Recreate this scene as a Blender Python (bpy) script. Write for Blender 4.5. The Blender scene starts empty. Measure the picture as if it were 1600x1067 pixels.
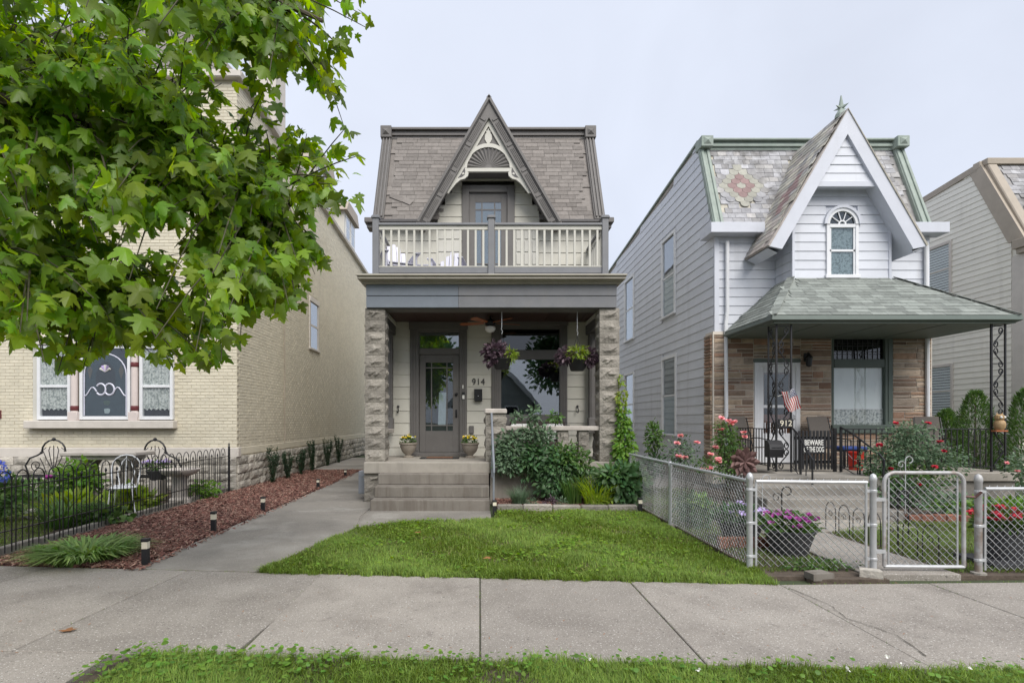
import bpy, math, random
import numpy as np
from mathutils import Vector, Matrix

random.seed(11)
RNG = np.random.default_rng(11)
SC = bpy.context.scene
COL = SC.collection
R = math.radians

# ------------------------------------------------------------------ camera, sky, sun, exposure
EYE, FPX, VX, VY = 1.6, 850.0, 750.0, 657.0      # eye height, focal length and vanishing point of the street view
cam_d = bpy.data.cameras.new('camera'); cam = bpy.data.objects.new('camera', cam_d); COL.objects.link(cam)
cam.location = (0, 0, EYE); cam.rotation_euler = (R(90), 0, 0)
cam_d.sensor_width = 36; cam_d.lens = FPX / 1600 * 36
cam_d.shift_x = (800 - VX) / 1600; cam_d.shift_y = (VY - 533.5) / 1600
cam_d.clip_start = 0.05; cam_d.clip_end = 3000
SC.camera = cam

SUN_EL, SUN_AZ = 48, 157       # azimuth clockwise from +Y: behind the camera, to the right
world = bpy.data.worlds.new('World'); SC.world = world; world.use_nodes = True
nt = world.node_tree; nt.nodes.clear()
w_out = nt.nodes.new('ShaderNodeOutputWorld'); w_bg = nt.nodes.new('ShaderNodeBackground')
w_sky = nt.nodes.new('ShaderNodeTexSky'); w_sky.sky_type = 'NISHITA'; w_sky.sun_disc = False
w_sky.sun_elevation = R(SUN_EL); w_sky.sun_rotation = R(SUN_AZ); w_sky.air_density = 1.0; w_sky.dust_density = 2.0
w_tc = nt.nodes.new('ShaderNodeTexCoord')
w_nz = nt.nodes.new('ShaderNodeTexNoise'); w_nz.inputs['Scale'].default_value = 1.6; w_nz.inputs['Detail'].default_value = 4
w_map = nt.nodes.new('ShaderNodeMapRange'); w_map.inputs['To Min'].default_value = 0.80; w_map.inputs['To Max'].default_value = 0.93
w_mix = nt.nodes.new('ShaderNodeMixRGB'); w_mix.inputs['Color2'].default_value = (6.9, 7.35, 8.45, 1)   # thin overcast
nt.links.new(w_tc.outputs['Generated'], w_nz.inputs['Vector'])
nt.links.new(w_nz.outputs['Fac'], w_map.inputs['Value']); nt.links.new(w_map.outputs['Result'], w_mix.inputs['Fac'])
w_n2 = nt.nodes.new('ShaderNodeTexNoise'); w_n2.inputs['Scale'].default_value = 2.4; w_n2.inputs['Detail'].default_value = 6; w_n2.inputs['Distortion'].default_value = .6
w_m2 = nt.nodes.new('ShaderNodeMapRange'); w_m2.inputs['From Min'].default_value = .3; w_m2.inputs['From Max'].default_value = .7; w_m2.inputs['To Min'].default_value = .93; w_m2.inputs['To Max'].default_value = 1.06
w_hs = nt.nodes.new('ShaderNodeHueSaturation'); nt.links.new(w_tc.outputs['Generated'], w_n2.inputs['Vector']); nt.links.new(w_n2.outputs['Fac'], w_m2.inputs['Value']); nt.links.new(w_m2.outputs['Result'], w_hs.inputs['Value'])
nt.links.new(w_sky.outputs['Color'], w_mix.inputs['Color1']); nt.links.new(w_mix.outputs['Color'], w_hs.inputs['Color']); nt.links.new(w_hs.outputs['Color'], w_bg.inputs['Color'])
w_bg.inputs['Strength'].default_value = 0.085
nt.links.new(w_bg.outputs['Background'], w_out.inputs['Surface'])

sun_d = bpy.data.lights.new('sun', 'SUN'); sun = bpy.data.objects.new('sun', sun_d); COL.objects.link(sun)
sun_d.energy = 2.7; sun_d.angle = R(48); sun_d.color = (1.0, 0.96, 0.90)
_d = Vector((math.sin(R(SUN_AZ)) * math.cos(R(SUN_EL)), math.cos(R(SUN_AZ)) * math.cos(R(SUN_EL)), math.sin(R(SUN_EL))))
sun.rotation_euler = _d.to_track_quat('Z', 'Y').to_euler(); sun.location = _d * 40
SC.view_settings.view_transform = 'Standard'; SC.view_settings.look = 'None'
SC.view_settings.exposure = 0.55; SC.view_settings.gamma = 1.0; SC.view_settings.use_curve_mapping = False
SC.render.engine = 'CYCLES'
SC.cycles.use_denoising = True
SC.cycles.max_bounces = 8; SC.cycles.transparent_max_bounces = 12

# ------------------------------------------------------------------ materials
MATS = {}
def _ramp(nt, cols, interp='CONSTANT'):
    n = nt.nodes.new('ShaderNodeValToRGB'); n.color_ramp.interpolation = interp
    e = n.color_ramp.elements
    while len(e) < len(cols): e.new(0.5)
    for i, c in enumerate(cols):
        e[i].position = i / len(cols) if interp == 'CONSTANT' else i / max(1, len(cols) - 1)
        e[i].color = (*c, 1)
    return n

def M(name, col, rough=0.6, piece=0.0, nz=(5.0, 0.10), dirt=None, bump=None, metal=0.0, spec=0.4,
      speck=None, streak=None, trans=0.0, cols=None, hue=0.0):
    """procedural principled material in world space; 'piece' varies brightness from piece to piece"""
    m = bpy.data.materials.new(name); m.use_nodes = True; nt = m.node_tree; L = nt.links
    N = nt.nodes.new; b = nt.nodes['Principled BSDF']
    geo = N('ShaderNodeNewGeometry')
    oi = N('ShaderNodeObjectInfo')
    ad = N('ShaderNodeMath'); ad.operation = 'ADD'; L.new(oi.outputs['Random'], ad.inputs[0]); L.new(geo.outputs['Random Per Island'], ad.inputs[1])
    rnd = N('ShaderNodeMath'); rnd.operation = 'FRACT'; L.new(ad.outputs[0], rnd.inputs[0])
    if cols:
        rp = _ramp(nt, cols); L.new(rnd.outputs[0], rp.inputs['Fac']); base = rp.outputs['Color']
    else:
        rgb = N('ShaderNodeRGB'); rgb.outputs[0].default_value = (*col, 1); base = rgb.outputs[0]
    n1 = N('ShaderNodeTexNoise'); n1.inputs['Scale'].default_value = nz[0]; n1.inputs['Detail'].default_value = 6; n1.inputs['Roughness'].default_value = 0.65
    L.new(geo.outputs['Position'], n1.inputs['Vector'])
    v1 = N('ShaderNodeMapRange'); v1.inputs['From Min'].default_value = 0.25; v1.inputs['From Max'].default_value = 0.75
    v1.inputs['To Min'].default_value = 1 - nz[1]; v1.inputs['To Max'].default_value = 1 + nz[1]; L.new(n1.outputs['Fac'], v1.inputs['Value'])
    r2 = N('ShaderNodeMath'); r2.operation = 'MULTIPLY'; r2.inputs[1].default_value = 7.31; L.new(rnd.outputs[0], r2.inputs[0])
    r3 = N('ShaderNodeMath'); r3.operation = 'FRACT'; L.new(r2.outputs[0], r3.inputs[0])
    v2 = N('ShaderNodeMapRange'); v2.inputs['To Min'].default_value = 1 - piece; v2.inputs['To Max'].default_value = 1 + piece; L.new(r3.outputs[0], v2.inputs['Value'])
    vm = N('ShaderNodeMath'); vm.operation = 'MULTIPLY'; L.new(v1.outputs[0], vm.inputs[0]); L.new(v2.outputs[0], vm.inputs[1])
    hs = N('ShaderNodeHueSaturation'); L.new(base, hs.inputs['Color']); L.new(vm.outputs[0], hs.inputs['Value'])
    if hue:
        hm = N('ShaderNodeMapRange'); hm.inputs['To Min'].default_value = 0.5 - hue; hm.inputs['To Max'].default_value = 0.5 + hue
        L.new(rnd.outputs[0], hm.inputs['Value']); L.new(hm.outputs[0], hs.inputs['Hue'])
    out = hs.outputs['Color']
    def blend(out, colr, scale, lo, hi, amt, vec=None, detail=5):
        t = N('ShaderNodeTexNoise'); t.inputs['Scale'].default_value = scale; t.inputs['Detail'].default_value = detail; t.inputs['Roughness'].default_value = 0.6
        L.new(vec or geo.outputs['Position'], t.inputs['Vector'])
        mr = N('ShaderNodeMapRange'); mr.inputs['From Min'].default_value = lo; mr.inputs['From Max'].default_value = hi; mr.inputs['To Max'].default_value = amt
        L.new(t.outputs['Fac'], mr.inputs['Value'])
        mx = N('ShaderNodeMixRGB'); L.new(mr.outputs[0], mx.inputs['Fac']); L.new(out, mx.inputs['Color1']); mx.inputs['Color2'].default_value = (*colr, 1)
        return mx.outputs['Color']
    for d in (dirt or []): out = blend(out, *d)
    if streak:      # vertical runs of grime
        mp = N('ShaderNodeMapping'); mp.inputs['Scale'].default_value = (1, 1, 0.08); L.new(geo.outputs['Position'], mp.inputs['Vector'])
        for s in streak: out = blend(out, *s, vec=mp.outputs['Vector'])
    for s in (speck or []): out = blend(out, *s, detail=2)
    L.new(out, b.inputs['Base Color'])
    b.inputs['Roughness'].default_value = rough; b.inputs['Metallic'].default_value = metal
    b.inputs['Specular IOR Level'].default_value = spec
    if bump:
        prev = None
        for (sc_, st, dist) in bump:
            t = N('ShaderNodeTexNoise'); t.inputs['Scale'].default_value = sc_; t.inputs['Detail'].default_value = 5
            L.new(geo.outputs['Position'], t.inputs['Vector'])
            bp = N('ShaderNodeBump'); bp.inputs['Strength'].default_value = st; bp.inputs['Distance'].default_value = dist
            L.new(t.outputs['Fac'], bp.inputs['Height'])
            if prev: L.new(prev, bp.inputs['Normal'])
            prev = bp.outputs['Normal']
        L.new(prev, b.inputs['Normal'])
    if trans:
        tr = N('ShaderNodeBsdfTranslucent'); mx = N('ShaderNodeMixShader'); mx.inputs['Fac'].default_value = trans
        h2 = N('ShaderNodeHueSaturation'); h2.inputs['Saturation'].default_value = 1.15; h2.inputs['Value'].default_value = 2.1; h2.inputs['Hue'].default_value = 0.485
        L.new(out, h2.inputs['Color']); L.new(h2.outputs['Color'], tr.inputs['Color'])
        o = nt.nodes['Material Output']
        L.new(b.outputs[0], mx.inputs[1]); L.new(tr.outputs[0], mx.inputs[2]); L.new(mx.outputs[0], o.inputs['Surface'])
    MATS[name] = m; return m

def M_glass(name, refl=0.3, tint=(0.75, 0.8, 0.82), rough=0.01):
    m = bpy.data.materials.new(name); m.use_nodes = True; nt = m.node_tree; L = nt.links; N = nt.nodes.new
    nt.nodes.remove(nt.nodes['Principled BSDF'])
    g = N('ShaderNodeBsdfGlossy'); g.inputs['Roughness'].default_value = rough; g.inputs['Color'].default_value = (0.9, 0.93, 0.97, 1)
    t = N('ShaderNodeBsdfTransparent'); t.inputs['Color'].default_value = (*tint, 1)
    fc = N('ShaderNodeLayerWeight'); fc.inputs['Blend'].default_value = .5; pw = N('ShaderNodeMath'); pw.operation = 'POWER'; pw.inputs[1].default_value = 4.0; L.new(fc.outputs['Facing'], pw.inputs[0])
    lw = N('ShaderNodeMath'); lw.operation = 'ADD'; lw.inputs[1].default_value = .04; L.new(pw.outputs[0], lw.inputs[0])
    ma = N('ShaderNodeMath'); ma.operation = 'ADD'; ma.use_clamp = True; ma.inputs[1].default_value = refl; L.new(lw.outputs[0], ma.inputs[0])
    geo = N('ShaderNodeNewGeometry'); nz = N('ShaderNodeTexNoise'); nz.inputs['Scale'].default_value = 1.3
    L.new(geo.outputs['Position'], nz.inputs['Vector'])
    bp = N('ShaderNodeBump'); bp.inputs['Strength'].default_value = 0.08; bp.inputs['Distance'].default_value = 0.02; L.new(nz.outputs['Fac'], bp.inputs['Height'])
    L.new(bp.outputs['Normal'], g.inputs['Normal'])
    mx = N('ShaderNodeMixShader'); L.new(ma.outputs[0], mx.inputs[0]); L.new(t.outputs[0], mx.inputs[1]); L.new(g.outputs[0], mx.inputs[2])
    L.new(mx.outputs[0], nt.nodes['Material Output'].inputs['Surface'])
    MATS[name] = m; return m

# ------------------------------------------------------------------ mesh builder
_S8 = [(x, y, z) for x in (-1, 1) for y in (-1, 1) for z in (-1, 1)]
def _chamfer_faces():
    ci = {s: i for i, s in enumerate(_S8)}; F = []
    for a in range(3):
        b, c = (a + 1) % 3, (a + 2) % 3
        for s in (-1, 1):
            q = []
            for (u, v) in ((-1, -1), (1, -1), (1, 1), (-1, 1)):
                k = [0, 0, 0]; k[a] = s; k[b] = u; k[c] = v; q.append(ci[tuple(k)] * 3 + a)
            F.append(q if s > 0 else q[::-1])
        for u in (-1, 1):
            for v in (-1, 1):
                k0 = [0, 0, 0]; k0[a] = -1; k0[b] = u; k0[c] = v; k1 = list(k0); k1[a] = 1
                i0, i1 = ci[tuple(k0)] * 3, ci[tuple(k1)] * 3
                q = [i0 + b, i1 + b, i1 + c, i0 + c]
                F.append(q if u * v < 0 else q[::-1])
    for s in _S8:
        i = ci[s] * 3; q = [i, i + 1, i + 2]
        F.append(q if s[0] * s[1] * s[2] > 0 else q[::-1])
    return F
_CF = _chamfer_faces()
_BF = [(0, 1, 3, 2), (4, 6, 7, 5), (0, 4, 5, 1), (2, 3, 7, 6), (0, 2, 6, 4), (1, 5, 7, 3)]

class MB:
    def __init__(s): s.v = []; s.f = []
    def add(s, V, F):
        o = len(s.v); s.v.extend([tuple(p) for p in V]); s.f.extend([tuple(i + o for i in f) for f in F]); return s
    def obox(s, c, ax, ay, az, ch=0.0):
        """box from centre and three half-extent vectors, optionally chamfered"""
        c, ax, ay, az = Vector(c), Vector(ax), Vector(ay), Vector(az)
        if ch <= 0:
            return s.add([c + ax * x + ay * y + az * z for (x, y, z) in _S8], _BF)
        h = (ax.length, ay.length, az.length); k = [max(0.0, 1 - min(ch, 0.45 * min(h)) / max(l, 1e-9)) for l in h]
        V = []
        for (x, y, z) in _S8:
            V.append(c + ax * x + ay * y * k[1] + az * z * k[2])
            V.append(c + ax * x * k[0] + ay * y + az * z * k[2])
            V.append(c + ax * x * k[0] + ay * y * k[1] + az * z)
        return s.add(V, _CF)
    def box(s, x0, x1, y0, y1, z0, z1, ch=0.0):
        return s.obox(((x0 + x1) / 2, (y0 + y1) / 2, (z0 + z1) / 2), (abs(x1 - x0) / 2, 0, 0), (0, abs(y1 - y0) / 2, 0), (0, 0, abs(z1 - z0) / 2), ch)
    def bar(s, p, q, w, d, up=(0, 0, 1), ch=0.0):
        """bar from p to q; w across (p-q x up), d along 'up'"""
        p, q, up = Vector(p), Vector(q), Vector(up); a = (q - p); l = a.length; a /= l
        u = a.cross(up)
        if u.length < 1e-5: u = a.cross(Vector((1, 0, 0)))
        u.normalize(); n = u.cross(a)
        return s.obox((p + q) / 2, a * l / 2, u * w / 2, n * d / 2, ch)
    def tube(s, pts, r, n=6, closed=False):
        P = [Vector(p) for p in pts]; m = len(P); V = []; F = []
        rs = r if hasattr(r, '__len__') else [r] * m
        pu = None
        for i, p in enumerate(P):
            if closed: t = P[(i + 1) % m] - P[i - 1]
            else: t = P[min(i + 1, m - 1)] - P[max(i - 1, 0)]
            if t.length < 1e-9: t = Vector((0, 0, 1))
            t.normalize()
            if pu is None:
                pu = t.cross(Vector((0, 0, 1)))
                if pu.length < 1e-3: pu = t.cross(Vector((1, 0, 0)))
            else:
                pu = pu - t * pu.dot(t)
                if pu.length < 1e-4: pu = t.cross(Vector((0.3, 0.5, 0.8)))
            pu = pu.normalized(); w = t.cross(pu)
            for k in range(n):
                a = 2 * math.pi * k / n; V.append(p + (pu * math.cos(a) + w * math.sin(a)) * rs[i])
        for i in range(m if closed else m - 1):
            j = (i + 1) % m
            for k in range(n):
                F.append((i * n + k, i * n + (k + 1) % n, j * n + (k + 1) % n, j * n + k))
        if not closed:
            F.append(tuple(range(n))[::-1]); F.append(tuple((m - 1) * n + k for k in range(n)))
        return s.add(V, F)
    def lathe(s, c, prof, n=20, sy=1.0):
        cx, cy, cz = c; V = []; F = []
        for (r, z) in prof:
            for k in range(n):
                a = 2 * math.pi * k / n; V.append((cx + r * math.cos(a), cy + r * sy * math.sin(a), cz + z))
        m = len(prof)
        for i in range(m - 1):
            for k in range(n): F.append((i * n + k, i * n + (k + 1) % n, (i + 1) * n + (k + 1) % n, (i + 1) * n + k))
        F.append(tuple(range(n))[::-1]); F.append(tuple((m - 1) * n + k for k in range(n)))
        return s.add(V, F)
    def prism(s, poly, y0, y1):
        """XZ outline extruded along Y"""
        n = len(poly); V = [(x, y0, z) for x, z in poly] + [(x, y1, z) for x, z in poly]
        F = [tuple(range(n)), tuple(range(2 * n - 1, n - 1, -1))]
        F += [(i, i + n, (i + 1) % n + n, (i + 1) % n) for i in range(n)]
        return s.add(V, F)
    def prismx(s, poly, x0, x1):
        """YZ outline extruded along X"""
        n = len(poly); V = [(x0, y, z) for y, z in poly] + [(x1, y, z) for y, z in poly]
        F = [tuple(range(n))[::-1], tuple(range(n, 2 * n))]
        F += [(i, (i + 1) % n, (i + 1) % n + n, i + n) for i in range(n)]
        return s.add(V, F)
    def prismz(s, poly, z0, z1):
        n = len(poly); V = [(x, y, z0) for x, y in poly] + [(x, y, z1) for x, y in poly]
        F = [tuple(range(n))[::-1], tuple(range(n, 2 * n))]
        F += [(i, (i + 1) % n, (i + 1) % n + n, i + n) for i in range(n)]
        return s.add(V, F)
    def sphere(s, c, r, n=10, sz=1.0):
        prof = [(r * math.sin(math.pi * i / n) + 1e-4, -r * sz * math.cos(math.pi * i / n)) for i in range(n + 1)]
        return s.lathe(c, prof, n + 2)
    def mesh(s, name, mat, smooth=False):
        me = bpy.data.meshes.new(name); me.from_pydata(s.v, [], s.f); me.materials.append(MATS[mat])
        if smooth:
            me.polygons.foreach_set('use_smooth', [True] * len(me.polygons))
            try: me.set_sharp_from_angle(angle=R(40))
            except Exception: pass
        me.update(); return me
    def build(s, name, mat, parent=None, smooth=False, **kw):
        return link(name, s.mesh(name, mat, smooth), parent, **kw)

ROOTS = {}
def link(name, me, parent=None, mtx=None, kind=None, label=None):
    o = bpy.data.objects.new(name, me); COL.objects.link(o)
    if parent is not None:
        o.parent = parent
        if parent.name in ROOTS: o.matrix_parent_inverse = Matrix.Translation(-ROOTS[parent.name])
    if mtx is not None: o.matrix_basis = mtx
    if kind: o['kind'] = kind
    if label: o['label'] = label
    return o
def tag(o, label, cat, group=None, kind=None):
    o['label'] = label; o['category'] = cat
    if group: o['group'] = group
    if kind: o['kind'] = kind
    return o
def thing(name, label, cat, base, group=None):
    """Empty at the base of a thing whose parts are built in world coordinates"""
    o = bpy.data.objects.new(name, None); COL.objects.link(o); o.empty_display_size = 0.2
    o.location = base; ROOTS[o.name] = Vector(base); return tag(o, label, cat, group)
def local_thing(name, label, cat, loc, rz=0.0, group=None, scale=1.0):
    """Empty whose parts are built round its own origin"""
    o = bpy.data.objects.new(name, None); COL.objects.link(o); o.empty_display_size = 0.2
    o.location = loc; o.rotation_euler = (0, 0, rz); o.scale = (scale,) * 3
    return tag(o, label, cat, group)
def dup(root, loc, rz, label):
    def cp(o, par):
        c = o.copy(); COL.objects.link(c); c.parent = par
        for ch in o.children: cp(ch, c)
        return c
    c = cp(root, None); c.location = loc; c.rotation_euler = (0, 0, rz); c['label'] = label
    return c
def struct(name, mb, mat, **kw):
    o = mb.build(name, mat, **kw); o['kind'] = 'structure'; return o
def at(px, py, y):
    """point of the street at depth y seen at that place of the view"""
    return Vector(((px - VX) * y / FPX, y, EYE - (py - VY) * y / FPX))
def gx(px, y): return (px - VX) * y / FPX
def gz(py, y): return EYE - (py - VY) * y / FPX

def np_mesh(name, V, T, mat, parent=None, kind=None, flat=False, **kw):
    """V (n,3), T (m,3) triangles"""
    V = np.ascontiguousarray(V, dtype=np.float32); T = np.ascontiguousarray(T, dtype=np.int32)
    me = bpy.data.meshes.new(name); me.vertices.add(len(V)); me.vertices.foreach_set('co', V.ravel())
    me.loops.add(T.size); me.loops.foreach_set('vertex_index', T.ravel())
    me.polygons.add(len(T)); me.polygons.foreach_set('loop_start', np.arange(0, T.size, 3, dtype=np.int32))
    me.polygons.foreach_set('use_smooth', np.full(len(T), not flat))
    me.update(calc_edges=True); me.materials.append(MATS[mat])
    return link(name, me, parent, kind=kind, **kw)

# leaf outlines: (verts, triangles), y along the leaf, unit length
def _fan(half, cy, fold=0.25, curl=0.2):
    pts = half + [(-x, y) for x, y in half[::-1] if abs(x) > 1e-6]
    V = [(0, cy, 0)] + [(x, y, -fold * abs(x) - curl * (y - 0.3) * abs(y - 0.3)) for x, y in pts]; n = len(pts)
    V[0] = (0, cy, 0.02)
    T = [(0, 1 + i, 1 + (i + 1) % n) for i in range(n)]
    return np.array(V, dtype=np.float64), np.array(T)
LEAF = {
 'maple': _fan([(0, 0), (.05, -.03), (.20, -.12), (.40, -.10), (.34, .0), (.31, .07), (.50, .10), (.58, .20), (.72, .38), (.55, .37), (.43, .44), (.33, .42), (.20, .40), (.22, .52), (.35, .66), (.22, .67), (.15, .84), (0, 1.08)], .28, .30, .25),
 'maple2': _fan([(0, 0), (.06, -.05), (.24, -.14), (.38, -.06), (.33, .03), (.45, .06), (.62, .22), (.64, .44), (.50, .38), (.38, .43), (.22, .42), (.26, .54), (.32, .72), (.20, .70), (.13, .88), (0, 1.05)], .28, .65, .40),
 'ovate': _fan([(0, 0), (.20, .18), (.28, .42), (.16, .78), (0, 1.0)], .42, .35, .35),
 'narrow': _fan([(0, 0), (.10, .25), (.10, .6), (0, 1.0)], .4, .4, .5),
 'round': _fan([(0, 0), (.35, .1), (.5, .45), (.35, .85), (0, .95)], .45, .2, .1),
}
def unit(a): return a / np.maximum(np.linalg.norm(a, axis=1, keepdims=True), 1e-9)
def scatter(tmpl, P, A, S, flat=None):
    """leaves at P pointing along A with sizes S; 'flat' biases the leaf face towards that direction"""
    tv, tt = LEAF[tmpl]; N = len(P); A = unit(A)
    ref = RNG.normal(size=(N, 3))
    if flat is not None: ref = ref * flat[1] + np.array(flat[0])
    U = unit(np.cross(A, ref)); W = np.cross(U, A)
    S = np.asarray(S).reshape(N, 1, 1)
    V = P[:, None, :] + S * (tv[None, :, 0:1] * U[:, None, :] + tv[None, :, 1:2] * A[:, None, :] + tv[None, :, 2:3] * W[:, None, :])
    T = tt[None] + (np.arange(N) * len(tv))[:, None, None]
    return V.reshape(-1, 3), T.reshape(-1, 3), (U, A, W)
def blob(c, r, n, shell=0.5):
    d = unit(RNG.normal(size=(n, 3))); rad = (shell + (1 - shell) * RNG.random((n, 1))) if shell else RNG.random((n, 1)) ** (1 / 3)
    return np.array(c) + d * rad * np.array(r), d
def inpoly(x, y, poly):
    x = np.asarray(x); y = np.asarray(y); ins = np.zeros(x.shape, bool); n = len(poly)
    for i in range(n):
        x0, y0 = poly[i]; x1, y1 = poly[(i + 1) % n]
        if y0 == y1: continue
        c = ((y0 > y) != (y1 > y)) & (x < (x1 - x0) * (y - y0) / (y1 - y0) + x0); ins ^= c
    return ins
def strips(P, D, Lh, W, bend, seg=3):
    """arching blades: base P, lean direction D (xy), length Lh, width W, bend amount"""
    N = len(P); D = np.concatenate([D, np.zeros((N, 1))], 1) if D.shape[1] == 2 else D
    D = unit(D); side = np.stack([-D[:, 1], D[:, 0], np.zeros(N)], 1)
    V = np.zeros((N, 2 * seg + 1, 3)); T = []
    for k in range(seg + 1):
        t = k / seg
        c = P + D * (Lh * bend * t ** 1.7)[:, None]; c[:, 2] += Lh * (t - 0.55 * np.minimum(bend, 1.2) * t ** 2.4)
        w = (W * (1 - 0.85 * t ** 2) * 0.5)[:, None]
        if k < seg: V[:, 2 * k] = c - side * w; V[:, 2 * k + 1] = c + side * w
        else: V[:, 2 * seg] = c
    for k in range(seg - 1): T += [(2 * k, 2 * k + 1, 2 * k + 3), (2 * k, 2 * k + 3, 2 * k + 2)]
    T.append((2 * seg - 2, 2 * seg - 1, 2 * seg))
    T = np.array(T)[None] + (np.arange(N) * (2 * seg + 1))[:, None, None]
    return V.reshape(-1, 3), T.reshape(-1, 3)
def cat_vt(parts):
    Vs, Ts, o = [], [], 0
    for V, T in parts: Vs.append(V); Ts.append(T + o); o += len(V)
    return np.concatenate(Vs), np.concatenate(Ts)
def spiral(c, r0, turns, start, n=16, plane='xz', sgn=1, grow=0.15):
    """points of a scroll curling in from radius r0"""
    out = []
    for i in range(n + 1):
        t = i / n; a = start + sgn * turns * 2 * math.pi * t; r = r0 * (1 - (1 - grow) * t)
        u, w = r * math.cos(a), r * math.sin(a)
        out.append((c[0] + u, c[1], c[2] + w) if plane == 'xz' else (c[0], c[1] + u, c[2] + w))
    return out
def text(name, body, size, loc, mat, parent, extrude=0.004, sx=1.0, bold=0.0, rx=90, rz=0):
    c = bpy.data.curves.new(name, 'FONT'); c.body = body; c.size = size; c.extrude = extrude; c.offset = bold
    c.align_x = 'CENTER'; c.align_y = 'CENTER'; c.space_line = 0.85; c.materials.append(MATS[mat])
    m = Matrix.Translation(loc) @ Matrix.Rotation(R(rz), 4, 'Z') @ Matrix.Rotation(R(rx), 4, 'X') @ Matrix.Diagonal((sx, 1, 1, 1))
    o = bpy.data.objects.new(name, c); COL.objects.link(o)
    me = bpy.data.meshes.new_from_object(o.evaluated_get(bpy.context.evaluated_depsgraph_get()))
    bpy.data.objects.remove(o); me.materials.clear(); me.materials.append(MATS[mat])
    return link(name, me, parent, mtx=m)

# colours of the street
M('cream_paint', (.55, .53, .46), .55, .03, (3, .05), [((.40, .37, .29), 1.2, .55, .8, .35)], [(30, .08, .004)])
M('cream_trim', (.545, .53, .475), .5, .03, (4, .05))
M('grey_paint', (.135, .126, .119), .5, .06, (4, .10), [((.20, .195, .19), 2.5, .55, .75, .35)], [(40, .06, .003)])
M('dark_grey_paint', (.085, .08, .08), .5, .05, (4, .10))
M('blue_grey_paint', (.175, .199, .232), .5, .05, (4, .08), None, [(40, .05, .003)])
M('taupe_paint', (.180, .183, .194), .5, .05, (4, .10), [((.22, .21, .2), 3, .5, .75, .4)])
M('crown_paint', (.40, .37, .31), .5, .04, (4, .08), streak=[((.22, .20, .17), 3, .5, .75, .4)])
M('shingle_grey', (.20, .182, .168), .9, .17, (14, .20), [((.30, .28, .26), 1.4, .5, .75, .3)], [(160, .5, .004)], spec=.2)
M('shingle_green', (.205, .222, .205), .9, .25, (14, .20), [((.34, .36, .33), 1.2, .5, .75, .4)], [(160, .5, .004)], spec=.2)
M('slate', (.36, .36, .38), .75, .22, (9, .25), [((.13, .125, .12), 1.9, .50, .66, .85), ((.46, .46, .45), 4, .55, .75, .5)], [(60, .3, .004)], spec=.3,
  cols=[(.36, .36, .38), (.32, .32, .335), (.40, .40, .415), (.27, .265, .27), (.37, .36, .355)])
M('slate_red', (.27, .185, .18), .75, .15, (9, .18), None, [(60, .3, .004)])
M('slate_green', (.35, .345, .30), .75, .15, (9, .18), None, [(60, .3, .004)])
M('slate_worn', (.40, .38, .33), .75, .25, (9, .25), [((.2, .19, .17), 2, .5, .7, .6)], [(60, .3, .004)], cols=[(.43, .42, .37), (.34, .33, .32), (.48, .45, .38), (.38, .34, .31)])
M('rock_face', (.255, .235, .205), .9, .24, (12, .25), [((.17, .155, .135), 3, .5, .72, .7), ((.46, .43, .38), 7, .6, .8, .5)], [(25, .7, .03), (120, .4, .006)], spec=.2)
M('limestone', (.44, .41, .36), .9, .22, (8, .25), [((.20, .185, .16), 2.2, .5, .7, .7)], [(18, .7, .03), (90, .4, .006)], spec=.2)
M('cast_stone', (.47, .43, .39), .85, .05, (5, .12), [((.30, .27, .24), 2, .55, .75, .6)], [(50, .3, .006)], spec=.2)
M('concrete', (.285, .260, .230), .9, .10, (2.2, .14), [((.185, .165, .145), 1.3, .47, .68, .65), ((.40, .37, .33), .7, .55, .75, .4), ((.16, .14, .125), 6, .60, .70, .5)], [(55, .35, .006), (220, .3, .003)], spec=.25,
  speck=[((.55, .53, .49), 62, .615, .65, .85), ((.10, .09, .08), 38, .64, .68, .8), ((.15, .135, .12), 130, .55, .62, .55)])
M('concrete_drive', (.255, .236, .208), .9, .07, (1.6, .14), [((.125, .117, .105), .8, .44, .64, .7), ((.40, .385, .35), .9, .52, .70, .6), ((.13, .12, .11), 5, .60, .70, .4)], [(55, .3, .005), (220, .2, .003)], spec=.25,
  speck=[((.42, .40, .37), 80, .63, .67, .6), ((.11, .10, .09), 50, .64, .70, .6), ((.14, .13, .12), 140, .56, .64, .4)])
M('step_concrete', (.19, .172, .15), .9, .05, (4, .15), [((.16, .14, .12), 1.6, .5, .72, .6)], [(50, .4, .008)], spec=.2,
  streak=[((.13, .112, .095), 9, .46, .66, .75), ((.32, .29, .25), 14, .60, .74, .4)])
M('slab_concrete', (.31, .285, .248), .9, .05, (4, .12), [((.24, .22, .19), 1.6, .5, .75, .5)], [(50, .3, .006)], spec=.2, streak=[((.2, .18, .16), 7, .52, .7, .5)])
M('joint_dirt', (.060, .055, .042), .95, 0, (20, .3))
M('moss_joint', (.08, .085, .05), .95, 0, (20, .3))
M('soil', (.085, .065, .050), .95, 0, (8, .35), [((.14, .11, .085), 6, .5, .7, .6)], [(40, .6, .02)])
M('asphalt', (.05, .05, .052), .9, 0, (3, .15), None, [(150, .4, .004)])
M('earth', (.05, .065, .03), .95, 0, (.5, .25))
M('yellow_brick', (.62, .572, .455), .65, .06, (5, .07), [((.52, .46, .34), .8, .5, .75, .45), ((.68, .63, .50), 2, .6, .8, .4)], [(60, .10, .003)], spec=.3, streak=[((.44, .40, .31), 2.5, .56, .76, .35)])
M('yellow_mortar', (.50, .455, .355), .8, 0, (5, .08))
M('stone_trim', (.56, .52, .47), .75, .04, (5, .08), [((.40, .37, .33), 2, .55, .75, .5)], [(40, .2, .004)])
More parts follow.
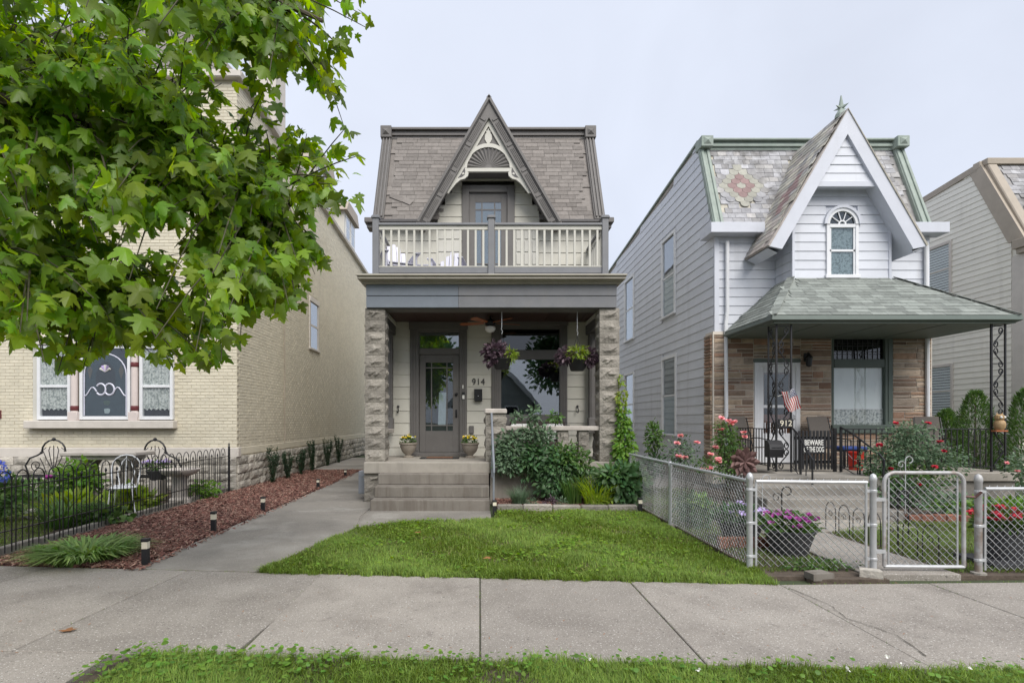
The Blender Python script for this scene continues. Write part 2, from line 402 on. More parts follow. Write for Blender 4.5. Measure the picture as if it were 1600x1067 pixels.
M('white_trim', (.70, .71, .73), .45, .03, (4, .05), [((.5, .5, .5), 2.5, .58, .78, .35)])
M('mauve_post', (.62, .54, .51), .5, 0, (4, .06))
M('maroon', (.13, .030, .032), .4, 0, (4, .08))
M('lavender_siding', (.60, .62, .67), .5, .04, (2.5, .05), [((.47, .48, .52), .9, .55, .8, .35)], [(2.2, .12, .02)], spec=.35, streak=[((.44, .45, .47), 4, .56, .74, .4)])
M('lavender_trim', (.575, .595, .655), .45, .04, (3, .05), [((.50, .51, .55), 1.5, .55, .8, .4)], streak=[((.48, .49, .52), 5, .55, .75, .35)])
M('vinyl_cream', (.78, .75, .66), .5, .03, (2.5, .05), None, None, spec=.35, streak=[((.52, .49, .42), 4, .56, .76, .35)])
M('beige_trim', (.36, .31, .25), .55, .05, (4, .1))
M('verdigris', (.27, .315, .28), .6, .04, (5, .12), [((.36, .43, .37), 2.5, .5, .72, .5)], streak=[((.20, .27, .22), 6, .5, .7, .5)])
M('green_paint', (.092, .118, .102), .45, .04, (4, .1))
M('green_soffit', (.135, .165, .142), .55, .04, (4, .08))
M('veneer_mortar', (.62, .57, .50), .9, 0, (10, .12))
M('veneer_stone', (.25, .17, .11), .85, .28, (10, .2), [((.13, .095, .07), 5, .52, .72, .6)], [(30, .6, .02)], spec=.2,
  cols=[(.33, .22, .155), (.40, .31, .225), (.26, .19, .145), (.42, .335, .26), (.30, .19, .135), (.35, .285, .23), (.24, .17, .13)])
M('iron', (.014, .014, .016), .42, .1, (8, .2), spec=.5)
M('galvanized', (.50, .51, .52), .42, .05, (12, .12), [((.42, .42, .42), 8, .5, .7, .5)], None, metal=.35)
M('rusty_pipe', (.42, .42, .42), .6, .05, (12, .15), [((.22, .14, .09), 5, .50, .66, .7)], None, metal=.35)
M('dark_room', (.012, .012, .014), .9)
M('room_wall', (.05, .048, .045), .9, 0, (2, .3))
M('lace', (.55, .57, .55), .8, 0, (45, .22), [((.16, .19, .18), 22, .48, .58, .75)])
M('shade', (.76, .80, .80), .6, 0, (3, .03))
M('white_cloth', (.72, .71, .69), .8, 0, (8, .05))
M('black_plastic', (.016, .016, .018), .45)
M('white_plastic', (.72, .71, .66), .35)
M('lamp_cream', (.70, .65, .52), .35)
M('lamp_glass', (.80, .80, .77), .25, 0, (4, .03))
M('chrome', (.6, .6, .6), .25, metal=.9)
M('wood_orange', (.36, .115, .045), .4, .12, (6, .2))
M('ceiling_wood', (.062, .034, .029), .5, .15, (6, .2))
M('rattan', (.06, .045, .038), .7, 0, (60, .4))
M('sling_brown', (.12, .105, .092), .8, 0, (60, .2))
M('pale_plastic', (.60, .60, .70), .45, .03, (4, .04))
M('pot_taupe', (.27, .235, .195), .7, 0, (9, .14), [((.17, .145, .12), 5, .52, .7, .5)], [(30, .25, .006)])
M('pot_grey', (.055, .056, .060), .6, 0, (6, .15))
M('terracotta', (.20, .085, .055), .85, .15, (8, .2))
M('red_plastic', (.55, .035, .02), .35)
M('flag_red', (.45, .045, .05), .8); M('flag_white', (.75, .73, .70), .8); M('flag_blue', (.035, .05, .14), .8)
M('petal_yellow', (.78, .62, .04), .6, .2, trans=.2); M('petal_pink', (.76, .34, .34), .6, .25, trans=.2, hue=.02)
M('petal_red', (.42, .02, .035), .6, .25, trans=.2); M('petal_purple', (.30, .045, .24), .6, .35, trans=.2, hue=.03)
M('petal_blue', (.15, .19, .62), .6, .3, trans=.2); M('petal_lilac', (.50, .40, .66), .6, .25, trans=.2)
M('petal_white', (.75, .74, .70), .6, .1, trans=.2)
M('bark', (.10, .082, .062), .9, 0, (9, .3), [((.05, .04, .03), 6, .5, .7, .7)], [(20, .8, .03)])
M('twig', (.065, .060, .035), .8, 0, (9, .2))
M('sycamore_leaf', (.158, .255, .032), .42, .55, (3, .12), trans=.55, hue=.024, spec=.5)
M('grass', (.160, .240, .044), .6, .45, (1.6, .20), [((.15, .165, .045), 1.0, .60, .8, .4)], trans=.3, hue=.018, spec=.3)
M('grass_dull', (.125, .185, .045), .6, .35, (1.6, .2), trans=.3, hue=.02, spec=.3)
M('clover', (.15, .25, .025), .6, .28, (2, .1), trans=.35, hue=.02)
M('leaf_dark', (.060, .125, .048), .45, .40, (3, .2), trans=.25, hue=.02)
M('leaf_mid', (.075, .145, .035), .45, .38, (3, .2), trans=.3, hue=.02)
M('leaf_blue', (.105, .165, .095), .5, .35, (3, .2), trans=.25, hue=.02)
M('leaf_lime', (.20, .28, .035), .5, .30, (3, .15), trans=.35, hue=.02)
M('leaf_bright', (.115, .225, .030), .5, .30, (3, .15), trans=.35, hue=.02)
M('leaf_purple', (.082, .052, .068), .5, .40, (3, .2), trans=.2, hue=.02)
M('leaf_pale', (.155, .26, .065), .5, .35, (3, .2), trans=.25, hue=.02)
M('straw', (.30, .25, .11), .7, .3, (3, .2), trans=.2)
M('teal_glass', (.03, .055, .06), .15, .1, (8, .3)); M('amber_glass', (.16, .10, .05), .15)
M('leaf_yew', (.020, .050, .022), .6, .4, (4, .2), trans=.15)
M('mulch', (.16, .06, .045), .9, .35, (10, .2), None, None, cols=[(.20, .088, .068), (.14, .062, .05), (.27, .135, .105), (.10, .05, .042), (.36, .23, .18), (.18, .08, .064), (.25, .16, .12)])
M('mulch_base', (.075, .030, .024), .95, 0, (18, .5), [((.16, .06, .05), 30, .5, .65, .7)], [(60, .8, .02)])
M('fallen_leaf', (.27, .12, .045), .7, .2)
M('rust_metal', (.11, .06, .055), .55, .15, (8, .3), metal=.4)
M('sign_black', (.02, .02, .022), .5); M('sign_white', (.75, .74, .70), .6)
M('owl_tan', (.36, .24, .12), .6, 0, (20, .4)); M('blue_cushion', (.03, .06, .22), .8)
M('mat_brown', (.16, .08, .045), .95, 0, (60, .4)); M('meter_grey', (.20, .215, .24), .45, 0, (6, .08)); M('fence_brown', (.075, .055, .05), .7, .1, (6, .2))
M('house_far', (.30, .32, .31), .7, .06, (3, .1)); M('roof_far', (.055, .055, .06), .9, .2, (8, .2))
M_glass('glass', .03); M_glass('glass_mirror', .15, (.55, .6, .62)); M_glass('glass_dark', .03, (.25, .26, .27)); M_glass('glass_clear', .0, (.94, .95, .95))
# ------------------------------------------------------------------ ground, road, pavement, drive, beds
struct('ground', MB().box(-400, 400, -400, 400, -.40, -.055), 'earth')
struct('road', MB().box(-120, 120, -8.2, .75, -.2, -.05), 'asphalt')
kerb = struct('kerb', MB().box(-120, 120, .85, .90, -.2, -.03), 'slab_concrete')
for i in range(12):
    MB().box(-14 + i * 2.4 + .008, -11.6 + i * 2.4 - .008, .75, .90, -.2, .0, .015).build('kerb_stone', 'slab_concrete', kerb)
def Yb(x): return 5.55 - .085 * min(x, 2.7) + .03 * max(0, x - 2.7)
def Yf(x): return 3.64 - .045 * x
JX = [-12.6, -11.0, -9.45, -7.9, -6.35, -4.8, -3.22, -1.66, 0.0, 1.49, 2.93, 4.42, 5.95, 7.45, 9.0, 10.5, 12.1]
walk = struct('sidewalk', MB().prismz([(JX[0], Yf(JX[0]) + .02), (JX[-1], Yf(JX[-1]) + .02), (JX[-1], Yb(JX[-1]) - .02), (2.7, Yb(2.7) - .02), (JX[0], Yb(JX[0]) - .02)], -.2, -.022), 'moss_joint')
def slab(poly, dz=0.0, mat='concrete', parent=None, name='slab', inset=.006):
    c = Vector((sum(p[0] for p in poly) / len(poly), sum(p[1] for p in poly) / len(poly)))
    def ins(k):
        out = []
        for p in poly:
            d = Vector(p) - c; out.append(tuple(c + d * (1 - k / max(d.length, .01) * 1.3)))
        return out
    mb = MB(); a, b = ins(inset), ins(inset + .007); n = len(poly)
    V = [(x, y, -.12) for x, y in a] + [(x, y, dz - .006) for x, y in a] + [(x, y, dz) for x, y in b]
    F = [tuple(range(2 * n, 3 * n))]
    for k in (0, n):
        F += [(k + i, k + (i + 1) % n, k + n + (i + 1) % n, k + n + i) for i in range(n)]
    mb.add(V, F)
    return mb.build(name, mat, parent)
for i in range(len(JX) - 1):
    x0, x1 = JX[i], JX[i + 1]
    sk = .10 if x0 < -2 else 0.0                       # the joints at that end lie a little askew
    slab([(x0 - sk * .4, Yf(x0)), (x1 - sk * .4, Yf(x1)), (x1 + sk, Yb(x1)), (x0 + sk, Yb(x0))], random.uniform(-.003, .003), parent=walk)
# pavement strip out to the kerb beside the planted verge
for i in range(4):
    x0 = -2.55 - 1.7 * i
    slab([(x0 - 1.7, .92), (x0, .92), (x0, 2.3), (x0 - 1.7, 2.3)], -.002, parent=walk)
    slab([(x0 - 1.7, 2.3), (x0, 2.3), (x0 + .02, Yf(x0) - .012), (x0 - 1.7, Yf(x0 - 1.7) - .012)], .002, parent=walk)
# a few settlement cracks with moss in them
crk = MB()
for pts in ([(2.93, 5.2), (3.05, 4.75), (2.98, 4.4), (3.1, 4.05), (3.02, 3.6)], [(4.0, 5.35), (4.5, 5.0), (5.2, 4.62), (5.9, 4.3)]):
    q = []
    for (a, b) in zip(pts[:-1], pts[1:]):
        for k in range(5):
            t = k / 5; q.append((a[0] + (b[0] - a[0]) * t + random.uniform(-.02, .02), a[1] + (b[1] - a[1]) * t))
    for (a, b) in zip(q[:-1], q[1:]):
        w = random.uniform(.0015, .0045); crk.add([(a[0] - w, a[1], .0045), (a[0] + w, a[1], .0045), (b[0] + w, b[1], .0045), (b[0] - w, b[1], .0045)], [(0, 1, 2, 3)])
crk.build('crack', 'joint_dirt', walk)

drive = struct('driveway', MB().prismz([(-3.72, 5.9), (-2.4, 5.8), (-2.1, 7.2), (-1.8, 8.2), (.1, 8.85), (.1, 11), (-2.42, 11), (-2.42, 20), (-3.72, 20)], -.15, -.006), 'concrete_drive')
DL = -3.75
dz = .006
slab([(DL, Yb(DL) + .012), (-2.36, Yb(-2.36) + .012), (-2.13, 6.97), (-2.10, 7.1), (DL, 7.1)], dz, 'concrete_drive', drive)
slab([(DL, 7.12), (-2.10, 7.12), (-1.85, 8.05), (-2.0, 9.2), (-2.0, 9.58), (DL, 9.58)], dz, 'concrete_drive', drive)
slab([(-1.83, 8.07), (-1.29, 8.46), (-.6, 8.6), (.19, 8.78), (.19, 9.62), (-1.98, 9.62), (-1.98, 9.2)], dz + .002, 'concrete_drive', drive)
slab([(DL, 9.6), (-2.0, 9.6), (-2.0, 10.7), (-2.30, 10.7), (-2.30, 11.6), (DL, 11.6)], dz, 'concrete_drive', drive)
slab([(DL, 11.62), (-2.35, 11.62), (-2.42, 14.6), (DL, 14.6)], dz, 'concrete_drive', drive)
slab([(DL - .05, 14.62), (-2.42, 14.62), (-2.42, 17.6), (DL - .05, 17.6)], dz, 'concrete_drive', drive)
slab([(-5.4, 17.62), (-2.42, 17.62), (-2.42, 23.0), (-5.4, 23.0)], dz + .03, 'concrete_drive', drive)

# mulch bed along the drive
MUL = [(-5.58, 6.10), (-4.9, 5.97), (-3.79, 5.90), (-3.79, 17.6), (-5.56, 17.6)]
mul = struct('mulch_bed', MB().prismz(MUL, -.2, .005), 'mulch_base')
def chips(name, poly, n, parent, z0=.008, size=(.025, .07), bias=None):
    xs = [p[0] for p in poly]; ys = [p[1] for p in poly]
    u = RNG.random(n); y = min(ys) + (max(ys) - min(ys)) * (u ** (bias or 1)); x = RNG.uniform(min(xs), max(xs), n)
    k = inpoly(x, y, poly); x, y = x[k], y[k]; n = len(x)
    P = np.stack([x, y, z0 + RNG.random(n) * .022], 1)
    a = RNG.random(n) * 6.283; tilt = RNG.normal(0, .35, n); roll = RNG.normal(0, .5, n)
    A = np.stack([np.cos(a) * np.cos(tilt), np.sin(a) * np.cos(tilt), np.sin(tilt)], 1)
    B = unit(np.stack([-np.sin(a), np.cos(a), np.tan(roll)], 1)); C = np.cross(A, B)
    Lh = RNG.uniform(*size, n)[:, None] / 2; w = RNG.uniform(.005, .012, n)[:, None]; t = .003
    V = np.stack([P - A * Lh - B * w, P + A * Lh - B * w * .6, P + A * Lh * .8 + B * w, P - A * Lh + B * w * .7, P + C * t * 2 - A * Lh * .5, P + C * t * 2 + A * Lh * .5], 1).reshape(-1, 3)
    T = np.array([(0, 1, 5), (0, 5, 4), (1, 2, 5), (2, 3, 4), (2, 4, 5), (3, 0, 4)])[None] + (np.arange(n) * 6)[:, None, None]
    return np_mesh(name, V, T.reshape(-1, 3), 'mulch', parent, kind='stuff', flat=True)
m_ = chips('mulch_chips', MUL, 26000, None, bias=1.6, size=(.02, .085)); tag(m_, 'red wood mulch between the drive and the iron fence', 'mulch', kind='stuff')

# grass
def lawn_blades(poly, dens, h, w, mat, ybias=None, clump=.5):
    xs = [p[0] for p in poly]; ys = [p[1] for p in poly]; A = (max(xs) - min(xs)) * (max(ys) - min(ys)); n = int(A * dens)
    x = RNG.uniform(min(xs), max(xs), n); y = min(ys) + (max(ys) - min(ys)) * RNG.random(n) ** (ybias or 1)
    edge = .018 * np.sin(x * 9 + 1.3 * np.sin(x * 23)) + .015 * np.sin(x * 31)
    k = inpoly(x, y + edge, poly) & (RNG.random(n) > .55 * (np.sin(x * 3.1 + y * 2.2) * np.sin(y * 4.3 - x * 1.7) > .72)); x, y = x[k], y[k]; n = len(x)
    cl = .5 + .25 * (np.sin(x * 5.1 + 2 * np.sin(y * 3.3)) + np.sin(y * 6.7 + 2.1 * np.sin(x * 4.1))) * 1.0
    cl2 = .5 + .5 * np.sin(x * 17 + 3 * np.sin(y * 13)) * np.sin(y * 19 + 2 * np.sin(x * 11))
    Lh = h * (1 - clump + clump * (.6 * cl + .4 * cl2) * 1.6) * RNG.uniform(.6, 1.25, n)
    a = RNG.random(n) * 6.283 ; bias = 2.2 * np.sin(x * 2.3 + y * 1.7) ; a = np.where(RNG.random(n) < .5, a, bias + RNG.normal(0, .6, n))
    D = np.stack([np.cos(a), np.sin(a)], 1)
    return strips(np.stack([x, y, np.full(n, -.006)], 1), D, Lh, w * RNG.uniform(.6, 1.3, n), RNG.uniform(.25, 1.0, n), 2)
def clover_patch(poly, n, size, mat='clover', zr=(.02, .06), cl=40):
    xs = [p[0] for p in poly]; ys = [p[1] for p in poly]
    cx = RNG.uniform(min(xs), max(xs), cl); cy = RNG.uniform(min(ys), max(ys), cl); k = RNG.integers(0, cl, n)
    x = cx[k] + RNG.normal(0, .16, n); y = cy[k] + RNG.normal(0, .14, n); ok = inpoly(x, y, poly); x, y = x[ok], y[ok]; n = len(x)
    P = np.stack([x, y, RNG.uniform(*zr, n)], 1); a = RNG.random(n) * 6.283
    A = np.stack([np.cos(a), np.sin(a), RNG.uniform(-.2, .5, n)], 1)
    V, T, _ = scatter('round', P, A, RNG.uniform(.6, 1.3, n) * size, flat=((0, 0, 4), 1.0))
    return V, T
LAWN = [(-2.32, Yb(-2.32) + .03), (2.84, Yb(2.84) + .03), (3.0, 5.75), (2.86, 6.4), (2.86, 9.60), (.27, 9.60), (.23, 8.84), (-.6, 8.66), (-1.29, 8.52), (-1.84, 8.12), (-2.10, 7.0)]
struct('lawn', MB().prismz(LAWN, -.2, -.008), 'soil')
V, T = cat_vt([lawn_blades(LAWN, 5600, .085, .0075, 'grass', 1.25, .6), lawn_blades([(p[0], p[1]) for p in [(-2.35, 5.70), (2.9, 5.28), (2.9, 5.52), (-2.3, 5.95)]], 9000, .085, .007, 'grass')])
g = np_mesh('grass', V, T, 'grass', kind='stuff'); tag(g, 'front lawn grass between the drive and chain link fence', 'grass', kind='stuff')
V, T = clover_patch(LAWN, 2600, .035, cl=60, zr=(.03, .07))
g = np_mesh('clover', V, T, 'clover', kind='stuff'); tag(g, 'pale clover growing through the front lawn', 'clover', kind='stuff')

VERGE = [(-2.45, .95), (12, .95), (12, Yf(12) - .03), (-2.40, Yf(-2.4) - .05), (-2.5, 3.5)]
struct('verge', MB().prismz(VERGE, -.2, -.008), 'soil')
VN = [(-2.42, 3.05), (4.2, 3.05), (4.2, Yf(4.2) - .03), (0, Yf(0) - .02), (-2.30, Yf(-2.3) - .01)]
VF = [(-2.45, .95), (8, .95), (8, 3.05), (-2.45, 3.05)]
V, T = cat_vt([lawn_blades(VN, 11000, .085, .0055, 'grass', None, .5), lawn_blades(VF, 1300, .08, .009, 'grass')])
g = np_mesh('grass', V, T, 'grass', kind='stuff'); tag(g, 'grass on the verge in front of the sidewalk', 'grass', kind='stuff')
V, T = clover_patch([(-2.5, 3.15), (3.7, 3.15), (3.7, Yf(3.7) + .02), (-2.45, Yf(-2.4) + .02)], 1100, .028, cl=40, zr=(.03, .085))
V2, T2 = clover_patch([(-2.5, 3.3), (-.4, 3.45), (-.4, 3.70), (-2.35, 3.80)], 420, .034, cl=22, zr=(.03, .075))
V, T = cat_vt([(V, T), (V2, T2)])
g = np_mesh('clover', V, T, 'leaf_bright', kind='stuff'); tag(g, 'broad clover and weeds along the verge edge', 'clover', kind='stuff')
n = 6; P = np.stack([RNG.uniform(.5, 3.6, n), RNG.uniform(3.25, 3.5, n), RNG.uniform(.07, .11, n)], 1)
V, T, _ = scatter('round', np.repeat(P, 5, 0) + RNG.normal(0, .004, (n * 5, 3)), RNG.normal(size=(n * 5, 3)), np.full(n * 5, .016))
g = np_mesh('clover_blossom', V, T, 'petal_white', kind='stuff'); tag(g, 'tiny white clover blossoms in the verge grass', 'clover blossom', kind='stuff')

# neighbours' front yards
YARD = [(2.98, 5.62), (12.6, 5.72), (12.6, 10.7), (5.9, 10.7), (5.9, 13), (2.98, 13)]
struct('neighbour_lawn', MB().prismz(YARD, -.2, -.010), 'soil')
V, T = cat_vt([lawn_blades([(3.05, 5.75), (3.95, 5.9), (3.95, 8.4), (2.98, 9)], 2400, .05, .008, 'grass'), lawn_blades([(5.0, 5.75), (11, 5.75), (11, 8.6), (6.6, 8.6), (5.0, 7.8)], 3000, .06, .008, 'grass'), lawn_blades([(2.98, 9), (4.3, 8.6), (4.9, 12.8), (2.98, 12.8)], 900, .08, .01, 'grass')])
g = np_mesh('grass', V, T, 'grass_dull', kind='stuff'); tag(g, 'grass behind the chain link fence', 'grass', kind='stuff')
path = struct('garden_path', MB().prismz([(4.0, 5.7), (4.95, 5.7), (4.95, 7.8), (6.4, 8.1), (6.4, 8.7), (4.3, 8.7), (4.0, 7.7)], -.15, -.02), 'joint_dirt')
slab([(4.0, 5.62), (4.98, 5.62), (4.95, 6.7), (4.0, 6.7)], .012, 'concrete', path); slab([(4.0, 6.72), (4.95, 6.72), (4.95, 7.8), (4.02, 7.8)], .006, 'concrete', path)
slab([(4.02, 7.82), (4.95, 7.82), (6.5, 8.1), (6.5, 8.72), (4.3, 8.72)], .012, 'slab_concrete', path)
slab([(3.35, 5.50), (4.15, 5.50), (4.15, 5.60), (3.35, 5.60)], -.004, 'soil', path, name='dirt_strip')
YG = [(-14, 6.35), (-5.72, 6.35), (-5.72, 12.5), (-14, 12.5)]
struct('garden_lawn', MB().prismz(YG, -.2, -.008), 'soil')
V, T = lawn_blades([(-9.5, 6.5), (-5.75, 6.5), (-6.4, 8.6), (-7.2, 9.5), (-7.6, 12), (-10.5, 12)], 1900, .06, .009, 'grass_dull')
g = np_mesh('grass', V, T, 'grass_dull', kind='stuff'); tag(g, 'garden grass behind the black iron fence', 'grass', kind='stuff')
struct('side_path', MB().box(2.90, 5.55, 13.0, 30, -.2, -.006), 'concrete_drive')

# weeds and grass in the pavement joints, small litter
P = []
for jx in JX:
    for k in range(26):
        if RNG.random() < .55: t = RNG.random() ** 1.5; P.append((jx + RNG.normal(0, .004), Yf(jx) + (Yb(jx) - Yf(jx)) * (1 - t), -.01))
for k in range(420): x = RNG.uniform(-6, 6); P.append((x, Yb(x) + RNG.normal(.0, .008), -.01))
P = np.array(P); P = np.repeat(P, 3, 0) + RNG.normal(0, .006, (len(P) * 3, 3)) * np.array([1, 1, 0]); n = len(P); a = RNG.random(n) * 6.283
V, T = strips(P, np.stack([np.cos(a), np.sin(a)], 1), RNG.uniform(.012, .035, n), np.full(n, .004), RNG.uniform(.3, 1, n), 2)
g = np_mesh('weeds', V, T, 'grass_dull', kind='stuff'); tag(g, 'tiny weeds growing in the pavement joints', 'weeds', kind='stuff')
lit = []
n = 340; x = RNG.uniform(-5, 5.5, n); y = RNG.uniform(3.6, 6.0, n)
P = np.stack([x, y, np.full(n, .006)], 1); a = RNG.random(n) * 6.283
V, T, _ = scatter('narrow', P, np.stack([np.cos(a), np.sin(a), np.zeros(n)], 1), RNG.uniform(.008, .03, n), flat=((0, 0, 4), .6))
g = np_mesh('litter', V, T, 'fallen_leaf', kind='stuff'); tag(g, 'scattered dry seed husks and bits on the sidewalk', 'litter', kind='stuff')

m_ = chips('mulch_chips', [(-3.82, 5.80), (-3.60, 5.80), (-3.68, 16), (-3.82, 16)], 800, None, z0=.010, bias=1.6); tag(m_, 'stray mulch chips spilled on the edge of the drive', 'mulch', kind='stuff')
n = 3600; x = RNG.uniform(-2.3, 2.85, n); y = RNG.uniform(5.4, 9.6, n); k = inpoly(x, y, LAWN); x, y = x[k], y[k]; n = len(x); a = RNG.random(n) * 6.283
V, T = strips(np.stack([x, y, np.full(n, .0)], 1), np.stack([np.cos(a), np.sin(a)], 1), RNG.uniform(.03, .085, n), RNG.uniform(.004, .008, n), RNG.uniform(.6, 1.6, n), 2)
g = np_mesh('dry_grass', V, T, 'straw', kind='stuff'); tag(g, 'dry straw-coloured blades scattered through the front lawn', 'grass', kind='stuff')
# ------------------------------------------------------------------ rocky block meshes
def rock_mesh(name, mat, w, d, h, bulge, nx=5, nz=4, faces='fblr', margin=True):
    """box centred at origin (bottom at z=0) with hammered faces"""
    mb = MB(); 
    def face(o, u, v, nrm, a, b):
        V = []; F = []
        for j in range(b + 1):
            for i in range(a + 1):
                s, t = i / a, j / b
                e = min(s * a, (1 - s) * a, t * b, (1 - t) * b)
                k = 0 if e < .5 else (bulge * random.uniform(.02, .35) if e < 1.5 and margin else bulge * random.uniform(.25, 1.2))
                V.append(Vector(o) + Vector(u) * (s + (random.uniform(-.25, .25) / a if e > .5 else 0)) + Vector(v) * (t + (random.uniform(-.25, .25) / b if e > .5 else 0)) + Vector(nrm) * k)
        for j in range(b):
            for i in range(a):
                q = j * (a + 1) + i; F.append((q, q + 1, q + a + 2)); F.append((q, q + a + 2, q + a + 1))
        mb.add(V, F)
    X, Y = w / 2, d / 2
    for f in 'fblr':
        o, u, n = {'f': ((-X, -Y, 0), (w, 0, 0), (0, -1, 0)), 'b': ((X, Y, 0), (-w, 0, 0), (0, 1, 0)), 'l': ((-X, Y, 0), (0, -d, 0), (-1, 0, 0)), 'r': ((X, -Y, 0), (0, d, 0), (1, 0, 0))}[f]
        face(o, u, (0, 0, h), n, *( (nx, nz) if f in faces else (1, 1)))
    mb.add([(-X, -Y, h), (X, -Y, h), (X, Y, h), (-X, Y, h), (-X, -Y, 0), (X, -Y, 0), (X, Y, 0), (-X, Y, 0)], [(0, 1, 2, 3), (7, 6, 5, 4)])
    return mb.mesh(name, mat)
def T3(x, y, z): return Matrix.Translation((x, y, z))
def planks(parent, mat, x0, x1, y, z0, z1, step, holes=(), clip=None, lap=.018, proud=.0, name='plank', phase=0.0):
    """horizontal lapped boards facing -Y, cut round rectangular holes (xa, xb, za, zb); clip(z) -> (x0, x1)"""
    z = z0 - phase
    while z < z1 - .01:
        a, b = max(z, z0), min(z + step, z1)
        segs = [(x0, x1)]
        if clip:
            c0 = clip((a + b) / 2); segs = [(max(x0, c0[0]), min(x1, c0[1]))]
        for (xa, xb, za, zb) in holes:
            if za < b - .02 and zb > a + .02:
                ns = []
                for (p, q) in segs:
                    if xb <= p or xa >= q: ns.append((p, q))
                    else:
                        if xa - p > .02: ns.append((p, xa))
                        if q - xb > .02: ns.append((xb, q))
                segs = ns
        for (p, q) in segs:
            if q - p < .03: continue
            j = random.uniform(-.0015, .0015)
            V = []
            for x in (p + .001, q - .001):
                V += [(x, y - proud - lap + j, a + .002), (x, y - proud - lap * .15 + j, b - .001), (x, y + .03, b - .001), (x, y + .03, a + .002)]
            MB().add(V, [(0, 1, 5, 4), (3, 0, 4, 7), (1, 2, 6, 5), (0, 3, 2, 1), (4, 5, 6, 7), (2, 3, 7, 6)]).build(name, mat, parent)
        z += step
def planks_side(parent, mat, x, y0, y1, z0, z1, step, top=None, front=None, holes=(), lap=.018, sgn=-1, name='plank'):
    """boards on a wall facing -X (sgn -1) or +X; top(y) limits height, front(z) gives the front end"""
    z = z0
    while z < z1 - .02:
        a, b = z, min(z + step, z1)
        f = front((a + b) / 2) if front else y0
        e = y1
        if top:
            while e > f + .1 and top(e) < b: e -= .1
        segs = [(f, e)]
        for (ya, yb, za, zb) in holes:
            if za < b - .02 and zb > a + .02:
                ns = []
                for (p, q) in segs:
                    if yb <= p or ya >= q: ns.append((p, q))
                    else:
                        if ya - p > .02: ns.append((p, ya))
                        if q - yb > .02: ns.append((yb, q))
                segs = ns
        cut = []
        for (p, q) in segs:
            while q - p > 4.2: w = random.uniform(1.6, 3.8); cut.append((p, p + w)); p += w
            cut.append((p, q))
        for (p, q) in cut:
            if q - p < .05: continue
            V = []
            for y in (p + .0015, q - .0015):
                V += [(x + sgn * lap, y, a + .002), (x + sgn * lap * .15, y, b - .001), (x - sgn * .03, y, b - .001), (x - sgn * .03, y, a + .002)]
            MB().add(V, [(0, 1, 5, 4), (3, 0, 4, 7), (1, 2, 6, 5), (0, 3, 2, 1), (4, 5, 6, 7), (2, 3, 7, 6)]).build(name, mat, parent)
        z += step
def fluted(mb, x0, x1, y0, y1, z0, z1, n=3):
    """flat casing board with raised reeds"""
    mb.box(x0, x1, y0, y1, z0, z1, .004); w = (x1 - x0)
    for k in range(n):
        c = x0 + w * (k + .75) / (n + .5); mb.box(c - w * .09, c + w * .09, y0 - .014, y0, z0 + .05, z1 - .05, .005)

# ------------------------------------------------------------------ the middle house, number 914
H = thing('row_house', 'narrow grey and cream house 914 with balcony over a stone porch', 'house', (.2, 12.5, 0))
WX0, WX1, WY = -2.40, 2.80, 12.5
MANS0, MANS1 = (12.35, 6.12), (13.65, 8.80)       # mansard front: (y, z) bottom and top
body = MB().prismx([(WY + .04, 0), (27, 0), (27, 8.1), (13.78, 8.68), (WY + .12, 6.10)], WX0 + .02, WX1 - .02).build('wall', 'cream_paint', H)
for s, x in ((-1, WX0), (1, WX1)):
    planks_side(body, 'cream_paint', x, WY + .1, 27, .55, 8.7, .28, top=lambda y: 8.74 - (y - 13.65) * .048, front=lambda z: WY + .02 if z < 6.1 else WY + .02 + (z - 6.1) * .48, sgn=s)
MB().box(WX0 - .05, WX1 + .05, WY + .2, 27.05, -.1, .55).build('foundation', 'limestone', H)
DX0, DX1 = gx(641, WY), gx(729.5, WY); NX0, NX1 = gx(768, WY), gx(886, WY)
planks(body, 'cream_paint', WX0, WX1, WY, .79, 3.90, .278, holes=[(DX0, DX1, 0, 3.9), (NX0, NX1, 1.52, 3.9)], phase=.08)
# the storey under the eave and the gable wall
GA = Vector((.198, 12.0, 8.757)); GF = 1.585; GZ = 5.98; SL = (GA.z - GZ) / GF
def gclip(z): w = max(0, (GA.z - .32 - z) / SL); return (GA.x - min(w, 1.17), GA.x + min(w, 1.17)) if z > 6.05 else (WX0, WX1)
UX0, UX1 = gx(722, WY), gx(804, WY)
planks(body, 'cream_paint', WX0, WX1, WY, 4.45, 8.2, .275, holes=[(UX0, UX1, 4.4, 7.0)], clip=gclip, phase=.1)

# front door with transom
d = MB(); fluted(d, DX0, gx(655, WY), WY - .05, WY + .05, .86, 3.72); fluted(d, gx(718, WY), DX1, WY - .05, WY + .05, .86, 3.72)
d.box(DX0 - .02, DX1 + .02, WY - .07, WY + .05, 3.68, 3.86, .008); d.box(gx(655, WY), gx(718, WY), WY - .03, WY + .06, 3.12, 3.26, .006)
d.box(DX0 - .03, DX1 + .03, WY - .16, WY + .05, .79, .865, .01); d.box(gx(655, WY), gx(718, WY), WY - .02, WY + .05, 3.62, 3.70)
dframe = d.build('door_frame', 'grey_paint', H)
MB().box(gx(655, WY) + .02, gx(718, WY) - .02, WY + .02, WY + .03, 3.26, 3.62).build('transom_pane', 'glass_mirror', dframe)
sx0, sx1, sz0, sz1 = gx(655.5, WY), gx(717.5, WY), .87, 3.11
px0, px1, pz0, pz1 = gx(665, WY), gx(707.5, WY), gz(673, WY), gz(566.5, WY)
d = MB()
d.box(sx0, px0, WY + .0, WY + .05, sz0, sz1, .004); d.box(px1, sx1, WY + .0, WY + .05, sz0, sz1, .004)
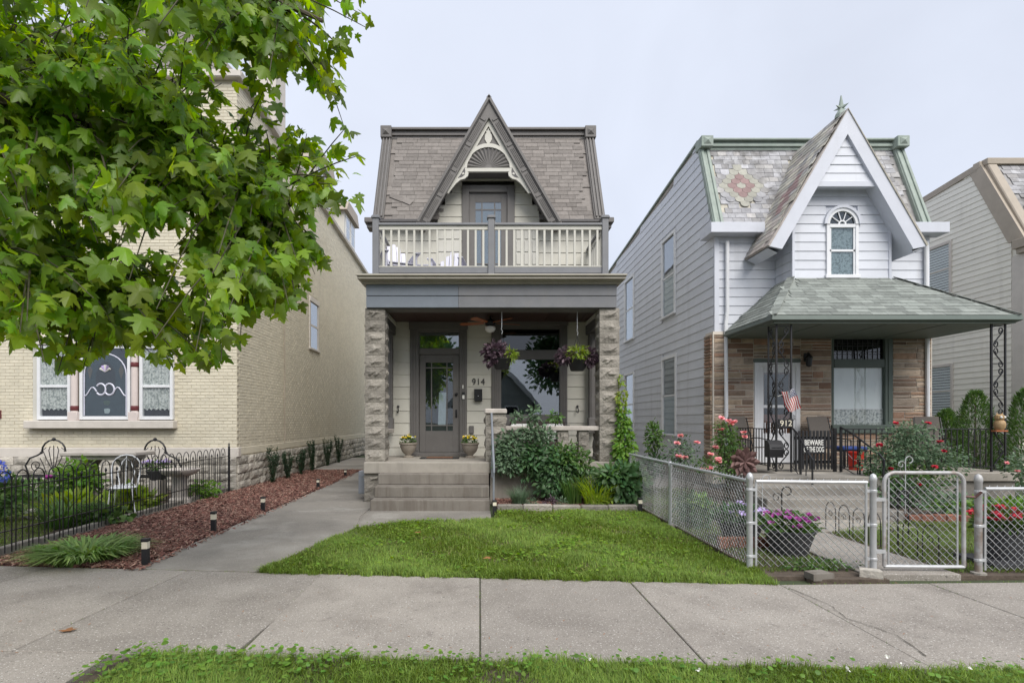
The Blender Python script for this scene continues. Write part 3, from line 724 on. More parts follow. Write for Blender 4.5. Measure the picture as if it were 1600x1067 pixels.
d.box(px0, px1, WY + .001, WY + .05, pz1, sz1 - .001, .003); d.box(px0, px1, WY + .001, WY + .05, sz0 + .001, pz0, .003)
door = d.build('front_door', 'grey_paint', H)
m1, m2, h1, h2 = gx(674.2, WY), gx(698.3, WY), gz(574.5, WY), gz(664.5, WY)
d = MB()
for x in (m1, m2): d.box(x - .012, x + .012, WY + .008, WY + .04, pz0, pz1)
for z in (h1, h2): d.box(px0, px1, WY + .010, WY + .038, z - .012, z + .012)
d.build('muntin', 'grey_paint', door)
xs, zs = [px0, m1, m2, px1], [pz0, h2, h1, pz1]
for i in range(3):
    for j in range(3): MB().box(xs[i] + .012 * (i > 0), xs[i + 1] - .012 * (i < 2), WY + .022, WY + .026, zs[j] + .012 * (j > 0), zs[j + 1] - .012 * (j < 2)).build('pane', 'glass', door)
MB().sphere((gx(713, WY), WY - .03, gz(616, WY)), .035, 8).build('deadbolt', 'black_plastic', door, smooth=True)
MB().box(gx(713, WY) - .02, gx(713, WY) + .02, WY - .02, WY, gz(652, WY), gz(640, WY), .005).tube([(gx(713, WY), WY - .03, gz(651, WY)), (gx(713, WY), WY - .06, gz(648, WY)), (gx(713, WY), WY - .05, gz(641, WY))], .012).build('handle', 'black_plastic', door)
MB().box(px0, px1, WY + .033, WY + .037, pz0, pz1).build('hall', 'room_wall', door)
cu = MB(); pts = [(gx(684, WY) + i * .016, WY + .0295 + .0018 * math.sin(i * 1.9)) for i in range(12)]
for (a, b) in zip(pts[:-1], pts[1:]): cu.add([(a[0], a[1], 1.5), (b[0], b[1], 1.5), (b[0] * .97, b[1], 2.25), (a[0] * .97, a[1], 2.25)], [(0, 1, 2, 3)])
cu.build('curtain', 'white_cloth', door, smooth=True)

# front window
d = MB(); fluted(d, NX0, gx(783, WY), WY - .05, WY + .05, 1.5, 3.80, 4); fluted(d, gx(874, WY), NX1, WY - .05, WY + .05, 1.5, 3.80, 4)
d.box(NX0 - .02, NX1 + .02, WY - .07, WY + .05, 3.78, 3.87, .006); d.box(gx(783, WY), gx(874, WY), WY - .03, WY + .05, 3.0, 3.22, .006)
d.box(NX0 - .05, NX1 + .05, WY - .12, WY + .05, 1.42, 1.50, .01); d.box(gx(783, WY), gx(874, WY), WY - .02, WY + .05, 1.50, 1.74, .006)
d.box(gx(783, WY), gx(874, WY), WY - .01, WY + .05, 3.70, 3.779)
win = d.build('front_window', 'grey_paint', H)
wx0, wx1 = gx(783, WY), gx(874, WY)
MB().box(wx0, wx1, WY + .015, WY + .02, 1.74, 3.0).build('pane', 'glass_mirror', win)
MB().box(wx0, wx1, WY + .018, WY + .022, 3.22, 3.70).build('transom_pane', 'glass_dark', win)
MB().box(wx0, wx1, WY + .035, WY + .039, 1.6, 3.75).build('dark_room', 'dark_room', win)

# house number, letter box, bell, hooks, outlet
text('house_number', '914', .205, (gx(747.5, WY), WY - .035, gz(597, WY)), 'sign_black', H)
mb = MB().box(gx(741, WY), gx(753.5, WY), WY - .11, WY - .02, gz(627, WY), gz(608, WY), .008)
lb = mb.build('letter_box', 'black_plastic', H); MB().sphere((gx(747, WY), WY - .115, gz(619, WY)), .014, 6).build('lock', 'chrome', lb)
MB().box(gx(722, WY), gx(726.5, WY), WY - .085, WY - .05, gz(624, WY), gz(613, WY), .004).build('door_bell', 'black_plastic', H)
MB().box(gx(722.5, WY), gx(726, WY), WY - .09, WY - .086, gz(623.5, WY), gz(617.5, WY)).build('bell_button', 'white_plastic', H)
MB().box(gx(722.6, WY), gx(724.4, WY), WY - .07, WY - .05, gz(607, WY), gz(602, WY)).build('door_sensor', 'white_plastic', H)
MB().box(gx(733, WY), gx(740.5, WY), WY - .08, WY - .01, gz(677, WY), gz(665, WY), .01).build('outlet_cover', 'grey_paint', H)
for px in (622.5, 902): MB().tube([(gx(px, WY), WY - .02, gz(635, WY)), (gx(px, WY), WY - .06, gz(636, WY)), (gx(px + 1, WY), WY - .09, gz(641, WY)), (gx(px, WY), WY - .08, gz(645, WY)), (gx(px - 2, WY), WY - .05, gz(643, WY))], .012).sphere((gx(px, WY), WY - .03, gz(635, WY)), .03, 6).build('hook', 'iron', H)

# porch: slab, steps, foundation, columns, beam, ceiling
MB().box(-2.27, .187, 10.60, 11.2, .565, .79, .015).build('porch_slab', 'slab_concrete', H)
MB().box(.187, 2.80, 10.72, 11.2, .565, .788, .01).box(-2.27, 2.80, 11.2, WY + .1, .565, .789).build('porch_floor', 'slab_concrete', H)
st = MB().box(-1.9, .15, 10.62, 11.0, 0, .56).build('steps', 'step_concrete', H)
for (x0, x1, y0, z1) in ((-1.93, .165, 10.28, .5925), (-1.935, .168, 9.95, .395), (-1.94, .172, 9.60, .1975)):
    MB().box(x0, x1, y0, 10.63, z1 - .1975 if z1 > .2 else -.05, z1, .012).build('step', 'step_concrete', st)
MB().box(.2, 2.78, 10.76, 11.2, -.05, .565).build('porch_base', 'slab_concrete', H)
MB().box(-2.25, -1.95, 10.99, WY, -.05, .565).build('porch_base', 'slab_concrete', H)
BLK = [rock_mesh('block', 'rock_face', .392, .392, .228, .042, 7, 5) for _ in range(8)]
SBL = [rock_mesh('block', 'rock_face', .205, .2, .205, .026, 6, 5) for _ in range(3)]
for cx in (-2.085, 2.573):
    c = MB().box(cx - .187, cx + .187, 10.81, 11.19, .79, 3.83).build('porch_column', 'rock_face', H)
    for i in range(13):
        link('block', random.choice(BLK), c, T3(cx, 11.0, .79 + i * .234 + .003) @ Matrix.Rotation(random.choice((0, 1, 2, 3)) * math.pi / 2, 4, 'Z'))
fp = MB().box(-2.24, -1.96, 10.72, 10.99, -.05, .56).build('foundation_pier', 'rock_face', H)
PB = [rock_mesh('block', 'rock_face', .34, .34, .186, .04, 6, 4) for _ in range(2)]
for i in range(3): link('block', PB[i % 2], fp, T3(-2.10, 10.85, i * .188))
pier = MB().box(.13, .49, 10.80, 11.1, .79, 1.76).build('stair_pier', 'rock_face', H)
for i in range(4): link('block', BLK[i], pier, T3(.31, 10.95, .79 + i * .234 + .003) @ Matrix.Rotation(i * math.pi / 2, 4, 'Z'))
MB().box(.09, .53, 10.71, 11.19, 1.735, 1.835, .02).build('cap', 'cast_stone', pier)
rail = MB().box(.51, 2.38, 10.85, 11.15, 1.40, 1.49, .012).build('stone_rail', 'cast_stone', H)
for x in (.82, 1.24, 1.66, 2.08):
    for i in range(3): link('block', SBL[(i + int(x * 10)) % 3], rail, T3(x, 11.0, .79 + i * .204) @ Matrix.Rotation(i * math.pi / 2, 4, 'Z'))
for sx, x in ((-1, -2.085), (1, 2.573)):
    r = MB().box(x - .13, x + .13, 11.2, 12.36, 1.33, 1.42, .01).build('side_rail', 'cast_stone', H)
    for i in range(5):
        y = 11.36 + i * .2
        MB().lathe((x, y, .79), [(.055, 0), (.055, .08), (.04, .1), (.065, .22), (.06, .3), (.035, .42), (.05, .46), (.05, .54)], 8).build('baluster', 'rock_face', r)
    f = MB(); f.box(x - .1, x + .1, 12.28, 12.46, 1.42, 3.6, .01); f.box(x - .12, x + .12, 12.26, 12.47, 1.42, 1.66, .01)
    for k in (-.05, .05): f.box(x + k - .015, x + k + .015, 12.266, 12.28, 1.7, 3.5, .004)
    f.build('wooden_post', 'grey_paint', H)
    MB().box(x - .15, x + .15, 11.2, WY, 3.56, 3.85, .01).build('side_beam', 'dark_grey_paint', H)
    MB().box(x - sx * .155 - .02, x - sx * .155 + .02, 11.22, WY - .02, 3.76, 3.84).build('beam_trim', 'cream_trim', H)
BX0, BX1, BS = -2.25, 2.70, gx(716, 10.75)
beam = MB().box(BX0 + .01, BX1 - .01, 10.78, 11.2, 3.835, 4.28).build('beam', 'dark_grey_paint', H)
for (x0, x1, m) in ((BX0, BS, 'blue_grey_paint'), (BS, BX1, 'taupe_paint')):
    MB().box(x0 + .0015, x1, 10.745, 10.78, 3.83, 4.055, .006).build('plank', m, beam)
    MB().box(x0 + .0015, x1, 10.735, 10.779, 4.063, 4.285, .006).build('plank', m, beam)
MB().box(BX0, BX1, 10.80, 11.18, 3.815, 3.835).build('soffit', 'grey_paint', beam)
cr = MB()
for (z0, z1, o) in ((4.285, 4.32, .05), (4.32, 4.345, .10), (4.345, 4.40, .20), (4.40, 4.43, .24)):
    cr.box(BX0 - .05 - o * .4, BX1 + .05 + o * .4, 10.735 - o, 11.2, z0, z1 + .0005, .005)
cr.build('cornice', 'crown_paint', H)
cei = MB().box(-2.2, 2.7, 11.15, WY + .05, 3.875, 3.9).build('porch_ceiling', 'ceiling_wood', H)
for i in range(12): MB().box(-2.2 + i * .408, -2.2 + (i + 1) * .408 - .006, 11.18, WY, 3.862, 3.876, .003).build('board', 'ceiling_wood', cei)

# balcony deck, posts and railing
MB().box(-2.30, 2.76, 10.62, WY - .02, 4.43, 4.47).build('balcony_deck', 'taupe_paint', H)
RY = 10.86
PX = [gx(587.5, RY), gx(767.5, RY), gx(945, RY)]
for x in PX: MB().box(x - .062, x + .062, RY - .062, RY + .062, 4.47, 5.62, .006).build('balcony_post', 'taupe_paint', H)
for x in PX: MB().box(x - .085, x + .085, RY - .085, RY + .085, 5.62, 5.655, .006).box(x - .07, x + .07, RY - .07, RY + .07, 5.655, 5.68, .006).build('post_cap', 'taupe_paint', H)
def rail_run(p, q, n, skip=False):
    p, q = Vector(p), Vector(q); dr = (q - p).normalized()
    def bz(z, w, h, m, nm): return MB().bar((p.x, p.y, z), (q.x, q.y, z), w, h, ch=.005).build(nm, m, H)
    top = bz(5.505, .12, .045, 'taupe_paint', 'top_rail'); bz(5.44, .05, .085, 'cream_trim', 'upper_rail')
    bz(4.665, .055, .02, 'cream_trim', 'lower_rail'); bz(4.595, .05, .118, 'taupe_paint', 'bottom_board')
    for i in range(n):
        c = p + (q - p) * ((i + .6) / (n + .2)); MB().box(c.x - .021, c.x + .021, c.y - .021, c.y + .021, 4.676, 5.397, .004).build('baluster', 'cream_trim', top)
rail_run((PX[0] + .06, RY, 0), (PX[1] - .065, RY, 0), 14); rail_run((PX[1] + .065, RY, 0), (PX[2] - .06, RY, 0), 14)
rail_run((PX[0], RY + .06, 0), (PX[0], WY - .04, 0), 9); rail_run((PX[2], RY + .06, 0), (PX[2], WY - .04, 0), 9)

# balcony door
d = MB(); d.box(UX0, gx(733, WY), WY - .05, WY + .04, 4.47, 6.99, .006); d.box(gx(792.5, WY), UX1, WY - .05, WY + .04, 4.47, 6.99, .006)
d.box(gx(733, WY), gx(792.5, WY), WY - .049, WY + .04, 6.83, 6.989, .006); d.box(gx(733, WY), gx(792.5, WY), WY - .049, WY + .04, 4.47, 4.58, .006)
fr = d.build('balcony_door_frame', 'grey_paint', H)
a0, a1, b0, b1 = gx(733, WY), gx(792.5, WY), gx(743, WY), gx(783, WY); g1 = gz(316, WY)
d = MB(); d.box(a0, b0, WY + .012, WY + .045, 4.58, 6.83, .004); d.box(b1, a1, WY + .012, WY + .045, 4.58, 6.83, .004)
d.box(b0, b1, WY + .013, WY + .045, g1, 6.829, .003); d.box(b0, b1, WY + .013, WY + .045, 4.581, 5.0, .003)
bd = d.build('balcony_door', 'grey_paint', H)
m1, m2, h1, h2 = gx(753, WY), gx(773, WY), gz(327.5, WY), 5.2
d = MB()
for x in (m1, m2): d.box(x - .014, x + .014, WY + .015, WY + .04, 5.0, g1)
for z in (h1, h2): d.box(b0, b1, WY + .017, WY + .038, z - .014, z + .014)
d.build('muntin', 'grey_paint', bd)
xs, zs = [b0, m1, m2, b1], [5.0, h2, h1, g1]
for i in range(3):
    for j in range(3): MB().box(xs[i] + .014 * (i > 0), xs[i + 1] - .014 * (i < 2), WY + .025, WY + .029, zs[j] + .014 * (j > 0), zs[j + 1] - .014 * (j < 2)).build('pane', 'glass_mirror', bd)
MB().box(b0, b1, WY + .034, WY + .038, 5.0, g1).build('blind', 'shade', bd)
for (p0, p1) in ((683.5, 719.5), (803.8, 842)):
    x0, x1 = gx(p0, WY), gx(p1, WY) ; x0 += .02 if p0 > 800 else 0
    s = MB().box(x0, x1, WY - .045, WY - .018, 4.55, 6.03, .004).build('shutter', 'cream_trim', H)
    for i in range(3):
        for j in range(5):
            w, hh = (x1 - x0) / 3, .29
            MB().box(x0 + i * w + .025, x0 + (i + 1) * w - .025, WY - .062, WY - .045, 4.57 + j * hh + .02, 4.57 + (j + 1) * hh - .02, .008).build('panel', 'cream_trim', s)

# mansard roof with shingles
mv = Vector((0, MANS1[0] - MANS0[0], MANS1[1] - MANS0[1])); ML = mv.length; mv.normalize(); mn = Vector((0, -mv.z, mv.y))
MX0, MX1 = -2.43, 2.84
def mans(x, t, off=0.0): return Vector((x, MANS0[0], MANS0[1])) + mv * t + mn * off
roof = MB().prismx([(13.60, 8.70), (27, 8.08), (27, 8.2), (13.66, 8.84)], MX0 + .05, MX1 - .05).build('roof', 'shingle_grey', H)
nb = (GA.z - MANS0[1]) / SL; nt_ = (GA.z - MANS0[1]) / mv.z           # notch where the gable breaks through
for s in (-1, 1):
    xo = MX0 + .05 if s < 0 else MX1 - .05
    pl = [(xo, 0), (GA.x + s * (nb - .06), 0), (GA.x + s * .0, nt_ * .975), (GA.x, ML), (xo, ML)]
    V = [mans(x, t, o) for o in (0, -.06) for x, t in pl]; n = len(pl)
    MB().add(V, [tuple(range(n)), tuple(range(2 * n - 1, n - 1, -1))] + [(i, (i + 1) % n, (i + 1) % n + n, i + n) for i in range(n)]).build('roof_deck', 'shingle_grey', roof)
SW = [(.22, .155), (.28, .155), (.34, .155)]
SHM = [MB().obox((0, 0, 0), (w / 2, 0, 0), (0, h / 2, 0), (0, 0, .006), .003).mesh('shingle', 'shingle_grey') for w, h in SW]
def shingle_rows(parent, meshes, sizes, org, ux, uv, un, width, length, step, keep, name='shingle', lift=.012, jit=.004, limit=None, mat=None):
    """courses of shingles on a slope: org + ux*s + uv*t; keep(point) decides"""
    t = 0.0; rest = MB(); cnt = 0; org, ux, uv, un = Vector(org), Vector(ux), Vector(uv), Vector(un)
    up = (uv - un * .055).normalized(); nn = ux.cross(up).normalized()
    out = []
    while t < length - .02:
        s = -random.random() * .2
        while s < width:
            k = random.randrange(len(meshes)); w, h = sizes[k]
            if s + w > width + .03: 
                s += w; continue
            c = org + ux * (s + w / 2) + uv * (t + h / 2) + un * (lift + random.random() * jit)
            if s > -.05 and t + h < length + .06 and keep(c): out.append((c, k))
            s += w + .004
        t += step
    for c, k in out:
        m = Matrix((ux, up, nn)).transposed().to_4x4(); m.translation = c; m = m @ Matrix.Rotation(random.uniform(-.006, .006), 4, 'Z')
        link(name, meshes[k], parent, m)
    return len(out)
def out_gable(c, grow=.0):
    # hidden behind the gable's roof as seen square on
    return c.z > GA.z - .05 or abs(c.x - GA.x * 1.02) > (GA.z - c.z) / SL * .93 - .1
shingle_rows(roof, SHM, SW, mans(MX0 + .25, .04), (1, 0, 0), mv, mn, MX1 - MX0 - .5, ML - .16, .128, out_gable)
for (x, t, a) in ((-1.93, .72, -.5), (-1.72, .62, -.55)):
    m = Matrix((Vector((1, 0, 0)), mv, mn)).transposed().to_4x4(); m.translation = mans(x, t, .035); link('shingle', SHM[2], roof, m @ Matrix.Rotation(a, 4, 'Z'))
for s, x in ((-1, MX0), (1, MX1)):
    e = MB(); xc = x - s * .125
    e.obox((mans(xc, ML / 2, .02)), (.125, 0, 0), mv * (ML / 2 - .02), mn * .05, .01)
    for k in (-.075, .0, .075): e.obox(mans(xc + k, ML / 2, .085), (.022, 0, 0), mv * (ML / 2 - .06), mn * .018, .008)
    e.build('hip_trim', 'grey_paint', H)
    e = MB(); e.box(x - .15, x + .15, 12.12, WY, 6.02, 6.13, .01).box(x - .11, x + .11, 12.2, WY, 5.92, 6.02, .01).build('eave_bracket', 'grey_paint', H)
for (x0, x1) in ((MX0, GA.x - 1.45), (GA.x + 1.45, MX1)): MB().box(x0, x1, 12.20, WY, 6.055, 6.12, .008).build('eave', 'dark_grey_paint', H)
e = MB()
for (z0, z1, o) in ((8.60, 8.67, .02), (8.675, 8.72, .06), (8.725, 8.80, .03), (8.805, 8.86, .10)): e.box(MX0 + .02, MX1 - .02, 13.56 - o, 13.75, z0, z1, .006)
e.build('roof_cornice', 'grey_paint', H)
for x in (MX0 + .11, MX1 - .11):
    b = MB().box(x - .135, x + .135, 13.40, 13.75, 8.58, 8.87, .01).build('corner_block', 'grey_paint', H)
    MB().add([(x - .08, 13.395, 8.65), (x + .08, 13.395, 8.65), (x + .08, 13.395, 8.79), (x - .08, 13.395, 8.79), (x, 13.35, 8.72)], [(0, 1, 4), (1, 2, 4), (2, 3, 4), (3, 0, 4)]).build('boss', 'grey_paint', b)

# gable: roof slopes, bargeboards, sunburst and fretwork
GY = 12.0
gd = MB()
for s in (-1, 1):
    f = Vector((GA.x + s * (GF + .02), 0, GZ - .03)); a = Vector((GA.x, 0, GA.z + .03)); dn = Vector((s * SL, 0, 1)).normalized()
    V = []
    for (p, o) in ((f, 0), (a, 0), (a, -.06), (f, -.06)):
        for y in (GY - .03, 13.75): V.append((p.x + dn.x * o * (0 if p is a else 1), y if p is a else min(y, 12.55), p.z + dn.z * o))
    gd.add(V, [(0, 1, 3, 2), (2, 3, 5, 4), (4, 5, 7, 6), (6, 7, 1, 0), (0, 2, 4, 6), (1, 7, 5, 3)])
dorm = gd.build('dormer_roof', 'shingle_grey', H)
wd = .235
for s in (-1, 1):
    fo = Vector((GA.x + s * GF, GY, GZ)); ap = Vector((GA.x, GY, GA.z)); dr = (ap - fo).normalized(); inn = Vector((-s * dr.z * 1.0, 0, s * dr.x)); 
    inn = Vector((-dr.z * s, 0, dr.x * s)); Lg = (ap - fo).length
    if inn.z > 0: inn = -inn
    hz = wd / abs(inn.x)                                   # horizontal run of the board's width
    poly = [(fo.x, fo.z), (ap.x, ap.z), (ap.x, ap.z - wd / abs(inn.z)), (fo.x - s * hz, fo.z)]
    bb = MB().prism(poly, GY, GY + .06).build('bargeboard', 'grey_paint', H)
    MB().bar(fo + inn * .02 + Vector((0, -.025, 0)), ap + inn * .02 + Vector((0, -.025, 0)), .05, .06, up=inn, ch=.008).build('crown_moulding', 'grey_paint', bb)
    MB().bar(fo + inn * .065 + Vector((0, -.012, 0)), ap + inn * .055 + Vector((0, -.012, 0)), .024, .02, up=inn, ch=.005).build('crown_moulding', 'dark_grey_paint', bb)
    for k in range(5):
        t0, t1 = Lg * (1 - (.365, .565, .765, .965, .99)[k]) - .04, Lg * (1 - (.16, .365, .565, .765, .965)[k]) - .15
        for o in (.10, .135, .17) if k < 4 else ():
            MB().bar(fo + dr * (t0 + .12) + inn * o + Vector((0, -.006, 0)), fo + dr * (t1 + .06) + inn * o + Vector((0, -.006, 0)), .014, .02, up=inn, ch=.004).build('reed', 'grey_paint', bb)
        t1 = Lg * (1 - (.16, .365, .565, .765, .965)[k]) - .11
        MB().bar(fo + dr * (t1 + .11) + inn * .08 + Vector((0, -.008, 0)), fo + dr * (t1 + .11) + inn * .20 + Vector((0, -.008, 0)), .05, .016, up=(0, 1, 0), ch=.004).build('cross_bead', 'grey_paint', bb)
    MB().bar(fo + inn * .12 + Vector((0, .3, -.0)), ap - dr * .42 + inn * .16 + Vector((0, .3, 0)), .50, .03, up=inn).build('gable_soffit', 'grey_paint', H)
def gp(zx, zy, y=GY + .075): return ((660 + zx * .1874 - VX) * y / FPX, EYE - (150 + zy * .1874 - VY) * y / FPX)
FY = GY + .075
# dark backing of the gable peak
MB().prism([gp(550, 190), gp(745, 625), gp(355, 625)], FY + .05, 12.48).build('gable_panel', 'grey_paint', H)
orn = MB().prism([gp(355, 603, FY), gp(750, 603, FY), gp(750, 632, FY), gp(355, 632, FY)], FY - .01, FY + .06).build('fretwork', 'cream_trim', H)
for s in (-1, 1):
    mir = (lambda p: p) if s < 0 else (lambda p: (1100 - p[0], p[1]))
    bar_ = [(550, 180), (550, 255), (455, 418), (372, 570), (372, 632), (385, 640), (380, 668), (352, 692), (318, 700), (284, 727), (245, 775), (218, 812), (190, 808), (205, 775)]
    MB().prism([gp(*mir(p), FY) for p in bar_][::s], FY - .012, FY + .045).build('fret_bracket', 'cream_trim', orn)
    sc = [(352, 600), (335, 630), (318, 660), (296, 686), (330, 678), (352, 660), (358, 630)]
    MB().prism([gp(*mir(p), FY) for p in sc][::s], FY - .018, FY - .008).build('scroll_hole_shade', 'dark_grey_paint', orn)  # dark plate on the bracket, coloured like the shade in a pierced hole
    MB().prism([gp(*mir(p), FY) for p in [(345, 640), (352, 655), (335, 662), (328, 650)]][::s], FY - .024, FY - .014).build('scroll_leaf', 'cream_trim', orn)
arc = []
for k in range(17):
    a = math.pi * k / 16; arc.append((550 + 178 * math.cos(a), 600 - 170 * math.sin(a)))
for k in range(17):
    a = math.pi * (16 - k) / 16; arc.append((550 + 200 * math.cos(a), 603 - 205 * math.sin(a)))
MB().prism([gp(*p, FY) for p in arc][::-1], FY - .016, FY + .045).build('fret_arch', 'cream_trim', orn)
fan = MB().prism([gp(550 + 180 * math.cos(math.pi * k / 16), 600 - 172 * math.sin(math.pi * k / 16), FY) for k in range(17)][::-1], FY + .02, FY + .05).build('sunburst', 'grey_paint', H)
for k in range(15):
    a0, a1 = math.pi * (k + .06) / 15, math.pi * (k + .94) / 15; am = (a0 + a1) / 2
    V = [(*gp(550 + 25 * math.cos(am), 598 - 25 * math.sin(am), FY), 0), (*gp(550 + 176 * math.cos(a0), 598 - 168 * math.sin(a0), FY), 0), (*gp(550 + 176 * math.cos(am), 598 - 168 * math.sin(am), FY), 1), (*gp(550 + 176 * math.cos(a1), 598 - 168 * math.sin(a1), FY), 0)]
    V = [(x, FY + .018 - .028 * c, z) for x, z, c in V]
    MB().add(V, [(0, 1, 2), (0, 2, 3), (1, 3, 2)]).build('ray', 'grey_paint', fan)
pine = [(550, 265), (558, 290), (572, 283), (566, 305), (578, 325), (580, 360), (566, 385), (556, 395), (550, 405)]
MB().prism([gp(*p, FY) for p in pine + [(1100 - x, y) for x, y in pine[-2:0:-1]]], FY + .01, FY + .05).build('pineapple', 'cream_trim', orn)
MB().prism([gp(*p, FY) for p in [(550, 258), (650, 418), (600, 402), (550, 396), (500, 402), (455, 418)]], FY + .03, FY + .05).build('peak_panel', 'grey_paint', H)

# downpipe-side utility box on the porch's flank, gate beyond
u = MB().box(-2.46, -2.29, 11.0, 11.25, .12, .58, .012).build('meter_box', 'meter_grey', H); MB().lathe((-2.375, 10.99, .47), [(.06, 0), (.06, .03)], 12).build('dial', 'glass_clear', u)
gt = local_thing('wooden_gate', 'dark brown slatted gate at the side of house 914', 'gate', (-2.62, 13.4, 0))
for i in range(3): MB().box(-.10 + i * .11, -.10 + i * .11 + .10, 0, .03, .04, 1.55 + .12 * (i == 2), .004).build('slat', 'fence_brown', gt)
MB().box(-.1, .22, .03, .06, .4, .5).box(-.1, .22, .03, .06, 1.2, 1.3).build('cross_rail', 'fence_brown', gt)
# ------------------------------------------------------------------ the white house, number 912
W = thing('row_house', 'white clapboard house 912 with brown stone porch and slate gable', 'house', (8.15, 13.0, 0))
QX0, QX1, QY = 5.60, 10.70, 13.0
def wtop(y): return 8.71 - (y - 13.9) * .072
wb = MB().prismx([(QY + .04, 0), (24.5, 0), (24.5, wtop(24.5) - .03), (13.95, 8.66), (QY + .10, 6.05)], QX0 + .02, QX1 - .02).build('wall', 'lavender_siding', W)
SWIN = [(15.62, 16.62, 4.76, 6.98), (19.8, 20.9, 4.66, 6.85), (15.55, 16.6, 1.26, 3.42), (19.8, 20.9, 1.1, 3.30)]
planks_side(wb, 'lavender_siding', QX0, QY, 24.5, .35, 8.68, .235, top=wtop, front=lambda z: QY + .02 if z < 6.05 else QY + .05 + (z - 6.05) * .345, holes=[(a - .08, b + .08, c - .08, e + .1) for a, b, c, e in SWIN])
MB().box(QX0 - .03, QX1 + .03, QY + .2, 24.52, -.1, .35).build('foundation', 'slab_concrete', W)
for (a, b, c, e) in SWIN:
    f = MB(); x = QX0
    f.box(x - .045, x + .03, a - .1, a, c - .05, e + .1, .006); f.box(x - .045, x + .03, b, b + .1, c - .05, e + .1, .006)
    f.box(x - .055, x + .03, a, b, e, e + .1, .006); f.box(x - .09, x + .03, a - .12, b + .12, c - .10, c - .05, .006)
    f.box(x - .02, x + .03, a, b, (c + e) / 2 - .025, (c + e) / 2 + .025, .004); f.box(x - .02, x + .03, a, a + .04, c - .05, e); f.box(x - .02, x + .03, b - .04, b, c - .05, e)
    wn = f.build('side_window', 'white_trim', W)
    MB().box(x - .005, x, a + .04, b - .04, c - .05, (c + e) / 2 - .025).build('pane', 'glass', wn); MB().box(x - .004, x + .001, a + .04, b - .04, (c + e) / 2 + .025, e).build('pane', 'glass', wn)
    MB().box(x + .021, x + .024, a, b, c, (c + e) / 2).build('dark_room', 'dark_room', wn); MB().box(x + .020, x + .023, a, b, (c + e) / 2, e).build('blind', 'shade', wn)
e = MB()
for t in range(10):
    ya, yb = 13.92 + t * 1.06, 13.92 + (t + 1) * 1.06
    e.add([(QX0 - .05, ya, wtop(ya)), (QX0 - .05, yb, wtop(yb)), (QX0 + .12, yb, wtop(yb)), (QX0 + .12, ya, wtop(ya)), (QX0 - .05, ya, wtop(ya) + .05), (QX0 - .05, yb, wtop(yb) + .05), (QX0 + .12, yb, wtop(yb) + .05), (QX0 + .12, ya, wtop(ya) + .05)], [(0, 1, 5, 4), (4, 5, 6, 7), (0, 3, 2, 1), (2, 3, 7, 6)])
e.build('coping', 'verdigris', W)

# stone veneer front
WD0, WD1, WN0, WN1 = 6.52, 7.60, 8.36, 9.80
for (x0, x1, z0, z1) in ((QX0 - .06, WD0, .1, 3.72), (WD0, WD1, 3.07, 3.72), (WD1, WN0, .1, 3.72), (WN0, WN1, .1, 1.30), (WN0, WN1, 3.64, 3.72), (WN1, QX1 + .05, .1, 3.72)):
    MB().box(x0, x1, QY - .062, QY + .38, z0, z1).build('mortar_bed', 'veneer_mortar', W)
VST = [rock_mesh('stone', 'veneer_stone', 1, 1, 1, .28, 3, 2, 'f', False) for _ in range(5)]
vst = MB().box(QX0, QX0 + .01, QY, QY + .01, .6, .61).build('stone_veneer', 'veneer_mortar', W)
def veneer(x0, x1, z0, z1, ax='x', xx=0, y0=0):
    z = z0
    while z < z1 - .03:
        h = min(random.choice((.06, .075, .09, .11, .14, .17)), z1 - z)
        x = x0
        while x < x1 - .02:
            w = random.uniform(.22, .75)
            if x1 - x - w < .15: w = x1 - x
            hs = [(z, h)] if h < .13 or random.random() < .6 else [(z, h * .45), (z + h * .45, h * .55)]
            for (zz, hh) in hs:
                S = Matrix.Diagonal((w - .018, .05, hh - .018, 1))
                if ax == 'x': m = T3(x + w / 2, QY - .05, zz + .006) @ S
                else: m = T3(xx + .012, x + w / 2, zz + .006) @ Matrix.Rotation(-math.pi / 2, 4, 'Z') @ S
                link('stone', random.choice(VST), vst, m)
            x += w
        z += h
veneer(QX0 - .04, WD0 - .02, .57, 3.66); veneer(WD0 - .02, WD1 + .02, 3.08, 3.66); veneer(WD1 + .02, WN0 - .01, .57, 3.66)
veneer(WN0 - .01, WN1 + .01, .57, 1.30); veneer(WN1 + .01, QX1 + .03, .57, 3.66)
veneer(QY - .02, QY + .38, .57, 3.66, 'y', QX0 - .085)

# door
d = MB().box(WD0, WD0 + .10, QY - .09, QY, .57, 2.98, .006).box(WD1 - .10, WD1, QY - .09, QY, .57, 2.98, .006).box(WD0 + .1, WD1 - .1, QY - .09, QY, 2.88, 2.979, .006)
df = d.build('door_frame', 'white_trim', W); MB().box(WD0 - .02, WD1 + .02, QY - .08, QY, 2.985, 3.07, .005).build('door_header', 'green_paint', W)
a0, a1 = WD0 + .10, WD1 - .10
d = MB().box(a0, a0 + .12, QY - .075, QY - .03, .6, 2.88, .006).box(a1 - .12, a1, QY - .075, QY - .03, .6, 2.88, .006).box(a0 + .12, a1 - .12, QY - .075, QY - .03, 2.74, 2.879, .006)
d.box(a0 + .12, a1 - .12, QY - .075, QY - .03, 1.90, 1.97, .006).box(a0 + .12, a1 - .12, QY - .075, QY - .03, .6, 1.30, .006)
sd = d.build('storm_door', 'white_trim', W)
MB().box(a0 + .12, a1 - .12, QY - .055, QY - .05, 1.97, 2.74).build('pane', 'glass', sd); MB().box(a0 + .12, a1 - .12, QY - .056, QY - .051, 1.30, 1.90).build('pane', 'glass', sd)
for i in range(9): MB().box(a0 + .14 + i * .063, a0 + .16 + i * .063, QY - .085, QY - .07, 1.22, 1.55).build('bar', 'white_trim', sd)
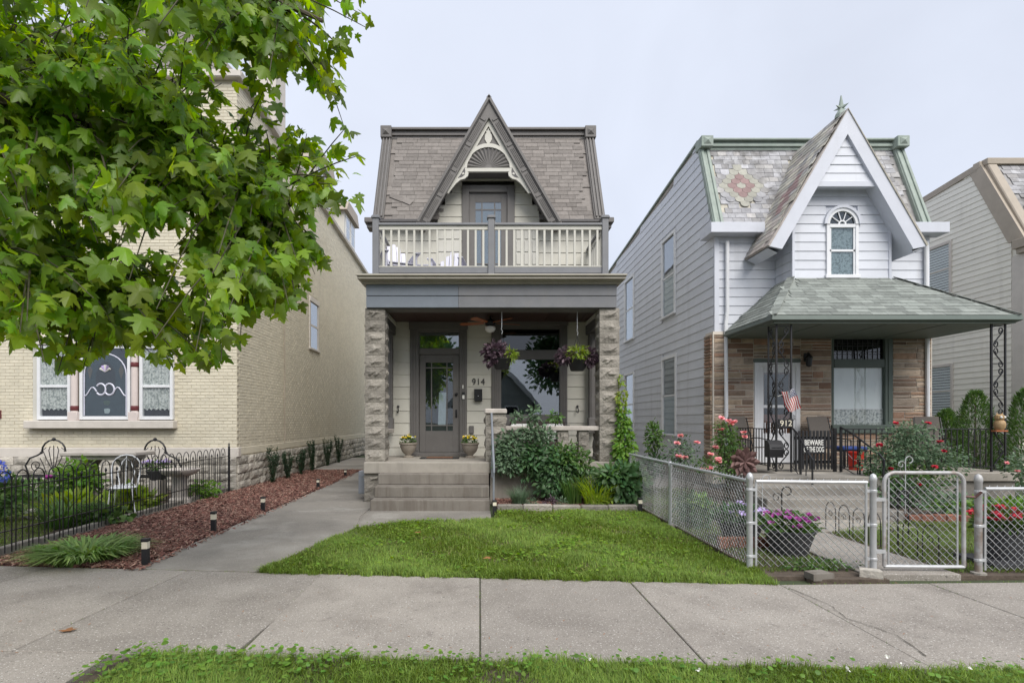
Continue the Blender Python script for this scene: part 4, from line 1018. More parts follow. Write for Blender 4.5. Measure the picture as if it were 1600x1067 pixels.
MB().box(a0 + .02, a1 - .02, QY - .034, QY - .031, .6, 2.88).build('inner_door', 'wood_orange', sd); MB().box(a0 + .15, a1 - .15, QY - .038, QY - .035, 1.75, 2.7).build('inner_pane', 'dark_room', sd)
MB().tube([(a1 - .05, QY - .08, 1.62), (a1 - .05, QY - .12, 1.63), (a1 - .05, QY - .12, 1.72), (a1 - .05, QY - .08, 1.73)], .012).build('handle', 'chrome', sd)
# window with leaded transom
d = MB().box(WN0, WN0 + .05, QY - .08, QY + .02, 1.32, 3.64, .006).box(WN1 - .19, WN1, QY - .10, QY + .02, 1.32, 3.64, .01).box(WN0 + .05, WN1 - .19, QY - .09, QY + .02, 2.86, 3.06, .008)
d.box(WN0 + .05, WN1 - .19, QY - .08, QY + .02, 3.56, 3.64, .006).box(WN0 - .02, WN1 + .02, QY - .14, QY + .02, 1.30, 1.50, .01).box(WN1 - .12, WN1 - .07, QY - .115, QY - .10, 1.55, 3.6, .006)
wf = d.build('front_window', 'green_paint', W); b0, b1 = WN0 + .05, WN1 - .19
MB().box(b0, b1, QY - .03, QY - .026, 1.50, 2.86).build('pane', 'glass_clear', wf); MB().box(b0, b1, QY + .0, QY + .003, 1.86, 2.86).build('blind', 'shade', wf)
lc = MB()
for i in range(40): lc.add([(b0 + (b1 - b0) * (i + k) / 40, QY - .012 + .010 * math.sin((i + k) * 1.5), z) for k in (0, 1) for z in (1.50, 1.87)], [(0, 2, 3, 1)])
lc.build('lace_curtain', 'lace', wf, smooth=True); MB().box(b0, b1, QY - .018, QY - .012, 1.865, 1.885).build('curtain_rod', 'white_trim', wf)
ld = MB().box(b0, b1, QY - .01, QY - .006, 3.06, 3.56)
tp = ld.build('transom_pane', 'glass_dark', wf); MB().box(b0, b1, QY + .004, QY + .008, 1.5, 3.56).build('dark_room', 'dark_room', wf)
l2 = MB()
for i in range(11): x = b0 + (b1 - b0) * i / 10; l2.box(x - .008, x + .008, QY - .022, QY - .012, 3.06, 3.56)
for z in (3.06, 3.18, 3.24, 3.38, 3.44, 3.555): l2.box(b0, b1, QY - .020, QY - .011, z - .006, z + .006)
l2.build('lead_came', 'iron', tp, kind='stuff')
ln = MB().box(7.74 - .05, 7.74 + .05, QY - .09, QY - .04, 3.0, 3.2, .01).tube([(7.74, QY - .08, 3.15), (7.74, QY - .16, 3.2), (7.74, QY - .2, 3.12)], .012).build('wall_lantern', 'iron', W)
MB().lathe((7.74, QY - .2, 2.86), [(.02, 0), (.06, .03), (.075, .2), (.09, .22), (.03, .3), (.01, .33)], 8).build('lantern_body', 'iron', ln)
# upper front siding and bay
planks(wb, 'lavender_siding', QX0, QX1, QY, 3.70, 6.05, .213)
for x in (QX0, QX1 - .09): MB().box(x - .015, x + .10, QY - .045, QY, 3.7, 6.05, .006).build('corner_board', 'lavender_trim', W)
for (x, x2) in ((5.87, 5.83), (10.60, 10.60)): MB().tube([(x, QY - .09, 5.85), (x, QY - .09, 4.2), (x2, QY - .10, 3.9), (x2, QY - .13, 1.0)], .045, 8).build('downspout', 'white_trim', W, smooth=True)
BX0_, BX1_, BY_ = 7.06, 9.24, 12.28
bay = MB().box(BX0_ + .02, BX1_ - .02, BY_ + .03, QY + .4, 4.4, 6.6).build('bay_wall', 'lavender_siding', W)
GC, GAZ, GFX, GFZ, GPY = 8.06, 8.42, 1.72, 5.42, 11.92
SLW = (GAZ - GFZ) / GFX
def wclip(z): w = max(0, (GAZ - .30 - z) / SLW); return (max(BX0_, GC - w), min(BX1_, GC + w))
planks(bay, 'lavender_siding', BX0_, BX1_, BY_, 4.6, 6.97, .205, holes=[(7.80, 8.52, 4.88, 6.42)], clip=wclip)
planks_side(bay, 'lavender_siding', BX0_, BY_ + .02, QY, 4.6, 6.0, .205); planks_side(bay, 'lavender_siding', BX1_, BY_ + .02, QY, 4.6, 6.0, .205, sgn=1)
for x in (BX0_, BX1_): MB().box(x - .03, x + .03, BY_ - .035, BY_ + .04, 4.6, 5.95, .006).build('corner_board', 'lavender_trim', W)
def qclip(z): w = max(0, (GAZ - .36 - z) / SLW); return (GC - w, GC + w)
peak = MB().prism([(GC - (GAZ - .3 - 6.80) / SLW, 6.80), (GC + (GAZ - .3 - 6.80) / SLW, 6.80), (GC, GAZ - .3)], GPY + .10, BY_ + .3).build('gable_peak', 'lavender_trim', W)
planks(peak, 'lavender_siding', 7, 9.2, GPY + .08, 6.86, 8.1, .19, clip=qclip)
MB().box(GC - .86, GC + .86, GPY + .05, GPY + .12, 6.745, 6.87, .006).build('peak_band', 'lavender_trim', W)
# arched window of the bay
wx = 8.16; f = MB()
f.box(7.80, 7.87, BY_ - .05, BY_ + .02, 4.88, 6.0, .005).box(8.45, 8.52, BY_ - .05, BY_ + .02, 4.88, 6.0, .005).box(7.77, 8.55, BY_ - .07, BY_ + .02, 4.80, 4.88, .006).box(7.87, 8.45, BY_ - .045, BY_ + .02, 5.94, 6.02, .005).box(7.87, 8.45, BY_ - .03, BY_ + .02, 5.40, 5.45, .004)
f.box(7.87, 7.91, BY_ - .03, BY_ + .02, 4.88, 5.94).box(8.41, 8.45, BY_ - .03, BY_ + .02, 4.88, 5.94)
aw = f.build('arched_window', 'white_trim', W)
def ring(r0, r1, y0, y1, cz=6.02, n=14, cx=wx):
    p = [(cx + r1 * math.cos(math.pi * k / n), cz + r1 * math.sin(math.pi * k / n)) for k in range(n + 1)] + [(cx + r0 * math.cos(math.pi * (n - k) / n), cz + r0 * math.sin(math.pi * (n - k) / n)) for k in range(n + 1)]
    return MB().prism(p[::-1], y0, y1)
ring(.29, .36, BY_ - .05, BY_ + .02).build('arch', 'white_trim', aw); ring(.36, .42, BY_ - .075, BY_ + .02).build('arch_hood', 'lavender_trim', aw); ring(.06, .09, BY_ - .035, BY_ + .01).build('fan_hub', 'white_trim', aw)
fl = MB()
for k in range(1, 5): a = math.pi * k / 5; fl.bar((wx + .08 * math.cos(a), BY_ - .02, 6.02 + .08 * math.sin(a)), (wx + .30 * math.cos(a), BY_ - .02, 6.02 + .30 * math.sin(a)), .018, .02, up=(0, 1, 0))
fl.build('fan_bar', 'white_trim', aw, kind='stuff')
MB().prism([(wx + .29 * math.cos(math.pi * k / 12), 6.02 + .29 * math.sin(math.pi * k / 12)) for k in range(13)][::-1], BY_ - .006, BY_ - .002).build('fan_pane', 'glass', aw)
MB().box(7.91, 8.41, BY_ - .012, BY_ - .008, 4.88, 5.40).build('pane', 'glass', aw); MB().box(7.91, 8.41, BY_ - .013, BY_ - .009, 5.45, 5.94).build('pane', 'glass', aw)
MB().box(7.87, 8.45, BY_ + .003, BY_ + .006, 4.88, 5.94).build('blind', 'lace', aw); MB().prism([(wx + .29 * math.cos(math.pi * k / 12), 6.02 + .29 * math.sin(math.pi * k / 12)) for k in range(13)][::-1], BY_ + .008, BY_ + .012).build('dark_room', 'dark_room', aw)
# eaves and gable
for (x0, x1) in ((QX0 - .22, BX0_ - .42), (BX1_ + .30, QX1 + .24)):
    MB().box(x0, x1, 12.66, QY + .05, 5.98, 6.22, .008).build('eave_fascia', 'lavender_trim', W)
MB().box(QX0 - .215, QX0 + .02, QY + .053, QY + .32, 5.985, 6.21, .008).build('eave_return', 'lavender_trim', W)
WM0, WM1 = (12.98, 6.18), (13.92, 8.62)
wv = Vector((0, WM1[0] - WM0[0], WM1[1] - WM0[1])); WL = wv.length; wv.normalize(); wn_ = Vector((0, -wv.z, wv.y))
def wman(x, t, off=0.0): return Vector((x, WM0[0], WM0[1])) + wv * t + wn_ * off
WRX0, WRX1 = QX0 - .03, QX1 + .02
sr = MB().prismx([(13.85, 8.55), (24.5, wtop(24.5) - .06), (24.5, wtop(24.5)), (13.92, 8.66)], WRX0 + .03, WRX1 - .03).build('slate_roof', 'slate_worn', W)
nbw = (GAZ - WM0[1]) / SLW; ntw = (GAZ - WM0[1]) / wv.z
for s in (-1, 1):
    xo = WRX0 + .05 if s < 0 else WRX1 - .05
    pl = [(xo, 0), (GC + s * (nbw - .05), 0), (GC, ntw * .975), (GC, WL), (xo, WL)]
    V = [wman(x, t, o) for o in (0, -.05) for x, t in pl]; n = len(pl)
    MB().add(V, [tuple(range(n)), tuple(range(2 * n - 1, n - 1, -1))] + [(i, (i + 1) % n, (i + 1) % n + n, i + n) for i in range(n)]).build('roof_deck', 'slate_worn', sr)
SLZ = [(.17, .17), (.22, .17), (.27, .17)]
SLM = [MB().obox((0, 0, 0), (w / 2, 0, 0), (0, h / 2, 0), (0, 0, .006), .003).mesh('slate', 'slate') for w, h in SLZ]
def scale_mesh(mat, w=.215, h=.19):
    o = [(-w / 2, h / 2), (-w / 2, -h * .15)] + [(w / 2 * math.cos(math.pi + math.pi * k / 6), -h * .15 + h * .42 * math.sin(math.pi + math.pi * k / 6)) for k in range(1, 6)] + [(w / 2, -h * .15), (w / 2, h / 2)]
    n = len(o); V = [(x, y, z) for z in (-.006, .008) for x, y in o]
    return MB().add(V, [tuple(range(n))[::-1], tuple(range(n, 2 * n))] + [(i, (i + 1) % n, (i + 1) % n + n, i + n) for i in range(n)]).mesh('slate', mat)
FS = {k: scale_mesh(k) for k in ('slate_red', 'slate_green', 'slate')}
DC, DT = gx(1157, 13.45), 1.30                      # centre of the diamond pattern
def diam(c):
    t = (c - wman(0, 0)).dot(wv); return abs(c.x - DC) / .64 + abs(t - DT) / .72
def wkeep(c):
    if not (c.z > GAZ - .1 or abs(c.x - GC) > (GAZ - c.z) / SLW * .95 + .02): return False
    return diam(c) > 1.0
nsl = shingle_rows(sr, SLM, SLZ, wman(WRX0 + .24, .02), (1, 0, 0), wv, wn_, WRX1 - WRX0 - .5, WL - .12, .140, wkeep, name='slate')
fm = Matrix((Vector((1, 0, 0)), (wv - wn_ * .055).normalized(), wn_)).transposed().to_4x4()
for r in range(-6, 7):
    for q in range(-4, 5):
        x = DC + q * .222 + (.111 if r % 2 else 0); t = DT + r * .140; dd = abs(x - DC) / .64 + abs(t - DT) / .72
        if dd > 1.12: continue
        mm = fm.copy(); mm.translation = wman(x, t, .026)
        k = 'slate_red' if .16 < dd < .60 else ('slate_green' if dd < .98 else 'slate')
        link('slate', FS[k], sr, mm)
for x in (WRX0 + .11, WRX1 - .11):
    e = MB().obox(wman(x, WL / 2 - .02, .03), (.125, 0, 0), wv * (WL / 2), wn_ * .06, .01)
    for k in (-.07, .07): e.obox(wman(x + k, WL / 2 - .02, .10), (.035, 0, 0), wv * (WL / 2 - .02), wn_ * .02, .012)
    e.build('hip_trim', 'verdigris', W)
e = MB()
for (z0, z1, o) in ((8.46, 8.53, .05), (8.535, 8.60, .10), (8.605, 8.67, .06), (8.675, 8.72, .15)): e.box(WRX0, WRX1, 13.86 - o, 14.0, z0, z1, .006)
e.build('roof_cornice', 'verdigris', W)
for x in (WRX0 + .12, WRX1 - .12):
    b = MB().box(x - .15, x + .15, 13.60, 14.0, 8.46, 8.73, .01).build('corner_block', 'verdigris', W)
    MB().add([(x - .09, 13.596, 8.52), (x + .09, 13.596, 8.52), (x + .09, 13.596, 8.68), (x - .09, 13.596, 8.68), (x, 13.55, 8.60)], [(0, 1, 4), (1, 2, 4), (2, 3, 4), (3, 0, 4)]).build('boss', 'verdigris', b)
for s in (-1, 1):
    fo = Vector((GC + s * GFX, GPY, GFZ)); ap = Vector((GC, GPY, GAZ)); dr = (ap - fo).normalized(); inn = Vector((-s * abs(dr.z), 0, -abs(dr.x)))
    bw = .27; hz = bw / abs(inn.x)
    MB().prism([(fo.x, fo.z), (ap.x, ap.z), (ap.x, ap.z - bw / abs(inn.z)), (fo.x - s * hz * .9, fo.z - .06)], GPY, GPY + .07).build('bargeboard', 'lavender_trim', W)
    mid = (fo + ap) / 2
    # sloping roof slab and its soffit, back to the mansard
    q = MB(); o1 = Vector((s * abs(dr.z), 0, abs(dr.x))) * .035
    V = []
    for (p, yb) in ((fo, 13.05), (ap, 13.95)):
        for off in (0.0, .04):
            for y in (GPY - .02, yb): V.append((p.x + o1.x / .035 * off * (p is fo), y, p.z + o1.z / .035 * off))
    q.add(V, [(0, 1, 5, 4), (2, 6, 7, 3), (0, 4, 6, 2), (1, 3, 7, 5), (0, 2, 3, 1), (4, 5, 7, 6)])
    sl = q.build('gable_roof', 'slate_worn', W)
    i2 = inn * bw
    MB().add([fo + i2 * .95 + Vector((0, .07, 0)), ap + Vector((0, .07, -bw / abs(inn.z))), ap + Vector((0, .5, -bw / abs(inn.z))), fo + i2 * .95 + Vector((0, 1.0, 0)), fo + Vector((0, .07, -.02)), fo + Vector((0, 1.0, -.02))], [(0, 1, 2, 3), (0, 3, 5, 4)]).build('gable_soffit', 'lavender_trim', W)
    # courses on the slope
    nn = Vector((s * abs(dr.z), 0, abs(dr.x))); ux = Vector((0, -1, 0)) if s < 0 else Vector((0, 1, 0))
    Lw = (ap - fo).length
    def gk(c, s=s): return c.y < 12.93 + max(0, (c.z - 6.1)) * .385 + .1
    if s < 0:
        SL2 = [MB().obox((0, 0, 0), (w / 2, 0, 0), (0, h / 2, 0), (0, 0, .007), .003).mesh('slate', 'slate_worn') for w, h in SLZ]
        SLR = [MB().obox((0, 0, 0), (w / 2, 0, 0), (0, h / 2, 0), (0, 0, .007), .003).mesh('slate', 'slate_red') for w, h in SLZ]
        before = len(sl.children)
        shingle_rows(sl, SL2, SLZ, Vector((fo.x, 13.95, fo.z)) + nn * .035, ux, dr, nn, 13.95 - GPY, Lw, .14, gk, name='slate')
        cc = Vector((GC - GFX * .52, 12.45, GFZ + (GAZ - GFZ) * .48))
        for ch in sl.children:
            dd = abs(ch.matrix_basis.translation.y - cc.y) / .28 + abs((ch.matrix_basis.translation - cc).dot(dr)) / .75
            if dd < 1: ch.data = SLR[1]
fin = MB().lathe((GC - .03, GPY + .18, GAZ - .10), [(.13, 0), (.12, .08), (.07, .16), (.05, .20), (.055, .24), (.012, .50)], 8).build('finial', 'verdigris', W)
for a in range(4): MB().add([(GC - .03 + c * math.cos(a * math.pi / 2 + .4) - w * math.sin(a * math.pi / 2 + .4), GPY + .18 + c * math.sin(a * math.pi / 2 + .4) + w * math.cos(a * math.pi / 2 + .4), GAZ + z) for c, w, z in ((.03, -.03, .10), (.03, .03, .10), (.18, 0, .15), (.04, 0, .17))], [(0, 1, 2), (0, 2, 3), (1, 3, 2)]).build('finial_leaf', 'verdigris', fin)

# porch roof (hipped), soffit, gutter
E0, E1, EY, EZ = 5.80, 10.74, 10.78, 3.68
T0, T1, TY, TZ = 7.03, 9.36, 12.30, 4.82
pr = MB().add([(E0, EY, EZ), (E1, EY, EZ), (T1, TY, TZ), (T0, TY, TZ), (E0, QY, EZ), (E1, QY, EZ), (T0, QY, TZ), (T1, QY, TZ)], [(0, 1, 2, 3), (4, 0, 3, 6), (1, 5, 7, 2), (3, 2, 7, 6)]).build('porch_roof', 'shingle_green', W)
SGS = [(.24, .17), (.30, .17), (.36, .17)]
SGM = [MB().obox((0, 0, 0), (w / 2, 0, 0), (0, h / 2, 0), (0, 0, .005), .002).mesh('shingle', 'shingle_green') for w, h in SGS]
fv = Vector((0, TY - EY, TZ - EZ)); FL = fv.length; fv.normalize(); fnm = Vector((0, -fv.z, fv.y))
def fkeep(c):
    k = (c.y - EY) / (TY - EY); return E0 + (T0 - E0) * k + .06 < c.x < E1 + (T1 - E1) * k - .06
shingle_rows(pr, SGM, SGS, (E0, EY, EZ), (1, 0, 0), fv, fnm, E1 - E0, FL, .137, fkeep, lift=.008)
sv = Vector((T0 - E0, 0, TZ - EZ)); SLn = sv.length; sv.normalize(); snm = Vector((-sv.z, 0, sv.x))
def skeep(c): return c.y > EY + (TY - EY) * (c.x - E0) / (T0 - E0) + .06 and c.y < QY - .05
shingle_rows(pr, SGM, SGS, (E0, QY, EZ), (0, -1, 0), sv, snm, QY - EY, SLn, .137, skeep, lift=.008)
for (xe, xt) in ((E0, T0), (E1, T1)):
    for k in range(9):
        a, b = k / 9, (k + 1.25) / 9; p = Vector((xe + (xt - xe) * a, EY + (TY - EY) * a, EZ + (TZ - EZ) * a)); q = Vector((xe + (xt - xe) * min(b, 1), EY + (TY - EY) * min(b, 1), EZ + (TZ - EZ) * min(b, 1)))
        MB().bar(p + Vector((0, 0, .028)), q + Vector((0, 0, .018)), .16, .012, ch=.003).build('ridge_shingle', 'shingle_green', pr)
MB().box(E0 + .06, E1 - .06, EY + .06, QY + .0, EZ - .14, EZ - .09).build('porch_soffit', 'green_soffit', W)
for x in (6.9, 8.2, 9.4): MB().box(x - .02, x + .02, EY + .2, QY - .02, EZ - .150, EZ - .141).build('soffit_batten', 'green_soffit', W)
gu = MB(); prof = [(0, 0), (-.02, -.10), (.05, -.14), (.12, -.14), (.12, .0)]
V = []
for (x, s) in ((E0, -1), (E1, 1)):
    for (o, z) in prof: V.append((x - s * (.0 + o), EY + o, EZ + .02 + z))
gu.add(V, [(i, (i + 1) % 5, (i + 1) % 5 + 5, i + 5) for i in range(5)])
gu.build('gutter', 'green_paint', W)
V = []
for y in (EY, QY):
    for (o, z) in prof: V.append((E0 + o, y + (o if y == EY else 0), EZ + .0195 + z))
MB().add(V, [(i, i + 5, (i + 1) % 5 + 5, (i + 1) % 5) for i in range(5)]).build('side_gutter', 'green_paint', W)
V = []
for y in (EY, QY):
    for (o, z) in prof: V.append((E1 - o, y + (o if y == EY else 0), EZ + .0195 + z))
MB().add(V, [(i, (i + 1) % 5, (i + 1) % 5 + 5, i + 5) for i in range(5)]).build('side_gutter', 'green_paint', W)
# porch floor and stairs
MB().box(5.86, 10.66, 10.74, QY, .40, .57, .012).build('porch_floor', 'slab_concrete', W); MB().box(5.9, 10.62, 10.8, QY, -.1, .40).build('porch_base', 'concrete_drive', W)
ws = MB().box(5.3, 7.5, 10.3, 10.735, 0, .40).build('steps', 'slab_concrete', W)
for (y, z, xa, xb) in ((10.05, .565, 5.05, 7.5), (9.55, .43, 4.85, 6.9), (9.1, .29, 4.80, 6.85), (8.72, .15, 4.75, 6.8)): MB().box(xa, xb, y, 10.735 if z > .5 else y + .498, -.05, z, .012).build('step', 'concrete_drive', ws)
# wrought iron posts with scrolls
def scroll_panel(mb, p, q, z0, z1, n, r=.008):
    """S scrolls between two uprights p, q (xy)"""
    p, q = Vector((*p, 0)), Vector((*q, 0)); u = (q - p); w = u.length; u /= w; hgt = (z1 - z0) / n
    for k in range(n):
        zc = z0 + hgt * (k + .5); s = 1 if k % 2 else -1; pts = []
        for i in range(31):
            t = i / 30
            if t < .35: a = t / .35; ang = -math.pi * 2.2 * (1 - a); rr = w * .30 * (.25 + .75 * a); x = .5 * w + s * (w * .16 + rr * math.cos(ang) * .6 - .0); z = zc - hgt * .30 + rr * math.sin(ang)
            elif t < .65: a = (t - .35) / .3; x = .5 * w + s * w * (.34 - .68 * a); z = zc - hgt * .30 + hgt * .60 * a
            else: a = (t - .65) / .35; ang = math.pi * 2.2 * a; rr = w * .30 * (1 - .75 * a); x = .5 * w - s * (w * .16 + rr * math.cos(ang) * .6); z = zc + hgt * .30 + rr * math.sin(ang)
            pts.append((p.x + u.x * x, p.y + u.y * x, z))
        mb.tube(pts, r, 5)
def iron_post(x, y, corner):
    b = MB(); P = [(x, y)] + ([(x + .30, y), (x, y + .30)] if corner else [(x + .28, y)])
    ip = MB().box(x - .016, x + .016, y - .016, y + .016, .57, EZ - .13).build('iron_post', 'iron', W)
    for (a, c) in P[1:]: MB().box(a - .014, a + .014, c - .014, c + .014, .57, EZ - .13).build('upright', 'iron', ip)
    for (a, c) in P[1:]:
        m = MB(); scroll_panel(m, (x, y), (a, c), .62, EZ - .2, 7, .012); m.build('scrollwork', 'iron', ip)
        for z in (.60, 1.45, 2.1, 2.75, 3.5): MB().bar((x, y, z), (a, c, z), .012, .016).build('cross_bar', 'iron', ip)
iron_post(5.98, 10.98, True); iron_post(10.32, 10.98, False)
# porch railings
def iron_rail(a, b, z0, z1, n, parent, name='iron_railing'):
    a, b = Vector(a), Vector(b)
    r = MB().bar((a.x, a.y, a.z + z1), (b.x, b.y, b.z + z1), .035, .02, ch=.004).build(name, 'iron', parent)
    MB().bar((a.x, a.y, a.z + z0), (b.x, b.y, b.z + z0), .02, .015).build('lower_bar', 'iron', r)
    for i in range(n + 1):
        c = a + (b - a) * i / n; w = .016 if 0 < i < n else .022; MB().box(c.x - w / 2, c.x + w / 2, c.y - w / 2, c.y + w / 2, c.z + (z0 if 0 < i < n else -.02 if z0 < .2 else 0), c.z + z1).build('picket', 'iron', r)
    return r
iron_rail((5.98, 11.3, .57), (5.98, 12.85, .57), .10, .86, 13, W); iron_rail((7.28, 10.95, .57), (10.30, 10.95, .57), .10, .86, 26, W)
for (x0, x1) in ((6.24, 6.08), (7.22, 7.38)):
    h = MB().tube([(x0, 10.9, 1.47), (x0 * .7 + x1 * .3, 10.6, 1.34), (x1, 10.05, .98), (x1, 9.93, .88), (x1, 9.93, .75)], .018, 8).build('stair_rail', 'iron', W)
    for (y, zt, zb) in ((10.9, 1.47, .57), (10.45, 1.24, .565), (9.95, .90, .43)): x = x0 + (x1 - x0) * (10.9 - y) / .95; MB().box(x - .012, x + .012, y - .012, y + .012, zb, zt).build('post', 'iron', h)
    MB().tube([(x0, 10.9, .70), (x1, 9.95, .30)], .009, 5).build('lower_bar', 'iron', h)
    for k in range(3): y = 10.78 - k * .28; x = x0 + (x1 - x0) * (10.9 - y) / .95; zz = 1.47 - (10.9 - y) * .58; MB().box(x - .007, x + .007, y - .007, y + .007, zz - .72, zz).build('picket', 'iron', h)
pg = MB().box(6.34, 6.37, 10.93, 10.96, .6, 1.38).box(7.12, 7.17, 10.93, 10.98, .57, 1.45).box(6.34, 7.15, 10.955, 10.985, .74, .80).box(6.34, 7.15, 10.955, 10.985, 1.22, 1.28).build('porch_gate', 'iron', W)
for i in range(10): MB().box(6.40 + i * .073, 6.445 + i * .073, 10.93, 10.95, .62, 1.40, .004).build('slat', 'iron', pg)

# ------------------------------------------------------------------ the cream house at the edge
K = thing('row_house', 'cream vinyl-sided house with beige trim at the edge of view', 'house', (16, 13, 0))
KX, KY = 13.0, 13.0
def ktop(y): return 8.25 - (y - 14.1) * .09
kb = MB().prismx([(KY + .04, 0), (25, 0), (25, ktop(25) - .02), (14.15, 8.2), (KY + .1, 5.95)], KX + .02, 18.0).build('wall', 'vinyl_cream', K)
KWIN = [(15.0, 16.0, 1.75, 3.10), (15.05, 16.0, 5.15, 6.5)]
planks_side(kb, 'vinyl_cream', KX, KY, 20.5, 1.25, 8.2, .148, top=ktop, front=lambda z: KY + .30 if z < 5.9 else KY + .30 + (z - 5.9) * .50, holes=[(a - .08, b + .08, c - .08, e + .08) for a, b, c, e in KWIN])
MB().box(KX - .02, 18.0, KY + .1, 25, -.1, 1.24).build('foundation', 'limestone', K)
for (a, b, c, e) in KWIN:
    wf = MB().box(KX - .04, KX + .03, a - .08, a, c - .08, e + .08, .005).box(KX - .04, KX + .03, b, b + .08, c - .08, e + .08, .005).box(KX - .045, KX + .03, a, b, e, e + .08, .005).box(KX - .06, KX + .03, a, b, c - .08, c, .005).box(KX - .02, KX + .03, a, b, (c + e) / 2 - .02, (c + e) / 2 + .02).build('side_window', 'stone_trim', K)
    MB().box(KX - .006, KX, a, b, c, e).build('pane', 'glass_clear', wf); MB().box(KX + .014, KX + .018, a, b, c, e).build('blind', 'room_wall', wf)
    for i in range(18): z = c + (e - c) * (i + .5) / 18; MB().box(KX + .004, KX + .012, a, b, z - .028, z + .028).build('slat', 'shade', wf)
e = MB().add([(KX - .04, KY - .05, 5.95), (KX - .04, KY + .35, 5.95), (KX - .04, 14.45, 8.2), (KX - .04, 14.1, 8.25), (KX + .04, KY - .05, 5.95), (KX + .04, KY + .35, 5.95), (KX + .04, 14.45, 8.2), (KX + .04, 14.1, 8.25)], [(3, 2, 1, 0), (0, 1, 5, 4), (4, 5, 6, 7), (0, 4, 7, 3), (1, 2, 6, 5), (2, 3, 7, 6)]).build('rake_board', 'beige_trim', K)
MB().box(KX - .05, KX + .1, 14.1, 14.3, 8.15, 8.32, .01).box(KX + .02, 18, 13.95, 14.3, 8.18, 8.34, .01).build('roof_cornice', 'beige_trim', K)
MB().add([(KX - .045, y, ktop(y) + dz_) for y in (14.2, 20.5) for dz_ in (-.12, .04)] + [(KX + .1, y, ktop(y) + dz_) for y in (14.2, 20.5) for dz_ in (-.12, .04)], [(0, 2, 3, 1), (1, 3, 7, 5), (0, 4, 6, 2), (0, 1, 5, 4), (2, 6, 7, 3), (4, 5, 7, 6)]).build('rake_board', 'beige_trim', K)
MB().box(KX - .15, KX + .15, 12.6, KY + .15, 5.72, 5.94, .01).box(KX - .1, KX + .1, 12.75, KY + .1, 5.60, 5.72, .01).build('eave_bracket', 'beige_trim', K)
planks(kb, 'vinyl_cream', KX + .1, 18.0, KY + .02, 1.25, 5.9, .148, holes=[(14.4, 15.6, 2.0, 4.0)])
MB().box(KX - .01, KX + .10, KY - .02, KY + .30, 1.24, 5.6, .008).build('corner_board', 'stone_trim', K)
kf = MB().box(14.4, 14.5, KY - .03, KY + .03, 2.0, 4.0, .006).box(15.5, 15.6, KY - .03, KY + .03, 2.0, 4.0, .006).box(14.5, 15.5, KY - .03, KY + .03, 3.9, 4.0, .006).box(14.35, 15.65, KY - .06, KY + .03, 1.9, 2.0, .006).box(14.5, 15.5, KY - .02, KY + .03, 2.96, 3.02).build('front_window', 'stone_trim', K)
MB().box(14.5, 15.5, KY + .0, KY + .005, 2.0, 3.9).build('pane', 'glass', kf)
kv = Vector((0, 1.08, 2.24)); KL = kv.length; kv.normalize(); kn = Vector((0, -kv.z, kv.y))
kr = MB().obox(Vector((15.5, 13.0, 5.97)) + kv * KL / 2, (2.45, 0, 0), kv * KL / 2, kn * .03).build('roof', 'slate', K)
MB().obox(Vector((KX + .16, 13.0, 5.97)) + kv * KL / 2, (.12, 0, 0), kv * KL / 2, kn * .09, .02).build('hip_trim', 'beige_trim', K)
shingle_rows(kr, SLM, SLZ, Vector((KX + .3, 13.0, 5.97)) + kn * .03, (1, 0, 0), kv, kn, 1.1, KL, .14, lambda c: True, name='slate')

# ------------------------------------------------------------------ the yellow brick house
Y = thing('brick_house', 'cream-painted brick house with a three-part window behind the maple branches', 'house', (-8, 12.6, 0))
YX, YY = -5.63, 12.6
def ytop(y): return 9.45 - (y - 15.5) * .055
yb_ = MB().box(-16, YX + .002, YY - .002, 28, .5, 8.7).build('wall', 'yellow_mortar', Y)
MB().prismx([(YY - .002, 8.7), (16.2, 8.7), (16.2, ytop(16.2)), (YY - .002, ytop(YY))], -16, YX + .002).build('gable_wall', 'yellow_mortar', Y)
MB().prismx([(16.2, 8.7), (28, 8.7), (28, 8.72), (16.2, ytop(16.2))], -16, YX + .0019).build('upper_wall', 'yellow_mortar', Y)
VX0, VX1, VZ0, VZ1 = gx(56, YY), gx(276, YY), 1.58, 3.52
BRK = MB().obox((0, 0, 0), (.1, 0, 0), (0, .022, 0), (0, 0, .032), .006).mesh('brick', 'yellow_brick')
big = []; rows = MB()
nr = 0; z = 1.02
while z < 9.4:
    off = .105 if nr % 2 else 0; x = YX - .105 - off
    if off: big.append((YX - .05, z, .48))
    while x > -16:
        if not (VX0 - .02 < x < VX1 + .02 and VZ0 - .2 < z < VZ1): big.append((x, z, 1.0))
        x -= .21
    z += .075; nr += 1
big.sort(key=lambda b: abs(b[0] + 6.4) + abs(b[1] - 1.7) * .7)
vis = [b for b in big if b[1] < 3.1 and b[0] > -10.7]
vs = set(vis[:300])
for (x, z, s) in vis[:300]: link('brick', BRK, yb_, T3(x, YY + .012 + random.uniform(-.002, .002), z) @ Matrix.Rotation(random.uniform(-.01, .01), 4, 'Y') @ Matrix.Diagonal((s, 1, 1, 1)))
def brick_np(L):
    """L rows: centre xyz, half-length, axis ('x' or 'y')"""
    L = np.array(L); n = len(L); c = L[:, :3]; h = L[:, 3]
    S = np.array(_S8, float); V = np.zeros((n, 8, 3))
    V[:, :, 0] = c[:, None, 0] + S[None, :, 0] * np.where(L[:, 4] == 0, h, .022)[:, None]
    V[:, :, 1] = c[:, None, 1] + S[None, :, 1] * np.where(L[:, 4] == 0, .022, h)[:, None]
    V[:, :, 2] = c[:, None, 2] + S[None, :, 2] * .032
    T = []
    for f in _BF: T += [(f[0], f[1], f[2]), (f[0], f[2], f[3])]
    return V.reshape(-1, 3), (np.array(T)[None] + (np.arange(n) * 8)[:, None, None]).reshape(-1, 3)
